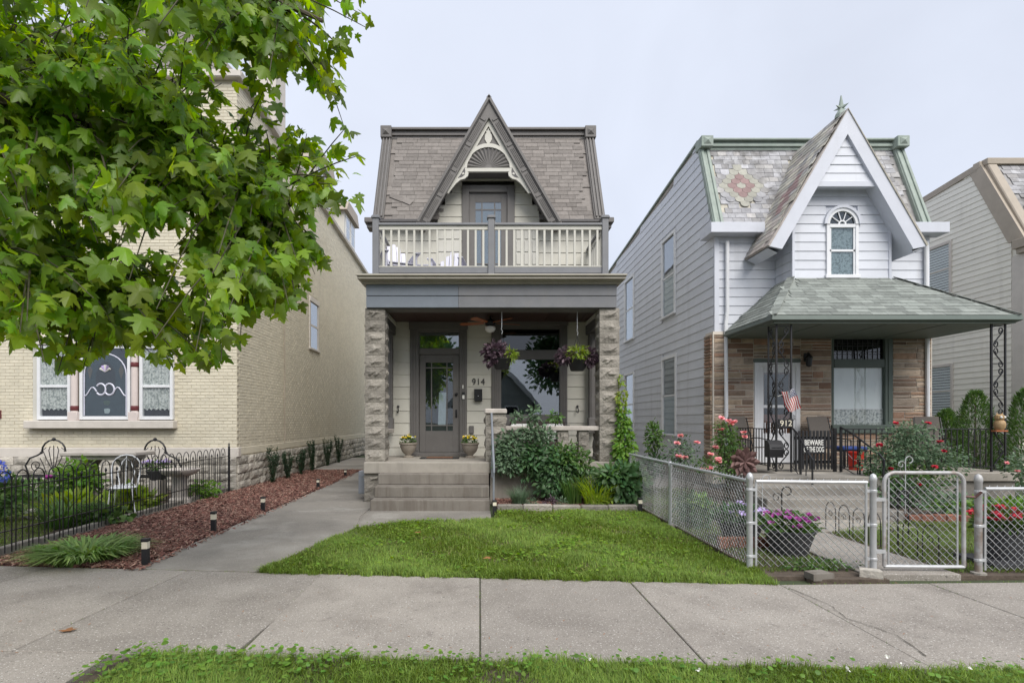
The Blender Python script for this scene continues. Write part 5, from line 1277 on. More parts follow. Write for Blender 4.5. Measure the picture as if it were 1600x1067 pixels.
L = [(x, YY + .012 + random.uniform(-.002, .002), z, .1 * s, 0) for (x, z, s) in big if (x, z, s) not in vs]
z = 1.02; nr = 0
while z < 10.55:
    y = YY + .1 + (.105 if nr % 2 == 0 else 0)
    while y < 27.8:
        if z < ytop(y) - .15 and not (17.85 < y < 19.0 and 3.95 < z < 5.75): L.append((YX - .012 + random.uniform(-.003, .003), y, z + random.uniform(-.002, .002), .1, 1))
        y += .21
    z += .075; nr += 1
V_, T_ = brick_np(L); np_mesh('bricks', V_, T_, 'yellow_brick', yb_, kind='stuff', flat=True)
# water table, foundation stones
MB().box(-16, YX + .06, YY - .06, YY + .1, .76, .98, .012).build('water_table', 'stone_trim', Y)
MB().box(YX - .1, YX + .02, YY + .1, 28, .80, .98, .01).build('water_table', 'yellow_brick', Y)
fd = MB().box(-16, YX - .02, YY + .02, 28, -.1, .77).build('foundation', 'joint_dirt', Y)
FST = [rock_mesh('stone', 'limestone', 1, 1, 1, .22, 4, 3, 'f', False) for _ in range(6)]
y = YY
for r in range(4):
    z, h = r * .195, .195; y = YY - .03
    while y < 27.5:
        w = random.uniform(.22, .55); link('stone', random.choice(FST), fd, T3(YX - .02 + random.uniform(-.02, .03), y + w / 2, z + random.uniform(-.01, .01)) @ Matrix.Rotation(math.pi / 2, 4, 'Z') @ Matrix.Diagonal((w * .97, .12, h * .95, 1)))
        y += w
    x = YX + .02
    while x > -13:
        w = random.uniform(.25, .6); link('stone', random.choice(FST), fd, T3(x - w / 2, YY + .01, z) @ Matrix.Diagonal((w * .97, .14, h * .95, 1))); x -= w
# eave, gutter, dormer, chimney
g = MB().add([(YX + o, yy, ytop(yy) + zz) for yy in (YY - .1, 28) for (o, zz) in ((-.05, -.14), (.14, -.10), (.16, .0), (.05, .02), (-.05, .02))], [(i, (i + 1) % 5, (i + 1) % 5 + 5, i + 5) for i in range(5)] + [(4, 3, 2, 1, 0)]).build('gutter', 'stone_trim', Y)
MB().add([(YX + .02, yy, ytop(yy) - .01) for yy in (YY, 28)] + [(YX - 1.6, yy + (1.0 if yy < 20 else 0), ytop(yy) + 1.9) for yy in (YY, 28)], [(0, 1, 3, 2)]).build('roof', 'shingle_grey', Y)
for yc in (19.6, 23.6):
    dz0 = ytop(yc) + .02; x1 = YX - .02
    d = MB().box(x1 - 1.6, x1, yc - .95, yc + .95, dz0, dz0 + 1.35).build('dormer', 'cream_trim', Y)
    MB().prismx([(yc - 1.15, dz0 + 1.3), (yc + 1.15, dz0 + 1.3), (yc + .8, dz0 + 1.75), (yc - .8, dz0 + 1.75)], x1 - 1.8, x1 + .16).build('dormer_roof', 'beige_trim', d)
    for k in (-.45, .45):
        w_ = MB().box(x1, x1 + .03, yc + k - .32, yc + k + .32, dz0 + .2, dz0 + 1.2, .006).build('window', 'white_trim', d)
        MB().box(x1 + .031, x1 + .035, yc + k - .25, yc + k + .25, dz0 + .28, dz0 + .68).build('pane', 'glass_mirror', w_); MB().box(x1 + .031, x1 + .035, yc + k - .25, yc + k + .25, dz0 + .72, dz0 + 1.14).build('pane', 'glass_mirror', w_)
MB().add([(YX + .02, YY - .02, ytop(YY)), (YX - 1.6, YY + 1.0, ytop(YY) + 1.9), (-16, YY + 1.0, ytop(YY) + 1.9), (-16, YY - .02, ytop(YY))], [(0, 1, 2, 3)]).build('front_roof', 'shingle_grey', Y)
MB().box(-16, YX + .14, YY - .16, YY + .05, ytop(YY) - .14, ytop(YY) + .03, .02).build('front_cornice', 'stone_trim', Y)
ch = MB().box(-6.5, -5.75, 15.3, 16.1, 9.2, 12.3, .02).build('chimney', 'stone_trim', Y); MB().box(-6.58, -5.67, 15.22, 16.18, 12.3, 12.55, .03).box(-6.4, -5.85, 15.45, 15.95, 12.55, 12.9, .02).build('chimney_cap', 'stone_trim', ch)
# side window and conduit
sw = MB().box(YX - .05, YX + .05, 17.9, 18.95, 5.55, 5.72, .01).box(YX - .06, YX + .06, 17.85, 19.0, 3.95, 4.02, .01).box(YX - .02, YX + .03, 17.9, 18.02, 4.02, 5.55).box(YX - .02, YX + .03, 18.83, 18.95, 4.02, 5.55).box(YX - .02, YX + .02, 18.02, 18.83, 4.75, 4.81).build('side_window', 'stone_trim', Y)
MB().box(YX + .006, YX + .01, 18.0, 18.85, 4.02, 5.55).build('pane', 'glass_mirror', sw)
MB().tube([(YX + .03, 15.6, .98)] + [(YX + .03 + .004 * math.sin(k * 2.3), 15.6 + .02 * math.sin(k * 1.3), .98 + k * .35) for k in range(1, 11)], .014, 6).build('conduit', 'beige_trim', Y)
# three-part window
def sash(p0, p1, nm='sash_window'):
    x0, x1 = gx(p0, YY), gx(p1, YY); zt = 3.34
    f = MB().box(x0, x0 + .07, YY - .09, YY + .06, 1.62, zt, .006).box(x1 - .07, x1, YY - .09, YY + .06, 1.62, zt, .006).box(x0 + .07, x1 - .07, YY - .09, YY + .06, zt - .08, zt - .001, .006).box(x0 + .07, x1 - .07, YY - .09, YY + .06, 1.621, 1.70, .006)
    return f, x0, x1, zt
for (p0, p1) in ((62, 114), (221, 273)):
    f, x0, x1, zt = sash(p0, p1); f.box(x0 + .07, x1 - .07, YY - .08, YY + .06, 2.36, 2.42, .005)
    w_ = f.build('sash_window', 'white_trim', Y)
    for (za, zb) in ((1.70, 2.36), (2.42, zt - .08)): MB().box(x0 + .07, x1 - .07, YY - .06, YY - .055, za, zb).build('pane', 'glass_clear', w_)
    lc = MB(); n = 48
    for i in range(n): lc.add([(x0 + .07 + (x1 - x0 - .14) * (i + k) / n, YY - .032 + .012 * math.sin((i + k) * 1.1), zz) for k in (0, 1) for zz in (1.86 + .02 * math.sin((i + k) * .8), zt - .08)], [(0, 2, 3, 1)])
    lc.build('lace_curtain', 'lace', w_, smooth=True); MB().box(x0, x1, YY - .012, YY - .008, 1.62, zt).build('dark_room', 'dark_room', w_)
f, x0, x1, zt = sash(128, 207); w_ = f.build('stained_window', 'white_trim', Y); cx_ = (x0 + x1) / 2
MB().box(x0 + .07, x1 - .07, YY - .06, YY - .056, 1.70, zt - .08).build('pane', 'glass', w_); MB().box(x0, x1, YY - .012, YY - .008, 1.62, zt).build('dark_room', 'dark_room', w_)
hw = (x1 - x0) / 2 - .10
MB().prism([(cx_ + hw * math.cos(math.pi * k / 12), 2.66 + .48 * math.sin(math.pi * k / 12)) for k in range(13)][::-1] + [(cx_ + hw, 1.72), (cx_ - hw, 1.72)][::1], YY - .050, YY - .046).build('tinted_glass', 'teal_glass', w_)
MB().prism([(cx_ + .23 * math.cos(2 * math.pi * k / 16), 2.55 + .42 * math.sin(2 * math.pi * k / 16)) for k in range(16)][::-1], YY - .055, YY - .051).build('tinted_glass', 'dark_room', w_)
for s in (-1, 1): MB().prism([(cx_ + s * .30, 2.75), (cx_ + s * .36, 2.90), (cx_ + s * .42, 2.75), (cx_ + s * .36, 2.55)][::s], YY - .055, YY - .051).build('tinted_glass', 'amber_glass', w_)
c = MB()
c.tube([(cx_ - hw, YY - .066, 1.72), (cx_ - hw, YY - .066, 2.6)] + [(cx_ - hw * math.cos(math.pi * k / 14), YY - .066, 2.66 + .48 * math.sin(math.pi * k / 14)) for k in range(15)] + [(cx_ + hw, YY - .066, 2.6), (cx_ + hw, YY - .066, 1.72)], .013, 5)
c.build('lead_arch', 'pale_plastic', w_)
c = MB()
for s in (-1, 1):
    c.tube([(cx_ + s * (.10 + .11 * math.cos(a)), YY - .066, 2.32 + .13 * math.sin(a)) for a in [math.pi * (.2 + 1.6 * k / 14) if s < 0 else math.pi * (.8 - 1.6 * k / 14) for k in range(15)]], .020, 5)
    c.tube([(cx_ + s * (.2 + .04 * k), YY - .066, 2.27 + .10 * math.sin(k * .7)) for k in range(8)], .014, 5)
c.build('glass_scroll', 'pale_plastic', w_)
for a in (-60, -30, 0, 30, 60): MB().tube([(cx_, YY - .067, 2.72), (cx_ + .13 * math.sin(R(a)), YY - .067, 2.72 + .16 * math.cos(R(a)))], [.006, .032], 5).build('glass_petal', 'petal_lilac' if a % 60 else 'petal_white', w_)
MB().lathe((cx_ + .03, YY - .035, 1.72), [(.06, 0), (.12, .06), (.13, .14), (.08, .18)], 10, .15).build('vase', 'white_plastic', w_); MB().lathe((cx_ + .03, YY - .035, 1.90), [(.05, 0), (.13, .06), (.15, .14), (.08, .2)], 9, .13).build('bouquet', 'leaf_blue', w_)
for px in (120.5, 214): 
    x = gx(px, YY)
    p = MB().box(x - .11, x + .11, YY - .16, YY + .04, 1.60, 1.80, .008).lathe((x, YY - .08, 1.80), [(.075, 0), (.075, 1.25), (.07, 1.54)], 14).build('window_column', 'mauve_post', Y, smooth=True)
    for z in (1.83, 2.83): MB().lathe((x, YY - .08, z), [(.078, 0), (.09, .02), (.085, .05), (.09, .08), (.078, .11)], 14).build('collar', 'maroon', p, smooth=True)
MB().box(VX0 - .08, VX1 + .08, YY - .13, YY + .05, 3.34, 3.54, .01).build('lintel', 'stone_trim', Y)
MB().box(VX0 - .14, VX1 + .02, YY - .19, YY + .06, 1.42, 1.60, .012).build('window_sill', 'stone_trim', Y)
MB().box(VX0 - .05, VX0 + .09, YY - .03, YY + .04, 1.60, 3.34, .006).build('jamb', 'cream_trim', Y); MB().box(gx(0, YY) - .05, gx(3, YY), YY - .03, YY + .02, 1.65, 1.84).build('wall_plaque', 'maroon', Y)

# ------------------------------------------------------------------ across the street: seen mirrored in the panes
F = thing('gabled_house', 'grey clapboard house with steep gable mirrored in the front window', 'house', (1.8, -16, 0))
fb = MB().prism([(-1.9, 0), (4.0, 0), (4.0, 3.1), (1.0, 6.5), (-1.9, 3.2)], -22, -16).build('wall', 'house_far', F)
for s, (xa, za, xb, zb) in enumerate(((1.0, 6.6, 4.6, 2.5), (1.0, 6.6, -2.4, 2.7))):
    MB().bar((xa, -18.8, za), (xb, -18.8, zb), 6.4, .12, up=(0, 0, 1)).build('roof', 'roof_far', F)
    MB().bar((xa, -15.55, za - .08), (xb, -15.55, zb - .08), .06, .28).build('bargeboard', 'white_trim', F)
for i in range(16): w2 = min(2.9, max(.2, (6.4 - i * .4) / 1.12)); MB().box(1.0 - w2, 1.0 + w2, -16, -15.97, i * .4 + .01, i * .4 + .39, .004).build('plank', 'house_far', F)
for x in (.2, 2.4): w_ = MB().box(x - .5, x + .5, -15.97, -15.92, 1.1, 2.7, .01).build('window', 'white_trim', F); MB().box(x - .4, x + .4, -15.92, -15.91, 1.2, 2.6).build('pane', 'dark_room', w_)
for (x0, x1, h, r, lb) in ((-14, -7.5, 7, 8.5, 'pale house across the street beyond the dark tree'), (11, 18, 6.5, 8, 'tall house across the street mirrored faintly')):
    F2 = thing('street_house', lb, 'house', ((x0 + x1) / 2, -16, 0))
    MB().box(x0, x1, -22, -16, 0, h).build('wall', 'house_far', F2); MB().prism([(x0 - .3, h), (x1 + .3, h), ((x0 + x1) / 2, r + 1)], -22.3, -15.7).build('roof', 'roof_far', F2)
    for x in (x0 + 1.5, x1 - 1.5):
        for z in (1.2, 4.2): w_ = MB().box(x - .5, x + .5, -16, -15.95, z, z + 1.6).build('window', 'white_trim', F2); MB().box(x - .4, x + .4, -15.95, -15.94, z + .1, z + 1.5).build('pane', 'dark_room', w_)
# ------------------------------------------------------------------ chain link fence and gate
def chain_link(p, q, z0, z1, d=.0765, r=.0042):
    """woven diamond wires between two points on the ground"""
    p, q = np.array(p, float), np.array(q, float); Lh = np.linalg.norm(q - p); u = (q - p) / Lh; n = int(Lh / (d / 2)); hd = d / 2
    nrm = np.array([-u[1], u[0]]); seg = int((z1 - z0) / hd); V = []; T = []
    base = [(0, 1, 4), (0, 4, 3), (1, 2, 5), (1, 5, 4), (2, 0, 3), (2, 3, 5)]
    o = 0
    for i in range(n):
        for k in range(seg):
            a0, a1 = (i + ((k + i) % 2)) * hd, (i + ((k + i + 1) % 2)) * hd
            za, zb = z0 + k * hd, z0 + (k + 1) * hd; w = .003 * (1 if k % 2 else -1)
            for (s, z, ww) in ((a0, za, w), (a1, zb, -w)):
                c = p + u * s + nrm * ww
                for a in (0.5, 2.6, 4.7): V.append((c[0] + nrm[0] * r * math.cos(a) + u[0] * r * math.sin(a) * .75, c[1] + nrm[1] * r * math.cos(a) + u[1] * r * math.sin(a) * .75, z + r * math.sin(a) * .75))
            T += [(x + o, y + o, z_ + o) for x, y, z_ in base]; o += 6
    return np.array(V), np.array(T)
FA, FB, FC, FD, FE = (2.92, 5.89), (4.17, 5.77), (4.17, 5.77), (5.24, 5.72), (8.9, 5.72)
fz = .945
cf = thing('chain_link_fence', 'galvanized chain link fence running along the lawn to the front post', 'fence', (2.92, 8.3, 0))
def post(x, y, parent, h=.985, r=.032, name='post', mat='galvanized'):
    o = MB().lathe((x, y, -.05), [(r, 0), (r, h + .02), (r * 1.12, h + .025), (r * 1.12, h + .06), (r * .8, h + .09), (r * .2, h + .105)], 14).build(name, mat, parent, smooth=True)
    MB().lathe((x, y, 0), [(.075, -.04), (.068, .008), (.045, .015)], 9).build('footing', 'concrete_drive', o)
    return o
def bands(x, y, parent, dx, dy, zs=(.12, .48, .84)):
    for z in zs: MB().lathe((x, y, z), [(.034, 0), (.038, .005), (.038, .025), (.034, .03)], 12).box(x + dx - .02, x + dx + .02, y + dy - .012, y + dy + .012, z, z + .03).build('band', 'galvanized', parent)
def panel(p, q, parent, top=fz, rail=True):
    V, T = chain_link(p, q, .03, top - .005); np_mesh('wire_mesh', V, T, 'galvanized', parent, kind='stuff')
    MB().tube([(*p, top), (*q, top)], .018, 8).build('top_rail', 'galvanized', parent, smooth=True)
    kn = MB(); n = int(math.dist(p, q) / .0765)
    for i in range(n):
        c = [p[k] + (q[k] - p[k]) * (i + .5) / n for k in (0, 1)]; kn.tube([(c[0] - .012, c[1], top - .02), (c[0] + .012, c[1], top + .035)], .0035, 3)
    kn.build('knuckles', 'galvanized', parent, kind='stuff')
p0 = post(*FA, cf); bands(*FA, p0, .05, -.005)
panel((2.92, 5.95), (2.92, 8.35), cf); panel((2.92, 8.35), (2.92, 12.9), cf)
for y in (8.35, 10.6, 12.9): post(2.92, y, cf, .92, .027)
ff = thing('chain_link_fence', 'chain link panel between the front corner post and the gate', 'fence', (3.55, 5.83, 0))
panel((2.985, 5.884), (4.11, 5.776), ff); pg_ = post(*FB, ff); bands(*FB, pg_, -.05, .005)
MB().tube([(2.985, 5.884, .03), (2.985, 5.884, .93)], .012, 6).build('tension_bar', 'galvanized', ff); MB().tube([(4.10, 5.777, .03), (4.10, 5.777, .93)], .012, 6).build('tension_bar', 'galvanized', ff)
f3 = thing('chain_link_fence', 'chain link panel beyond the gate beside the red flowers', 'fence', (7, 5.72, 0))
p3 = post(*FD, f3, .985, .034, mat='rusty_pipe'); bands(*FD, p3, .05, 0); panel((5.31, 5.72), (6.6, 5.72), f3, .885); panel((6.6, 5.72), (8.9, 5.72), f3, .885); post(6.6, 5.72, f3, .86, .027)
MB().tube([(5.31, 5.72, .03), (5.31, 5.72, .87)], .012, 6).build('tension_bar', 'galvanized', f3)
ga = thing('chain_link_gate', 'rounded tube gate filled with chain link at the garden path', 'gate', (4.7, 5.74, 0))
gx0, gx1, gyl, gyr = 4.28, 5.10, 5.76, 5.735
def arcp(x0, x1, zt, zb, r=.10):
    P = [(x0, gyl, zb), (x0, gyl, zt - r)] + [(x0 + r - r * math.cos(R(a)), gyl, zt - r + r * math.sin(R(a))) for a in (20, 45, 70, 90)]
    return P + [(x1 - r + r * math.sin(R(a)), gyr, zt - r + r * math.cos(R(a))) for a in (0, 20, 45, 70, 90)] + [(x1, gyr, zb)]
MB().tube(arcp(gx0, gx1, 1.05, .06), .019, 8).build('gate_frame', 'rusty_pipe', ga, smooth=True)
MB().tube([(gx0, gyl, .06), (gx1, gyr, .06)], .02, 8).build('bottom_rail', 'galvanized', ga, smooth=True)
V, T = chain_link((gx0 + .03, gyl), (gx1 - .03, gyr), .075, 1.02); np_mesh('wire_mesh', V, T, 'galvanized', ga, kind='stuff')
for x in (gx0 + .045, gx1 - .045): MB().tube([(x, gyl, .07), (x, gyl, 1.0)], .009, 6).build('tension_bar', 'galvanized', ga)
for z in (.2, .75): MB().box(FB[0], gx0, gyl - .02, gyl + .02, z, z + .035).build('hinge', 'galvanized', ga)
MB().tube([(gx1, gyr, .80), (FD[0] - .05, 5.70, .80), (FD[0] - .01, 5.67, .86)], .014, 6).build('latch', 'rust_metal', ga)
for (x, y, w, d, a, lb) in ((3.47, 5.58, .24, .16, .15, 'flat tan stone on the dirt in front of the chain link panel'), (4.02, 5.60, .20, .13, -.5, 'tilted flat stone leaning at the gate post foot')):
    o = local_thing('stepping_stone', lb, 'stone', (x, y, 0), a); MB().prismz([(-w / 2, -d / 2), (w / 2, -d * .45), (w * .42, d / 2), (-w * .45, d * .42)], -.02, .05 if a > 0 else .07).build('slab_piece', 'limestone' if a < 0 else 'step_concrete', o)

# ------------------------------------------------------------------ iron hairpin fence round the garden
hf = thing('iron_fence', 'low black iron fence with hooped pickets along the mulch bed', 'fence', (-5.66, 9.3, 0))
fx = -5.66; ys = np.arange(6.48, 12.2, .25)
for z in (.28, .80): MB().bar((fx, 6.3, z), (fx, 12.27, z), .022, .012).build('rail', 'iron', hf)
hoop = MB().tube([(0, -.095, .02), (0, -.095, .86)] + [(0, -.095 * math.cos(R(a)), .87 + .125 * math.sin(R(a))) for a in (25, 50, 75, 90, 105, 130, 155)] + [(0, .095, .86), (0, .095, .02)], .0075, 6).mesh('hoop_picket', 'iron', True)
spear = MB().tube([(0, 0, .02), (0, 0, .84)], .0065, 5).lathe((0, 0, .82), [(.006, 0), (.016, .02), (.018, .035), (.004, .075)], 6).mesh('spear_picket', 'iron')
for y in ys:
    link('hoop_picket', hoop, hf, T3(fx, y, 0)); link('spear_picket', spear, hf, T3(fx, y, 0))
for y in (12.27, 6.32):
    MB().box(fx - .018, fx + .018, y - .018, y + .018, 0, .98).lathe((fx, y, .98), [(.02, 0), (.028, .03), (.012, .06), (.02, .08), (.003, .13)], 8).build('post', 'iron', hf)
f2 = thing('iron_fence', 'black iron fence returning along the sidewalk at the frame edge', 'fence', (-7.5, 6.3, 0))
for z in (.28, .80): MB().bar((fx - .02, 6.3, z), (-9.4, 6.62, z), .022, .012).build('rail', 'iron', f2)
for i in range(16):
    x = fx - .2 - i * .25; y = 6.3 + (fx - x) * .0856
    link('hoop_picket', hoop, f2, T3(x, y, 0) @ Matrix.Rotation(math.pi / 2, 4, 'Z')); link('spear_picket', spear, f2, T3(x, y, 0))
ed = thing('brick_edging', 'low weathered edging under the black iron fence', 'edging', (-5.66, 9.3, 0))
y = 6.4
while y < 12.2: w = random.uniform(.3, .5); MB().box(fx - .12, fx - .04, y, y + w - .012, -.05, .085 + random.uniform(-.01, .01), .012).build('stone', 'slab_concrete', ed); y += w

# ------------------------------------------------------------------ path lights
def path_light(x, y, label, h=.30):
    o = local_thing('path_light', label, 'path light', (x, y, 0), .05, 'bollard path lights')
    MB().box(-.032, .032, -.032, .032, 0, h * .62, .004).build('stem', 'black_plastic', o); MB().box(-.031, .031, -.031, .031, h * .62, h * .88, .003).build('diffuser', 'lamp_cream', o)
    MB().box(-.038, .038, -.038, .038, h * .88, h, .006).build('cap', 'black_plastic', o)
    return o
path_light(-3.70, 6.02, 'tallest black path light at the drive beside the sidewalk'); path_light(-3.82, 7.80, 'black path light second along the mulch from the sidewalk')
path_light(-3.83, 9.60, 'black path light third along the mulch from the sidewalk', .26); path_light(-3.84, 12.9, 'small far path light nearest the yew saplings', .22); path_light(-3.86, 15.6, 'farthest tiny path light at the end of the mulch', .2)
path_light(.25, 9.30, 'path light at the foot of the stair handrail', .24); path_light(2.78, 9.45, 'path light in the flower bed by the chain link fence', .26)

# ------------------------------------------------------------------ steps handrail, bed edging
hr = thing('stair_handrail', 'slim black pipe handrail beside the concrete steps', 'handrail', (.235, 9.5, 0))
MB().tube([(.22, 10.70, 1.72), (.225, 10.62, 1.74), (.235, 9.55, .95), (.24, 9.44, .84), (.24, 9.42, .70)], .021, 8).build('rail', 'meter_grey', hr, smooth=True)
MB().tube([(.238, 9.50, 0), (.238, 9.50, .90)], .018, 8).build('post', 'meter_grey', hr, smooth=True); MB().tube([(.23, 10.55, .5), (.23, 10.55, 1.69)], .015, 8).build('post', 'meter_grey', hr, smooth=True)
BED = [(.30, 9.70), (2.75, 9.70), (2.85, 10.70), (.25, 10.70)]
bed = struct('flower_bed', MB().prismz(BED, -.2, .055), 'mulch_base')
m_ = chips('mulch_chips', BED, 5000, None, z0=.058); tag(m_, 'red mulch in the flower bed under the porch', 'mulch', kind='stuff')
be = thing('stone_edging', 'row of low tan stones edging the porch flower bed', 'edging', (1.5, 9.65, 0)); x = .30
for w in (.46, .52, .50, .48, .52): MB().box(x + .004, x + w - .004, 9.58 + random.uniform(-.01, .01), 9.71, -.03, .115 + random.uniform(-.008, .008), .02).build('stone', 'rock_face', be); x += w

# ------------------------------------------------------------------ porch furnishings of 914
fn = local_thing('ceiling_fan', 'ceiling fan with orange wooden blades and a globe light', 'ceiling fan', (gx(766, 11.75), 11.75, 3.86))
MB().lathe((0, 0, -.22), [(.05, 0), (.105, .02), (.115, .09), (.07, .13), (.02, .15), (.02, .215)], 16).build('motor', 'black_plastic', fn, smooth=True)
MB().lathe((0, 0, -.36), [(.02, 0), (.08, .02), (.115, .07), (.11, .12), (.06, .14)], 16).build('globe', 'lamp_glass', fn, smooth=True)
for k in range(5):
    a = k * 2 * math.pi / 5 + .35; c, s = math.cos(a), math.sin(a)
    poly = [(.14, -.035), (.3, -.06), (.62, -.075), (.68, -.04), (.68, .04), (.62, .075), (.3, .06), (.14, .035)]
    V = [(x * c - y * s, x * s + y * c, -.16 + dz_ + .18 * y) for dz_ in (0, .012) for x, y in poly]; n = len(poly)
    MB().add(V, [tuple(range(n))[::-1], tuple(range(n, 2 * n))] + [(i, (i + 1) % n, (i + 1) % n + n, i + n) for i in range(n)]).build('blade', 'wood_orange', fn)
def petals(centers, size, n=6, up=True):
    P = np.repeat(np.array(centers), n, 0); a = np.tile(np.arange(n) * 2 * math.pi / n, len(centers)) + RNG.random(len(P)) * .4
    A = np.stack([np.cos(a), np.sin(a) * (.6 if not up else 1) - .2, np.full(len(P), .45)], 1) + RNG.normal(0, .2, (len(P), 3))
    V, T, _ = scatter('round', P, A, np.full(len(P), size), flat=((0, -1, 1.2), .5)); return V, T
def flower_pot(name, label, loc, s=1.0):
    o = local_thing(name, label, 'flower pot', loc, 0, 'yellow flower urns by the door', s)
    MB().lathe((0, 0, 0), [(.12, 0), (.125, .03), (.07, .05), (.075, .07), (.15, .14), (.19, .25), (.195, .30), (.215, .31), (.22, .345), (.20, .35), (.18, .30)], 22).build('pot', 'pot_taupe', o, smooth=True)
    P, D = blob((0, 0, .40), (.19, .17, .12), 260, .3); P[:, 2] = np.maximum(P[:, 2], .32)
    V, T, _ = scatter('ovate', P, D + np.array([0, 0, .4]), RNG.uniform(.03, .06, len(P))); np_mesh('foliage', V, T, 'leaf_mid', o, kind='stuff')
    for k in range(26):
        a = RNG.random() * 6.28; r = .2 * RNG.random() ** .5
        V, T = petals([(r * math.cos(a), r * math.sin(a) * .85, .42 + .10 * (1 - r / .2) + RNG.random() * .05)], .030); np_mesh('blossom', V, T, 'petal_yellow' if k % 6 else 'petal_white', o)
    return o
flower_pot('flower_pot', 'taupe urn of yellow flowers between porch column and front door', (gx(638, 12.0), 12.0, .79), .93); flower_pot('flower_pot', 'taupe urn of yellow flowers between front door and stair pier', (gx(734.5, 11.9), 11.9, .79), .93)
dm = local_thing('doormat', 'brown and black mat in front of the door of 914', 'doormat', (gx(687, 11.7), 11.75, .792))
MB().prismz([(-.42, -.2), (-.35, -.26), (.35, -.26), (.42, -.2), (.42, .2), (-.42, .2)], 0, .012).build('border', 'black_plastic', dm); MB().box(-.28, .28, -.17, .15, .012, .022, .004).build('centre', 'mat_brown', dm)
def hanging(px, y, zc, w, label, purple, lime):
    o = local_thing('hanging_basket', label, 'hanging basket', (gx(px, y), y, zc), 0, 'baskets hanging from the porch beam')
    MB().lathe((0, 0, -.30), [(.12, 0), (.14, .02), (.19, .20), (.20, .21), (.19, .22)], 16).build('pot', 'black_plastic', o, smooth=True)
    for a in (.5, 2.6, 4.7): MB().tube([(.17 * math.cos(a), .17 * math.sin(a), -.08), (0, 0, .42)], .004, 4).build('wire', 'iron', o)
    MB().tube([(0, 0, .42), (.015, 0, .47), (-.01, 0, .52), (0, 0, .56), (0, 0, 3.80 - zc)], .007, 5).build('chain', 'galvanized', o)
    for (c, r, n, mt, sz) in purple + lime:
        P, D = blob(c, r, n, .35); D[:, 2] -= .5; V, T, _ = scatter('ovate' if mt == 'leaf_purple' else 'narrow', P, D, RNG.uniform(.7, 1.3, n) * sz); np_mesh('foliage', V, T, mt, o, kind='stuff')
hanging(784, 11.0, 2.93, .6, 'hanging basket of purple and lime leaves by the fan', [((-.12, 0, .06), (.24, .2, .2), 330, 'leaf_purple', .10), ((-.2, 0, -.12), (.14, .14, .1), 80, 'leaf_purple', .09)], [((.17, -.03, -.02), (.15, .16, .16), 230, 'leaf_lime', .08)])
hanging(902, 11.0, 2.90, .7, 'hanging basket with lime centre beside the stone column', [((-.24, 0, 0), (.17, .18, .15), 200, 'leaf_purple', .09), ((.25, 0, -.02), (.18, .18, .18), 240, 'leaf_purple', .09), ((0, .1, .05), (.3, .15, .1), 120, 'leaf_purple', .08)], [((0, -.08, .05), (.21, .16, .15), 330, 'leaf_lime', .09)])
def sofa():
    o = local_thing('porch_bench', 'dark wicker bench with white cushions behind the porch rail', 'bench', (gx(842, 12.0), 12.05, .79))
    MB().box(-.62, .62, -.25, .32, .22, .36, .03).build('seat', 'rattan', o); MB().box(-.62, .62, .24, .34, .36, .80, .03).build('backrest', 'rattan', o)
    for x in (-.62, .54): MB().box(x, x + .08, -.25, .30, .36, .60, .02).build('arm', 'rattan', o)
    for x in (-.58, .52):
        for y in (-.22, .26): MB().box(x, x + .06, y, y + .06, 0, .22).build('leg', 'rattan', o)
    for x in (-.42, .38): MB().obox((x, .17, .56), (.19, 0, 0), (0, .06, .02), (0, -.04, .17), .05).build('cushion', 'white_cloth', o)
sofa()
# Adirondack chairs on the balcony
def adirondack(loc, rz, label):
    o = local_thing('adirondack_chair', label, 'chair', loc, rz, 'pale chairs on the balcony')
    for i in range(5): MB().bar((0, -.32 + i * .11, .38 - i * .03), (.0001, -.24 + i * .11, .36 - i * .03), .50, .02, ch=.004).build('seat_slat', 'pale_plastic', o)
    for i in range(5):
        x = (i - 2) * .105; h = 1.0 - .045 * (i - 2) ** 2
        MB().obox((x, .30 + .10, (.24 + h) / 2), (.046, 0, 0), (0, .011, .003), (0, (h - .24) * .16, (h - .24) / 2), .008).build('back_slat', 'pale_plastic', o)
    for s in (-1, 1):
        MB().obox((s * .33, -.05, .58), (.06, 0, 0), (0, .36, 0), (0, 0, .012), .006).build('arm', 'pale_plastic', o)
        MB().box(s * .31 - .02, s * .31 + .02, -.36, -.27, 0, .57, .005).build('leg', 'pale_plastic', o); MB().bar((s * .27, -.34, .36), (s * .27, .55, .04), .03, .11, ch=.005).build('leg', 'pale_plastic', o)
    return o
adirondack((gx(622, 11.5), 11.5, 4.47), .35, 'pale Adirondack chair in the balcony corner by the end post'); adirondack((gx(700, 11.9), 11.95, 4.47), -.12, 'pale Adirondack chair beside the balcony door')
tb = local_thing('side_table', 'small pale table between the two balcony chairs', 'table', (gx(660, 11.7), 11.7, 4.47))
MB().box(-.2, .2, -.2, .2, .40, .43, .006).build('tabletop', 'pale_plastic', tb)
for x in (-.16, .16):
    for y in (-.16, .16): MB().box(x - .02, x + .02, y - .02, y + .02, 0, .40).build('leg', 'pale_plastic', tb)

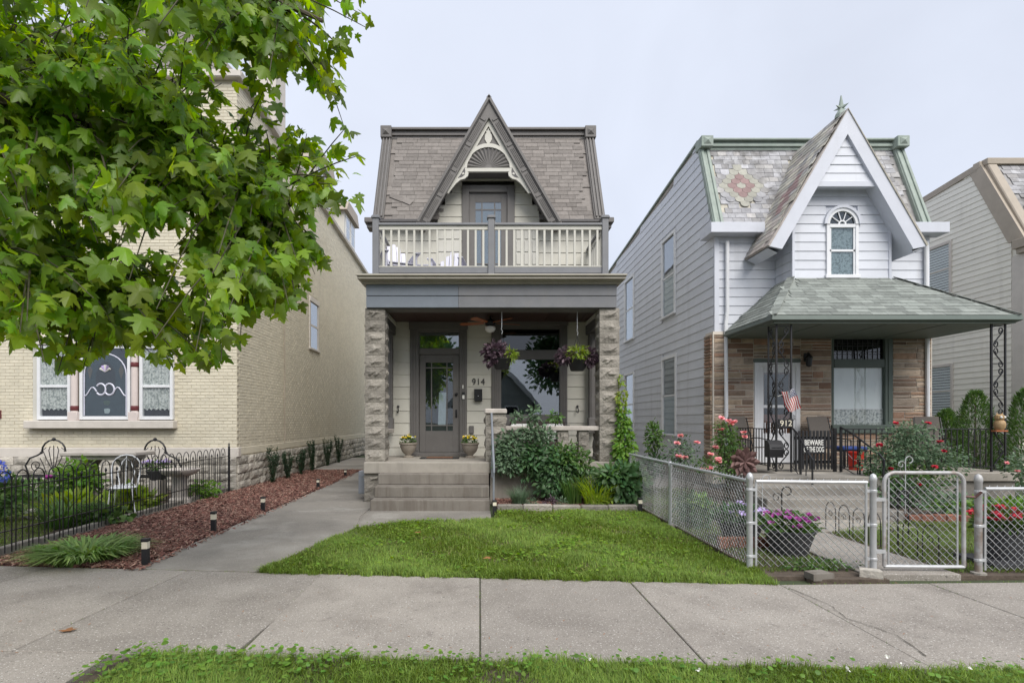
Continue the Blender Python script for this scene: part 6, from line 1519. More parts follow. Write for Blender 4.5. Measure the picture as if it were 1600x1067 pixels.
# ------------------------------------------------------------------ porch furnishings of 912
def patio_chair(loc, rz, label):
    o = local_thing('patio_chair', label, 'chair', loc, rz, 'brown sling chairs on porch 912')
    MB().obox((0, .02, .42), (.24, 0, 0), (0, .25, -.02), (0, 0, .012), .005).build('seat', 'sling_brown', o); MB().obox((0, .34, .76), (.24, 0, 0), (0, .012, -.003), (0, .10, .36), .01).build('backrest', 'sling_brown', o)
    for s in (-1, 1):
        MB().tube([(s * .27, -.27, 0), (s * .27, -.26, .60), (s * .27, .1, .64), (s * .27, .30, .62)], .014, 6).build('arm', 'iron', o); MB().tube([(s * .26, .42, 0), (s * .26, .22, .42), (s * .26, .42, 1.1)], .014, 6).build('leg', 'iron', o)
    return o
patio_chair((gx(1298, 12.2), 12.2, .57), .1, 'brown sling chair under the front window of 912'); patio_chair((gx(1170, 12.4), 12.3, .57), .3, 'brown sling chair between the stone corner and iron post'); patio_chair((gx(1462, 12.2), 12.2, .57), -.3, 'brown sling chair behind the rose bush')
cb = local_thing('seat_cushion', 'blue cushion on the chair behind the stair rail', 'cushion', (gx(1326, 11.9), 11.9, .98)); MB().box(-.27, .27, -.24, .24, -.01, .06, .03).build('pad', 'blue_cushion', cb)
tbl = local_thing('low_table', 'dark low table holding the blue cushion on porch 912', 'table', (gx(1326, 11.9), 11.9, .57)); MB().box(-.26, .26, -.22, .22, .36, .395, .006).build('tabletop', 'iron', tbl)
for x in (-.23, .23):
    for y in (-.19, .19): MB().box(x - .015, x + .015, y - .015, y + .015, 0, .36).build('leg', 'iron', tbl)
bk = local_thing('bucket', 'bright red plastic bucket beside the porch stair rail', 'bucket', (gx(1337, 11.4), 11.4, .57)); MB().lathe((0, 0, 0), [(.12, 0), (.15, .34), (.165, .35), (.165, .38), (.14, .38), (.11, .02)], 18).build('body', 'red_plastic', bk, smooth=True)
MB().tube([(-.165, 0, .34), (-.12, -.1, .22), (0, -.17, .16), (.12, -.1, .22), (.165, 0, .34)], .005, 5).build('handle', 'chrome', bk)
np_ = local_thing('number_plate', 'black plate reading 912 on the iron post', 'sign', (gx(1227, 10.95), 10.94, gz(661.5, 10.94))); MB().box(-.15, .15, -.012, .008, -.09, .09, .008).build('plate', 'sign_black', np_)
text('digits', '912', .165, (0, -.015, 0), 'lamp_cream', np_)
sg = local_thing('warning_sign', 'black BEWARE OF THE DOG sign on the slatted porch gate', 'sign', (gx(1272, 10.9), 10.915, gz(697, 10.9))); MB().box(-.225, .225, -.006, .006, -.15, .15, .004).build('board', 'sign_black', sg)
text('lettering', 'BEWARE', .150, (.0, -.009, .068), 'sign_white', sg, sx=.66, bold=.0015); text('lettering', 'OF THE DOG', .150, (.0, -.009, -.068), 'sign_white', sg, sx=.455, bold=.001)
mbx = local_thing('mailbox', 'black rounded mailbox on the railing by the iron post', 'mailbox', (gx(1207, 10.9), 10.86, gz(714, 10.9))); MB().prismx([(-.10, 0), (-.13, .16), (-.11, .26), (-.03, .33), (.09, .34), (.09, 0)], -.14, .14).build('box_body', 'iron', mbx)
MB().box(-.10, .10, -.134, -.128, .19, .205).build('flap', 'black_plastic', mbx)
fg = local_thing('flag', 'small United States flag on a slanted stick at the iron post', 'flag', (gx(1222, 10.85), 10.9, gz(615, 10.85)))
MB().tube([(-.03, .05, -.05), (.20, -.10, .06)], .007, 5).build('stick', 'white_plastic', fg)
FW, FH = .21, .44
def fp_(u, v): return (.0 + u * .19 + v * .13 + .012 * math.sin(v * 7 + u * 5), -.03 - u * .12 + .02 * math.sin(u * 7 + v * 4), .045 + u * .045 - v * .40 - .02 * math.sin(u * 5))
for k in range(13):
    m = MB(); nn = 8
    for j in range(nn):
        u0, u1 = k / 13, (k + 1) / 13
        v0, v1 = j / nn, (j + 1) / nn
        if u0 > .45 and v1 <= .42: continue
        m.add([fp_(u0, v0), fp_(u1, v0), fp_(u1, v1), fp_(u0, v1)], [(0, 1, 2, 3)])
    m.build('stripe', 'flag_white' if k % 2 else 'flag_red', fg)
m = MB()
for j in range(4):
    for i in range(4):
        u0, u1, v0, v1 = 6 / 13 + i * 7 / 52, 6 / 13 + (i + 1) * 7 / 52, j * .094, (j + 1) * .094; m.add([tuple(Vector(fp_(a, b)) + Vector((-.001, -.003, 0))) for a, b in ((u0, v0), (u1, v0), (u1, v1), (u0, v1))], [(0, 1, 2, 3)])
cn = m.build('canton', 'flag_blue', fg); m = MB()
for j in range(5):
    for i in range(5): c = Vector(fp_(.50 + i * .11, .04 + j * .075)) + Vector((-.002, -.007, 0)); m.obox(c, (.007, 0, 0), (0, .001, 0), (0, 0, .007))
m.build('stars', 'flag_white', cn, kind='stuff')
ow = local_thing('owl_figure', 'tan owl figurine on the railing at the right iron post', 'figurine', (gx(1559, 10.9), 10.86, gz(672, 10.9)))
MB().lathe((0, 0, 0), [(.06, 0), (.09, .05), (.10, .12), (.085, .18), (.06, .20)], 12).build('body', 'owl_tan', ow, smooth=True); hd = MB().lathe((0, 0, .20), [(.06, 0), (.085, .03), (.08, .09), (.03, .12)], 12).add([(-.07, 0, .28), (-.02, 0, .30), (-.06, 0, .36)], [(0, 1, 2)]).add([(.07, 0, .28), (.02, 0, .30), (.06, 0, .36)], [(0, 2, 1)]).build('head', 'owl_tan', ow)
for s in (-1, 1): MB().sphere((s * .035, -.07, .26), .024, 6).build('eye', 'sign_white', hd)
MB().box(-.12, .12, -.06, .06, -.03, 0, .005).build('perch', 'wood_orange', ow)
sf = local_thing('metal_flower', 'rusty metal flower sculpture standing behind the fence corner', 'garden sculpture', (gx(1162, 9.0), 9.0, 0))
MB().tube([(0, 0, 0), (0, 0, .92)], .012, 6).build('stem', 'rust_metal', sf)
for ly, (n, rr, y) in enumerate(((9, .26, 0), (8, .19, -.03), (6, .12, -.05))):
    for k in range(n):
        a = 2 * math.pi * k / n + ly * .3; c, s = math.cos(a), math.sin(a)
        P = [(.02, 0, 0), (.5, .24, .03), (.75, .22, -.05), (1, 0, -.16), (.75, -.22, -.05), (.5, -.24, .03)]
        V = [(rr * (u * c - v * s), y + w * rr * 1.2, .92 + rr * (u * s + v * c)) for u, v, w in P]; MB().add(V, [(0, 1, 2, 3), (0, 3, 4, 5)]).build('petal', 'rust_metal', sf)

# ------------------------------------------------------------------ garden furniture of the brick house
def iron_bench(loc, rz, label):
    o = local_thing('iron_bench', label, 'bench', loc, rz, 'ornate iron garden benches')
    b = MB(); pts = [(-.55, 0, .42), (-.62, 0, .62), (-.52, 0, .78), (-.36, 0, .84), (-.26, 0, .90)] + [(.26 * math.cos(math.pi - math.pi * k / 8), 0, .92 + .26 * math.sin(math.pi * k / 8)) for k in range(9)] + [(.26, 0, .90), (.36, 0, .84), (.52, 0, .78), (.62, 0, .62), (.55, 0, .42)]
    b.tube(pts, .018, 6); bk_ = b.build('back_frame', 'iron', o, smooth=True)
    s_ = MB()
    for a in (-1, -.45, 0, .45, 1): s_.tube([(0, 0, .46), (a * .14, 0, .72), (a * .24, 0, .95), (a * .17, 0, 1.06 - abs(a) * .05)], .009, 5)
    for s in (-1, 1):
        s_.tube(spiral((s * .38, 0, .62), .13, 1.3, -math.pi / 2, 18, sgn=s), .009, 5); s_.tube([(s * .16, 0, .44), (s * .22, 0, .62), (s * .30, 0, .78)], .009, 5); s_.sphere((s * .27, 0, .90), .03, 6)
    s_.sphere((0, 0, 1.19), .04, 6); s_.build('scrollwork', 'iron', bk_)
    st_ = MB().box(-.58, .58, -.42, -.40, .40, .43).box(-.58, .58, -.02, 0, .40, .43).build('seat_frame', 'iron', o)
    for i in range(9): MB().box(-.56 + i * .135, -.53 + i * .135, -.41, -.01, .42, .435).build('seat_slat', 'iron', st_)
    for (x, y) in ((-.56, -.40), (.56, -.40), (-.56, 0), (.56, 0)): MB().tube([(x, y, .42), (x * 1.03, y, .2), (x * 1.08, y * 1.05, 0)], .018, 6).build('leg', 'iron', o)
    return o
iron_bench((gx(84, 11.9), 11.9, 0), 0, 'ornate black iron bench in front of the sash window, left of the stone table'); iron_bench((gx(238, 11.7), 11.8, 0), -.15, 'ornate black iron bench between stone table and birdbath')
tb = local_thing('stone_table', 'long cast stone table on carved pedestals under the window', 'table', (gx(170, 11.0), 11.0, 0))
MB().box(-.75, .75, -.34, .34, .90, .985, .02).build('tabletop', 'cast_stone', tb); MB().box(-.60, .60, -.26, .26, .82, .90, .03).build('apron', 'cast_stone', tb)
for s in (-1, 1): MB().lathe((s * .40, 0, 0), [(.22, 0), (.20, .08), (.12, .14), (.13, .40), (.17, .55), (.12, .62), (.24, .82)], 12).build('pedestal', 'rock_face', tb, smooth=True)
bb = local_thing('birdbath', 'round cast stone birdbath behind the hooped iron fence', 'birdbath', (gx(281, 10.6), 10.6, 0))
MB().lathe((0, 0, 0), [(.20, 0), (.20, .08), (.14, .12), (.13, .45), (.16, .52)], 16).build('pedestal', 'cast_stone', bb, smooth=True); MB().lathe((0, 0, .50), [(.12, 0), (.30, .07), (.36, .14), (.365, .16), (.33, .16), (.28, .11), (.02, .08)], 22).build('basin', 'cast_stone', bb, smooth=True)
wc = local_thing('garden_chair', 'white wrought iron garden chair behind the black fence', 'chair', (gx(193, 9.4), 9.4, 0), .35)
se = MB().lathe((0, 0, .44), [(.20, 0), (.215, .01), (.20, .02)], 18).build('seat', 'white_trim', wc)
for a in range(8): MB().tube(spiral((.12 * math.cos(a * .785), .12 * math.sin(a * .785), .465), .055, 1, a, 10), .006, 4).build('seat_scroll', 'white_trim', se)
MB().tube([(-.18, .1, .45), (-.22, .16, .7)] + [(.22 * math.cos(math.pi - math.pi * k / 8), .2, .78 + .22 * math.sin(math.pi * k / 8)) for k in range(9)] + [(.22, .16, .7), (.18, .1, .45)], .012, 6).build('back_frame', 'white_trim', wc, smooth=True)
MB().tube([(-.08, .12, .45), (-.13, .18, .7), (-.06, .2, .88), (0, .2, .95), (.06, .2, .88), (.13, .18, .7), (.08, .12, .45)], .009, 5).tube([(0, .12, .45), (0, .2, .98)], .007, 5).build('back_scroll', 'white_trim', wc)
for (x, y) in ((-.16, -.14), (.16, -.14), (-.15, .15), (.15, .15)): MB().tube([(x, y, .44), (x * 1.15, y * 1.15, .2), (x * 1.4, y * 1.4, 0)], .011, 5).build('leg', 'white_trim', wc)
pl = local_thing('plant_stand', 'pale planter with lilac flowers beside the birdbath', 'planter', (gx(246, 10.9), 10.9, 0)); MB().box(-.11, .11, -.11, .11, 0, .42, .01).build('stand', 'cast_stone', pl); MB().lathe((0, 0, .42), [(.12, 0), (.2, .16), (.21, .18)], 14).build('pot', 'pot_grey', pl)
P, D = blob((0, 0, .70), (.26, .22, .10), 200, .3); V, T, _ = scatter('ovate', P, D, RNG.uniform(.04, .07, 200)); np_mesh('foliage', V, T, 'leaf_mid', pl, kind='stuff')
for k in range(24): a = RNG.random() * 6.28; r = .25 * RNG.random() ** .5; V, T = petals([(r * math.cos(a), r * math.sin(a), .75 + RNG.random() * .06)], .035); np_mesh('blossom', V, T, 'petal_lilac', pl)
sb = thing('stone_border', 'curved pale stone border round the hosta bed', 'edging', (-7.4, 9.3, 0))
for k in range(9): a = R(120 + k * 22); MB().obox((-6.75 + .85 * math.cos(a), 9.35 + .62 * math.sin(a), .05), (.13 * math.sin(a), -.13 * math.cos(a), 0), (.07 * math.cos(a), .07 * math.sin(a), 0), (0, 0, .055), .025).build('stone', 'cast_stone', sb)
# ------------------------------------------------------------------ plants
def shrub(name, label, cat, base, blobs, group=None, stems=0, stem_r=.008, part='foliage', stemmat='twig'):
    """blobs: (centre offset, radii, count, leaf kind, leaf size, material, droop)"""
    o = local_thing(name, label, cat, base, 0, group)
    by = {}
    for (c, r, n, lk, sz, mt, dr) in blobs:
        P, D = blob(c, r, n, .25); D = D + RNG.normal(0, .5, D.shape); D[:, 2] -= dr; P[:, 2] = np.maximum(P[:, 2], .02)
        V, T, _ = scatter(lk, P, D, RNG.uniform(.6, 1.35, n) * sz, flat=((0, -.6, 1), .8)); by.setdefault(mt, []).append((V, T))
    for mt, L in by.items():
        V, T = cat_vt(L); np_mesh(part, V, T, mt, o, kind='stuff')
    for k in range(stems):
        (c, r, *_) = blobs[k % len(blobs)]; q = np.array(c) + RNG.normal(0, .35, 3) * np.array(r); b = (RNG.normal(0, .05), RNG.normal(0, .04), 0)
        m = [b[i] * .6 + q[i] * .4 + RNG.normal(0, .03) for i in range(3)]; MB().tube([b, m, tuple(q)], [stem_r, stem_r * .8, stem_r * .5], 5).build('stem', stemmat, o)
    return o
def blade_clump(name, label, cat, base, n, Lr, w, mat, spread=.25, bend=(.4, 1.1), group=None, extra=None):
    o = local_thing(name, label, cat, base, 0, group); a = RNG.random(n) * 6.283; r = spread * RNG.random(n) ** .5
    P = np.stack([r * np.cos(a), r * np.sin(a), np.zeros(n)], 1); D = np.stack([np.cos(a + RNG.normal(0, .5, n)), np.sin(a + RNG.normal(0, .5, n))], 1)
    V, T = strips(P, D, RNG.uniform(*Lr, n), w * RNG.uniform(.6, 1.3, n), RNG.uniform(*bend, n), 4); np_mesh('foliage', V, T, mat, o, kind='stuff')
    return o
def add_blooms(o, pts, size, mat, n=7, layers=2, name='blossom'):
    for p in pts:
        L = []
        for l in range(layers):
            V, T = petals([(p[0], p[1], p[2] + l * size * .12)], size * (1 - .35 * l), n); L.append((V, T))
        V, T = cat_vt(L); np_mesh(name, V, T, mat, o)

# porch flower bed of 914
o = shrub('climbing_rose', 'dense dark-leaved rose bush climbing the porch rail', 'rose bush', (1.05, 10.45, .05), [
    ((-.45, .05, 1.05), (.36, .16, .34), 620, 'ovate', .085, 'leaf_blue', .5), ((.0, .0, .80), (.46, .22, .42), 1000, 'ovate', .09, 'leaf_dark', .5), ((.42, -.1, .62), (.42, .26, .44), 900, 'ovate', .09, 'leaf_dark', .6),
    ((.55, -.12, .85), (.26, .2, .3), 380, 'ovate', .085, 'leaf_mid', .5), ((-.52, .05, .72), (.28, .16, .25), 340, 'ovate', .08, 'leaf_blue', .5), ((.05, .0, 1.30), (.40, .16, .20), 420, 'ovate', .075, 'leaf_blue', .3),
    ((-.02, .0, 1.66), (.14, .12, .22), 110, 'ovate', .08, 'leaf_blue', .3), ((.40, .05, 1.62), (.14, .1, .14), 70, 'ovate', .08, 'leaf_mid', .3), ((-.35, .02, 1.62), (.14, .1, .12), 60, 'ovate', .07, 'leaf_blue', .3), ((.35, -.15, .3), (.35, .22, .24), 420, 'ovate', .085, 'leaf_dark', .6), ((.80, -.1, .72), (.30, .2, .42), 480, 'ovate', .08, 'leaf_mid', .5), ((.95, -.05, .42), (.3, .22, .3), 380, 'ovate', .085, 'leaf_dark', .5), ((-.62, .05, .95), (.18, .12, .3), 200, 'ovate', .07, 'leaf_blue', .5)], stems=12)
shrub('virginia_creeper', 'bright green creeper climbing the porch column corner', 'creeper', (2.86, 10.72, 0), [
    ((0, 0, .95), (.24, .16, .5), 620, 'ovate', .095, 'leaf_bright', .9), ((-.04, .02, 1.55), (.15, .1, .42), 330, 'ovate', .085, 'leaf_bright', .9), ((-.06, .02, 2.05), (.11, .07, .30), 110, 'ovate', .07, 'leaf_lime', .9), ((-.08, .02, 2.38), (.08, .05, .12), 28, 'ovate', .06, 'leaf_lime', .9)], stems=6, stem_r=.006)
shrub('peony_bush', 'broad dark glossy-leaved bush at the end of the flower bed', 'bush', (2.55, 9.98, .03), [
    ((.08, 0, .42), (.44, .26, .38), 760, 'ovate', .15, 'leaf_dark', .3), ((-.15, .05, .48), (.3, .22, .25), 250, 'narrow', .2, 'leaf_mid', .3), ((.32, .05, .52), (.2, .2, .2), 180, 'ovate', .14, 'leaf_mid', .3)], stems=6)
blade_clump('daylily', 'yellow-green daylily clump in front of the glossy bush', 'daylily', (2.12, 9.92, .04), 190, (.45, .75), .022, 'leaf_lime', .22, (.25, .8))
shrub('lime_groundcover', 'low lime leaves at the stone edging below the daylily', 'groundcover', (2.18, 9.80, .05), [((0, 0, .10), (.26, .08, .10), 220, 'ovate', .07, 'leaf_lime', .1)])
blade_clump('fountain_grass', 'soft grey-green ornamental grass near the stair pier', 'ornamental grass', (.72, 10.0, .05), 420, (.28, .5), .006, 'leaf_blue', .12, (.3, .9))
for (x, lb) in ((.93, 'small grey-green sedum in the mulch near the ornamental grass'), (1.48, 'small grey-green sedum in the middle of the mulch')): shrub('sedum', lb, 'sedum', (x, 9.83, .05), [((0, 0, .07), (.11, .08, .09), 170, 'narrow', .05, 'leaf_blue', -.4)])
shrub('coral_bells', 'small reddish plant between the two grey sedums', 'plant', (1.26, 9.86, .05), [((0, 0, .08), (.12, .07, .09), 110, 'narrow', .07, 'leaf_purple', -.3)])
blade_clump('iris_clump', 'narrow upright green blades beside the rose bush', 'iris', (1.72, 10.05, .05), 120, (.4, .7), .02, 'leaf_mid', .16, (.1, .45))
# daylilies by the pavement
blade_clump('daylily', 'spreading pale green daylily clump where mulch meets sidewalk', 'daylily', (gx(132, 6.25), 6.28, 0), 1000, (.20, .40), .030, 'leaf_pale', .36, (.7, 1.5))
shrub('weeds', 'low round-leaved weeds at the pale daylily clump', 'weeds', (gx(78, 6.2), 6.2, 0), [((0, 0, .08), (.16, .1, .08), 160, 'round', .05, 'leaf_bright', 0)])
# yew saplings along the brick wall
for (y, h, lb) in ((13.9, .92, 'tallest bushy yew sapling nearest the iron fence post'), (15.0, .74, 'second yew sapling along the brick wall from the fence'), (16.1, .74, 'third yew sapling along the brick wall from the fence'), (17.2, .98, 'fourth and slim yew sapling along the brick wall'), (18.9, .98, 'fifth yew sapling beside the grey stone post'), (20.4, 1.1, 'last yew sapling near the driveway end')):
    o = local_thing('yew_sapling', lb, 'yew', (-5.30, y, 0), 0, 'yew saplings along the brick wall')
    L = []
    for k in range(11):
        a = RNG.random() * 6.28; tx, ty, th = .15 * math.cos(a), .11 * math.sin(a), h * RNG.uniform(.7, 1.02)
        t = RNG.random(130) ** .8; P = np.stack([tx * t, ty * t, th * t], 1) + RNG.normal(0, .02, (130, 3)); D = RNG.normal(0, 1, (130, 3)); D[:, 2] = np.abs(D[:, 2]) + .5
        V, T, _ = scatter('narrow', P, D, RNG.uniform(.04, .075, 130)); L.append((V, T)); 
        MB().tube([(0, 0, 0), (tx, ty, th * .95)], .005, 4).build('stem', 'twig', o)
    V, T = cat_vt(L); np_mesh('foliage', V, T, 'leaf_yew', o, kind='stuff')
# garden of the brick house
shrub('hydrangea', 'round bright green hydrangea in front of the stone table', 'shrub', (gx(122, 10.4), 10.4, 0), [((0, 0, .48), (.42, .34, .40), 800, 'ovate', .10, 'leaf_bright', .3)], stems=5)
for (px, y, lb) in ((108, 9.0, 'chartreuse hosta left of the white garden chair'), (208, 9.7, 'chartreuse hosta beside the white garden chair')):
    shrub('hosta', lb, 'hosta', (gx(px, y), y, 0), [((0, 0, .15), (.42, .34, .16), 260, 'ovate', .20, 'leaf_lime', -.1)])
shrub('phlox', 'low green plant in front of the birdbath foundation', 'plant', (gx(318, 11.2), 11.2, 0), [((0, 0, .18), (.36, .28, .18), 420, 'ovate', .07, 'leaf_bright', 0)])
blade_clump('lily_clump', 'long arching dark green blades behind the iron fence', 'lily', (gx(95, 8.2), 8.2, 0), 150, (.5, .8), .022, 'leaf_mid', .25, (.5, 1.2))
shrub('geranium', 'dark leafy perennial behind the near end of the iron fence', 'plant', (gx(150, 8.4), 8.4, 0), [((0, 0, .14), (.5, .3, .15), 380, 'round', .08, 'leaf_mid', 0)])
shrub('fern_bed', 'low dark foliage beneath the iron benches', 'plant', (gx(60, 11.2), 11.0, 0), [((0, 0, .2), (1.1, .35, .2), 700, 'narrow', .14, 'leaf_mid', 0), ((1.0, .3, .15), (.7, .25, .15), 300, 'narrow', .12, 'leaf_dark', 0)])
o = shrub('peony', 'plant with a single magenta bloom behind the fence', 'plant', (gx(88, 10.2), 10.2, 0), [((0, 0, .32), (.26, .2, .28), 200, 'narrow', .13, 'leaf_mid', 0)]); add_blooms(o, [(0, -.15, .55)], .09, 'petal_purple', 9, 3)
o = shrub('hydrangea', 'hydrangea with a blue flower head at the left frame edge', 'shrub', (gx(2, 8.6), 8.6, 0), [((0, 0, .42), (.4, .3, .36), 500, 'ovate', .11, 'leaf_mid', .2)])
for (x, z) in ((0.02, .88), (-.22, .8), (.1, .74)):
    P, D = blob((x, -.1, z), (.12, .1, .09), 130, .6); V, T, _ = scatter('round', P, D, np.full(130, .03)); np_mesh('flower_head', V, T, 'petal_blue', o)
# roses and beds of 912
def rose_bush(name, label, base, blobs, n, size, mat, ext, group='rose bushes of house 912'):
    o = shrub(name, label, 'rose bush', base, blobs, group, stems=10, stem_r=.007)
    pts = []
    for k in range(n):
        (c, r, *_) = blobs[k % len(blobs)]; d = unit(RNG.normal(size=(1, 3)))[0]; d[1] = -abs(d[1]) * .8; d[2] = d[2] * .8 + .2
        pts.append(tuple(np.array(c) + d * np.array(r) * ext))
    add_blooms(o, pts, size, mat, 8, 3); return o
rose_bush('rose_bush', 'large airy rose bush with scattered red blooms in front of porch 912', (8.02, 10.2, 0), [((0, 0, 1.02), (.66, .3, .38), 1500, 'ovate', .055, 'leaf_blue', .2), ((-.5, 0, .80), (.46, .28, .38), 900, 'ovate', .055, 'leaf_blue', .2), ((.62, 0, .82), (.56, .3, .38), 1000, 'ovate', .055, 'leaf_blue', .2), ((.05, 0, 1.36), (.62, .22, .24), 800, 'ovate', .05, 'leaf_blue', .2), ((0, -.1, .55), (.9, .3, .3), 800, 'ovate', .06, 'leaf_mid', .2)], 10, .06, 'petal_red', .95)
rose_bush('rose_bush', 'tall pink rose bush at the stone corner of house 912', (4.95, 10.9, 0), [((0, 0, 1.20), (.34, .22, .40), 560, 'ovate', .06, 'leaf_mid', .2), ((.05, 0, .75), (.40, .24, .44), 620, 'ovate', .06, 'leaf_mid', .2), ((-.1, 0, 1.5), (.18, .15, .15), 70, 'ovate', .055, 'leaf_mid', .2)], 13, .075, 'petal_pink', 1.0)
rose_bush('rose_bush', 'low pink rose bush in the middle of the chain link run', (4.05, 10.9, 0), [((0, 0, .95), (.34, .2, .36), 420, 'ovate', .06, 'leaf_blue', .2), ((.35, -.2, .75), (.3, .2, .2), 140, 'ovate', .06, 'leaf_mid', .2)], 9, .075, 'petal_pink', 1.0)
shrub('tall_shrub', 'slender leafy shrub against the white siding', 'shrub', (3.72, 11.6, 0), [((0, 0, 1.25), (.22, .18, .38), 330, 'ovate', .08, 'leaf_mid', .2), ((0, 0, .7), (.28, .2, .3), 260, 'ovate', .08, 'leaf_dark', .2)], stems=5)
rose_bush('rose_bush', 'sparse rose bush below the owl at the frame edge', (10.15, 10.0, 0), [((0, 0, .75), (.55, .3, .4), 700, 'ovate', .06, 'leaf_blue', .2)], 4, .05, 'petal_pink', .9)
def arborvitae(loc, h, r, label):
    o = local_thing('arborvitae', label, 'arborvitae', loc, 0, 'clipped arborvitae by the cream house'); MB().tube([(0, 0, 0), (0, 0, h * .9)], [.05, .01], 6).build('trunk', 'bark', o)
    n = 4200; t = RNG.random(n); a = RNG.random(n) * 6.283; rr = r * np.sqrt(np.clip(1 - t ** 1.6, 0, 1)) * (.45 + .55 * RNG.random(n) ** .5) * (1 + .16 * np.sin(a * 5 + t * 14) + .10 * np.sin(a * 9 - t * 23))
    P = np.stack([rr * np.cos(a), rr * np.sin(a), .1 + t * h], 1); D = np.stack([np.cos(a), np.sin(a), np.full(n, 1.4)], 1) + RNG.normal(0, .35, (n, 3)); V, T, _ = scatter('narrow', P, D, RNG.uniform(.06, .11, n)); np_mesh('foliage', V, T, 'leaf_mid', o, kind='stuff')
arborvitae((gx(1524, 12.4), 12.4, 0), 2.15, .46, 'rounded arborvitae behind the right iron post'); arborvitae((gx(1604, 11.6), 11.6, 0), 2.15, .45, 'arborvitae cut off by the frame edge'); arborvitae((gx(1490, 13.2), 13.4, 0), 1.75, .4, 'shorter arborvitae between porch 912 and the cream house')
# bed behind the gate: dark ornament grasses, edging, hostas
e2 = thing('brick_edging', 'low red brick edging of the bed behind the gate', 'edging', (7.8, 8.75, 0))
for i in range(22): MB().box(6.85 + i * .205, 7.04 + i * .205, 8.68, 8.78, -.03, .09 + random.uniform(-.01, .01), .01).build('brick', 'terracotta', e2)
shrub('hosta', 'pale green groundcover inside the red brick edging', 'groundcover', (9.0, 9.2, 0), [((0, 0, .14), (1.5, .35, .14), 900, 'ovate', .10, 'leaf_bright', 0), ((-1.0, 0, .2), (.6, .3, .2), 300, 'ovate', .08, 'leaf_blue', 0)])
shrub('undergrowth', 'dark shaded foliage below the rose bush', 'shrub', (7.9, 10.05, 0), [((0, 0, .28), (1.0, .35, .3), 900, 'ovate', .07, 'leaf_dark', .2)])
def tub(loc, r, h, label, mat='pot_grey', flower='petal_purple', leaf='leaf_mid', n=30, spread=1.15):
    o = local_thing('planter', label, 'planter', loc, 0, 'planters in the yard of 912')
    MB().lathe((0, 0, 0), [(r * .68, 0), (r * .70, .02), (r, h * .93), (r * 1.05, h * .94), (r * 1.05, h), (r * .95, h), (r * .9, h * .85)], 24).build('pot', mat, o, smooth=True)
    P, D = blob((0, 0, h + .05), (r * spread, r * spread * .9, .14), 520, .3); P[:, 2] = np.maximum(P[:, 2], h - .06); V, T, _ = scatter('ovate', P, D, RNG.uniform(.05, .09, 520)); np_mesh('foliage', V, T, leaf, o, kind='stuff')
    add_blooms(o, [(r * spread * math.cos(a) * q, r * spread * math.sin(a) * q, h + .12 + .09 * (1 - q) + RNG.normal(0, .02)) for a, q in zip(RNG.random(n) * 6.283, RNG.random(n) ** .5)], .045, flower, 6, 1)
    return o
tub((3.72, 6.55, 0), .28, .30, 'dark grey tub of magenta petunias behind the fence panel'); tub((3.42, 7.15, 0), .28, .30, 'dark trough of small flowers behind the petunia tub', 'pot_grey', 'petal_lilac', 'leaf_dark', 16); tub((5.90, 6.15, .05), .24, .36, 'dark pot of red flowers beside the gate post', 'pot_grey', 'petal_red', 'leaf_mid', 40)
ts = local_thing('tray', 'dark plastic tray lying under the red flower pot', 'tray', (5.90, 6.12, 0)); MB().prismz([(-.34, -.25), (.34, -.25), (.36, .25), (-.36, .25)], 0, .05).build('base', 'pot_grey', ts)
e3 = thing('brick_edging', 'terracotta bricks round the planters inside the fence corner', 'edging', (3.3, 7.0, 0))
for i in range(6): MB().obox((3.06 + i * .125, 6.86 + .02 * math.sin(i), .06), (.058, .0, 0), (0, .05, 0), (0, 0, .07), .008).build('brick', 'terracotta', e3)
shrub('dusty_miller', 'dark foliage with pale leaves inside the fence corner', 'plant', (3.28, 8.3, 0), [((0, 0, .25), (.26, .5, .25), 420, 'ovate', .08, 'leaf_dark', .1), ((-.05, -.3, .42), (.15, .2, .1), 60, 'ovate', .06, 'leaf_pale', 0)])
shrub('weeds', 'weeds growing along the foot of the fence panel', 'weeds', (3.65, 5.85, 0), [((0, 0, .05), (.5, .06, .07), 300, 'ovate', .04, 'leaf_mid', 0)])
# little wire border fences and shepherd hooks
for (x, y, lb) in ((4.05, 7.3, 'thin wire shepherd hook left of the garden path'), (4.62, 8.9, 'white scroll ornament on a hook by the steps'), (5.3, 6.9, 'thin wire shepherd hook right of the garden path'), (5.75, 7.3, 'second thin wire hook right of the garden path'), (7.35, 9.4, 'pale scroll hook rising above the chain link gate')):
    o = local_thing('shepherd_hook', lb, 'garden hook', (x, y, 0), 0, 'wire garden hooks'); h = 1.02 if x > 7 else .75; mt = 'galvanized' if 'pale' in lb or 'white' in lb else 'iron'
    MB().tube([(0, 0, 0), (0, 0, h - .1)] + spiral((.07, 0, h - .1), .07, .75, math.pi, 10, sgn=-1, grow=.7), .008, 5).build('rod', mt, o)
    MB().tube(spiral((-.07, 0, h - .18), .07, 1.1, 0, 12, grow=.3), .006, 5).build('scroll', mt, o)
wbf = thing('wire_border', 'row of small black wire hoops edging the garden path', 'border fence', (5.05, 6.9, 0))
for k in range(7):
    y = 6.0 + k * .29; MB().tube([(5.06, y, 0), (5.06, y, .30)] + [(5.06, y + .11 - .11 * math.cos(R(a)), .30 + .13 * math.sin(R(a))) for a in (30, 60, 90, 120, 150)] + [(5.06, y + .22, .30), (5.06, y + .22, 0)], .006, 5).tube(spiral((5.06, y + .11, .26), .05, 1.1, 0, 10, 'yz', grow=.3), .005, 4).build('hoop', 'iron', wbf)

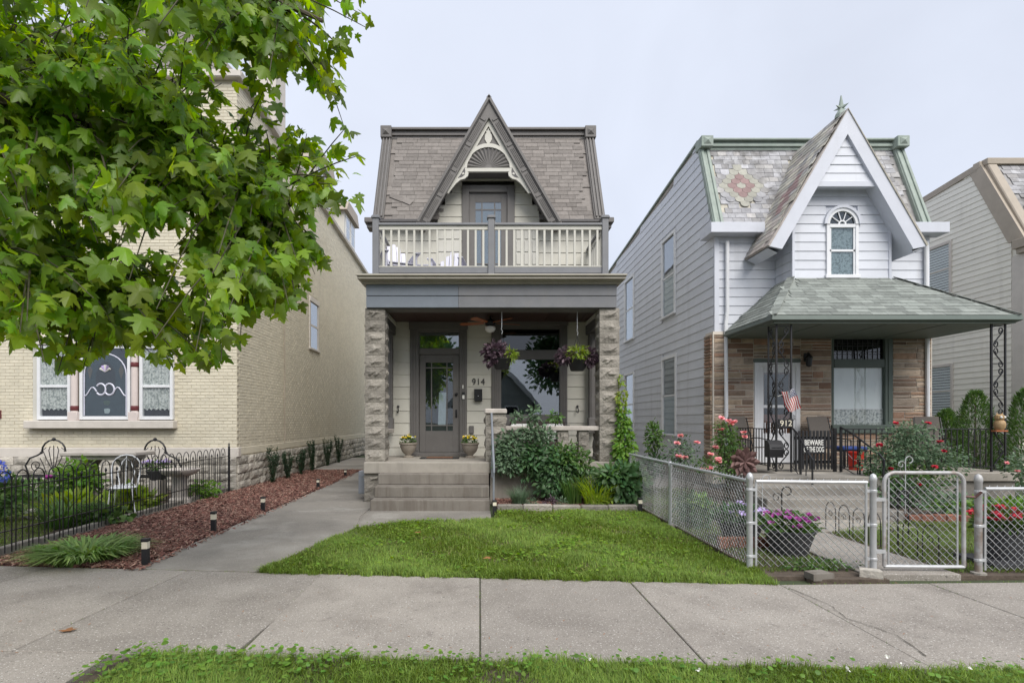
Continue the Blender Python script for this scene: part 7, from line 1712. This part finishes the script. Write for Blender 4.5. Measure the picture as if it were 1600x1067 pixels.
# ------------------------------------------------------------------ street tree whose branches hang into view
TR = thing('sycamore_tree', 'leafy street tree with lobed leaves hanging over the brick house', 'tree', (-5.3, 2.5, 0))
trunk = MB().tube([(-5.3, 2.5, -.1), (-5.28, 2.5, .3), (-5.2, 2.55, 1.5), (-5.1, 2.7, 3.0), (-4.9, 2.9, 4.4), (-4.8, 3.0, 6.5), (-4.7, 3.0, 9.0)], [.36, .27, .23, .21, .18, .13, .04], 12).build('trunk', 'bark', TR, smooth=True)
LIMBS = [[(-5.1, 2.7, 3.2), (-4.5, 3.3, 3.7), (-3.7, 4.0, 4.0), (-2.9, 4.6, 4.05), (-2.2, 5.0, 3.75), (-1.7, 5.2, 3.4)], [(-4.95, 2.85, 4.0), (-4.1, 3.4, 4.8), (-3.2, 3.9, 5.2), (-2.2, 4.3, 5.2), (-1.3, 4.5, 4.9)],
         [(-5.1, 2.7, 2.9), (-4.7, 3.4, 3.1), (-4.3, 4.2, 3.05), (-3.7, 5.0, 2.8), (-3.2, 5.5, 2.5)], [(-5.0, 2.8, 3.6), (-4.9, 3.8, 4.3), (-4.7, 5.0, 4.6), (-4.2, 6.2, 4.6)], [(-4.85, 2.95, 5.2), (-4.2, 3.2, 6.4), (-3.4, 3.5, 7.2), (-2.6, 3.8, 7.6)], [(-4.85, 2.95, 5.6), (-5.6, 3.4, 6.6), (-6.4, 3.8, 7.2)], [(-4.9, 2.9, 4.6), (-5.8, 3.6, 5.2), (-6.6, 4.6, 5.4)]]
for Lb in LIMBS: MB().tube(Lb, [.07 * (1 - .85 * i / (len(Lb) - 1)) + .006 for i in range(len(Lb))], 7).build('limb', 'bark', TR, smooth=True)
NODES = np.array([np.array(a) * (1 - t) + np.array(b) * t for Lb in LIMBS for a, b in zip(Lb[:-1], Lb[1:]) for t in (0, .33, .66)])
CROWN = [(-400, -900), (430, -900), (560, -160), (600, -20), (592, 60), (540, 100), (565, 200), (572, 265), (548, 300), (590, 300), (575, 340), (500, 350), (520, 400), (505, 440), (470, 470), (485, 490), (440, 500), (395, 520), (375, 565), (330, 580), (265, 588), (235, 560), (180, 545), (115, 585), (75, 580), (60, 545), (0, 552), (-400, 560)]
def proj(P): return VX + P[:, 0] / P[:, 1] * FPX, VY - (P[:, 2] - EYE) / P[:, 1] * FPX
tw = MB(); LP, LA, LS = [], [], []
def twig(tg, nl, s=1.0):
    d = np.linalg.norm(NODES - tg, axis=1); b = NODES[np.argsort(d)[RNG.integers(0, 3)]]
    mid = (b + tg) / 2 + np.array([0, 0, .14 * np.linalg.norm(tg - b)]) + RNG.normal(0, .05, 3)
    pts = [(1 - t) ** 2 * b + 2 * t * (1 - t) * mid + t * t * tg for t in np.linspace(0, 1, 6)]
    pp = np.array(pts); ok = inpoly(*proj(pp), CROWN) | (proj(pp)[1] < 0) | (proj(pp)[0] < 0); m_ok = int(np.argmin(ok)) if not ok.all() else len(pts)
    if m_ok >= 2: tw.tube([tuple(p) for p in pts[:m_ok]], [.012, .010, .008, .006, .005, .003][:m_ok], 5)
    ax = unit((tg - mid)[None])[0]
    for k in range(nl):
        t = RNG.uniform(.25, 1.03); p = (1 - t) ** 2 * b + 2 * t * (1 - t) * mid + t * t * tg
        out = RNG.normal(0, 1, 3); out[2] *= .5; out = out / np.linalg.norm(out); q = p + out * RNG.uniform(.05, .14)
        q[2] -= .03; a = out * .7 + ax * .7 + np.array([.25, -.1, -.75]); LP.append(q); LA.append(a); LS.append(RNG.uniform(.06, .155) * s)
cnt = 0
while cnt < 560:
    px, py = RNG.uniform(-60, 590), RNG.uniform(-60, 585); y = RNG.uniform(3.3, 6.4)
    if px > 380: y = RNG.uniform(3.9, 5.6)
    if not inpoly(np.array([px]), np.array([py]), CROWN)[0]: continue
    if px > 260 and RNG.random() < (px - 260) / 330: continue
    twig(np.array(at(px, py, y)), RNG.integers(13, 23)); cnt += 1
for k in range(120):
    twig(np.array(at(RNG.uniform(-390, -30), RNG.uniform(-250, 540), RNG.uniform(3.2, 6.2))), 17)
for k in range(50): twig(np.array(at(RNG.uniform(-100, 480), RNG.uniform(-330, -40), RNG.uniform(3.4, 6.0))), 17)
for (px, py) in ((575, 45), (560, 20), (480, 120), (540, 200), (555, 245), (560, 290), (520, 330), (500, 420), (470, 470), (430, 490), (375, 545), (330, 570), (270, 575), (500, 60), (455, 330), (420, 400)): twig(np.array(at(px, py, RNG.uniform(4.1, 5.0))), 12)
for k in range(60):
    tg = np.array([RNG.uniform(-8.5, -3.4), RNG.uniform(1.0, 5.0), RNG.uniform(5.8, 9.2)]); twig(tg, 20, 1.25)
LP, LA, LS = np.array(LP), np.array(LA), np.array(LS)
sz = LS[:, None]; tip = LP + unit(LA) * sz * .8
k1 = inpoly(*proj(LP), CROWN); k2 = inpoly(*proj(tip), CROWN) | (proj(tip)[1] < -30); keep = ((k1 & k2) | (LP[:, 1] < .6)) & (LP[:, 1] > .9)
LP, LA, LS = LP[keep], LA[keep], LS[keep]
qx, qy = proj(LP); vis_ = (qx > 5) & (qx < 600) & (qy > 5) & (qy < 600)
order = np.argsort(np.where(vis_, LP[:, 1] / LS, 1e9)); near = order[:300]; rest = np.ones(len(LP), bool); rest[near] = False
tw.build('twigs', 'twig', TR, kind='stuff')
rng_state = RNG.bit_generator.state
Vs = []
ri = np.where(rest)[0]; half = RNG.random(len(ri)) < .5
for tm, idx in (('maple', ri[half]), ('maple2', ri[~half])):
    V, T, _ = scatter(tm, LP[idx], LA[idx], LS[idx], flat=((.1, -.25, .9), .75)); Vs.append((V, T))
V, T = cat_vt(Vs); np_mesh('crown', V, T, 'sycamore_leaf', TR, kind='stuff')
LM = {}
for tm in ('maple', 'maple2'):
    me = bpy.data.meshes.new('leaf'); me.from_pydata([tuple(v) for v in LEAF[tm][0]], [], [tuple(int(i) for i in t) for t in LEAF[tm][1]]); me.materials.append(MATS['sycamore_leaf']); LM[tm] = me
A = unit(LA[near]); ref = RNG.normal(size=A.shape) * .75 + np.array((.1, -.25, .9)); U = unit(np.cross(A, ref)); Wn = np.cross(U, A)
for i in range(len(near)):
    m = Matrix((U[i], A[i], Wn[i])).transposed().to_4x4() @ Matrix.Scale(float(LS[near[i]]), 4); m.translation = Vector(LP[near[i]]); link('leaf', LM['maple' if i % 2 else 'maple2'], TR, m)
print('LEAVES', len(LP))

# trees across the street, mirrored in the glass
for (x, y, h, r, lb) in ((6.0, -12.5, 9.5, 3.0, 'dark street tree mirrored in the right half of the front window'), (-4.6, -11.5, 9, 3.2, 'dark street tree mirrored in the front door glass'), (13.5, -11.5, 8, 2.8, 'dark street tree mirrored in the windows of 912')):
    o = local_thing('street_tree', lb, 'tree', (x, y, 0), 0, 'trees across the street'); MB().tube([(0, 0, -.1), (.05, 0, h * .4), (0, .1, h * .8)], [.22, .17, .05], 8).build('trunk', 'bark', o)
    L = []
    for k in range(14):
        c = unit(RNG.normal(size=(1, 3)))[0] * r * .6 * RNG.random() ** .4; P, D = blob((c[0], c[1], h * .62 + c[2] * 1.1), (r * .5, r * .5, r * .42), 420, .4); V, T, _ = scatter('ovate', P, D, RNG.uniform(.2, .38, 420)); L.append((V, T))
    V, T = cat_vt(L); np_mesh('crown', V, T, 'leaf_dark', o, kind='stuff')
# fallen leaves on the pavement
for (px, py, s, a) in ((104, 988, .09, .3), (655, 840, .08, 1.0), (765, 881, .08, 2.0)):
    p = at(px, py, 1360 / (py - VY)); o = local_thing('fallen_leaf', {104: 'brown fallen leaf lying on the pavement', 655: 'brown fallen leaf on the lawn near the steps', 765: 'brown fallen leaf in the middle of the lawn'}[px], 'leaf', (p.x, p.y, .012 if px < 200 else .075), a)
    me = bpy.data.meshes.new('blade'); me.from_pydata([(x * s, y_ * s, .12 * s * abs(x) + z * .3 * s) for x, y_, z in LEAF['maple'][0]], [], [tuple(int(i) for i in t) for t in LEAF['maple'][1]]); me.materials.append(MATS['fallen_leaf']); link('blade', me, o)
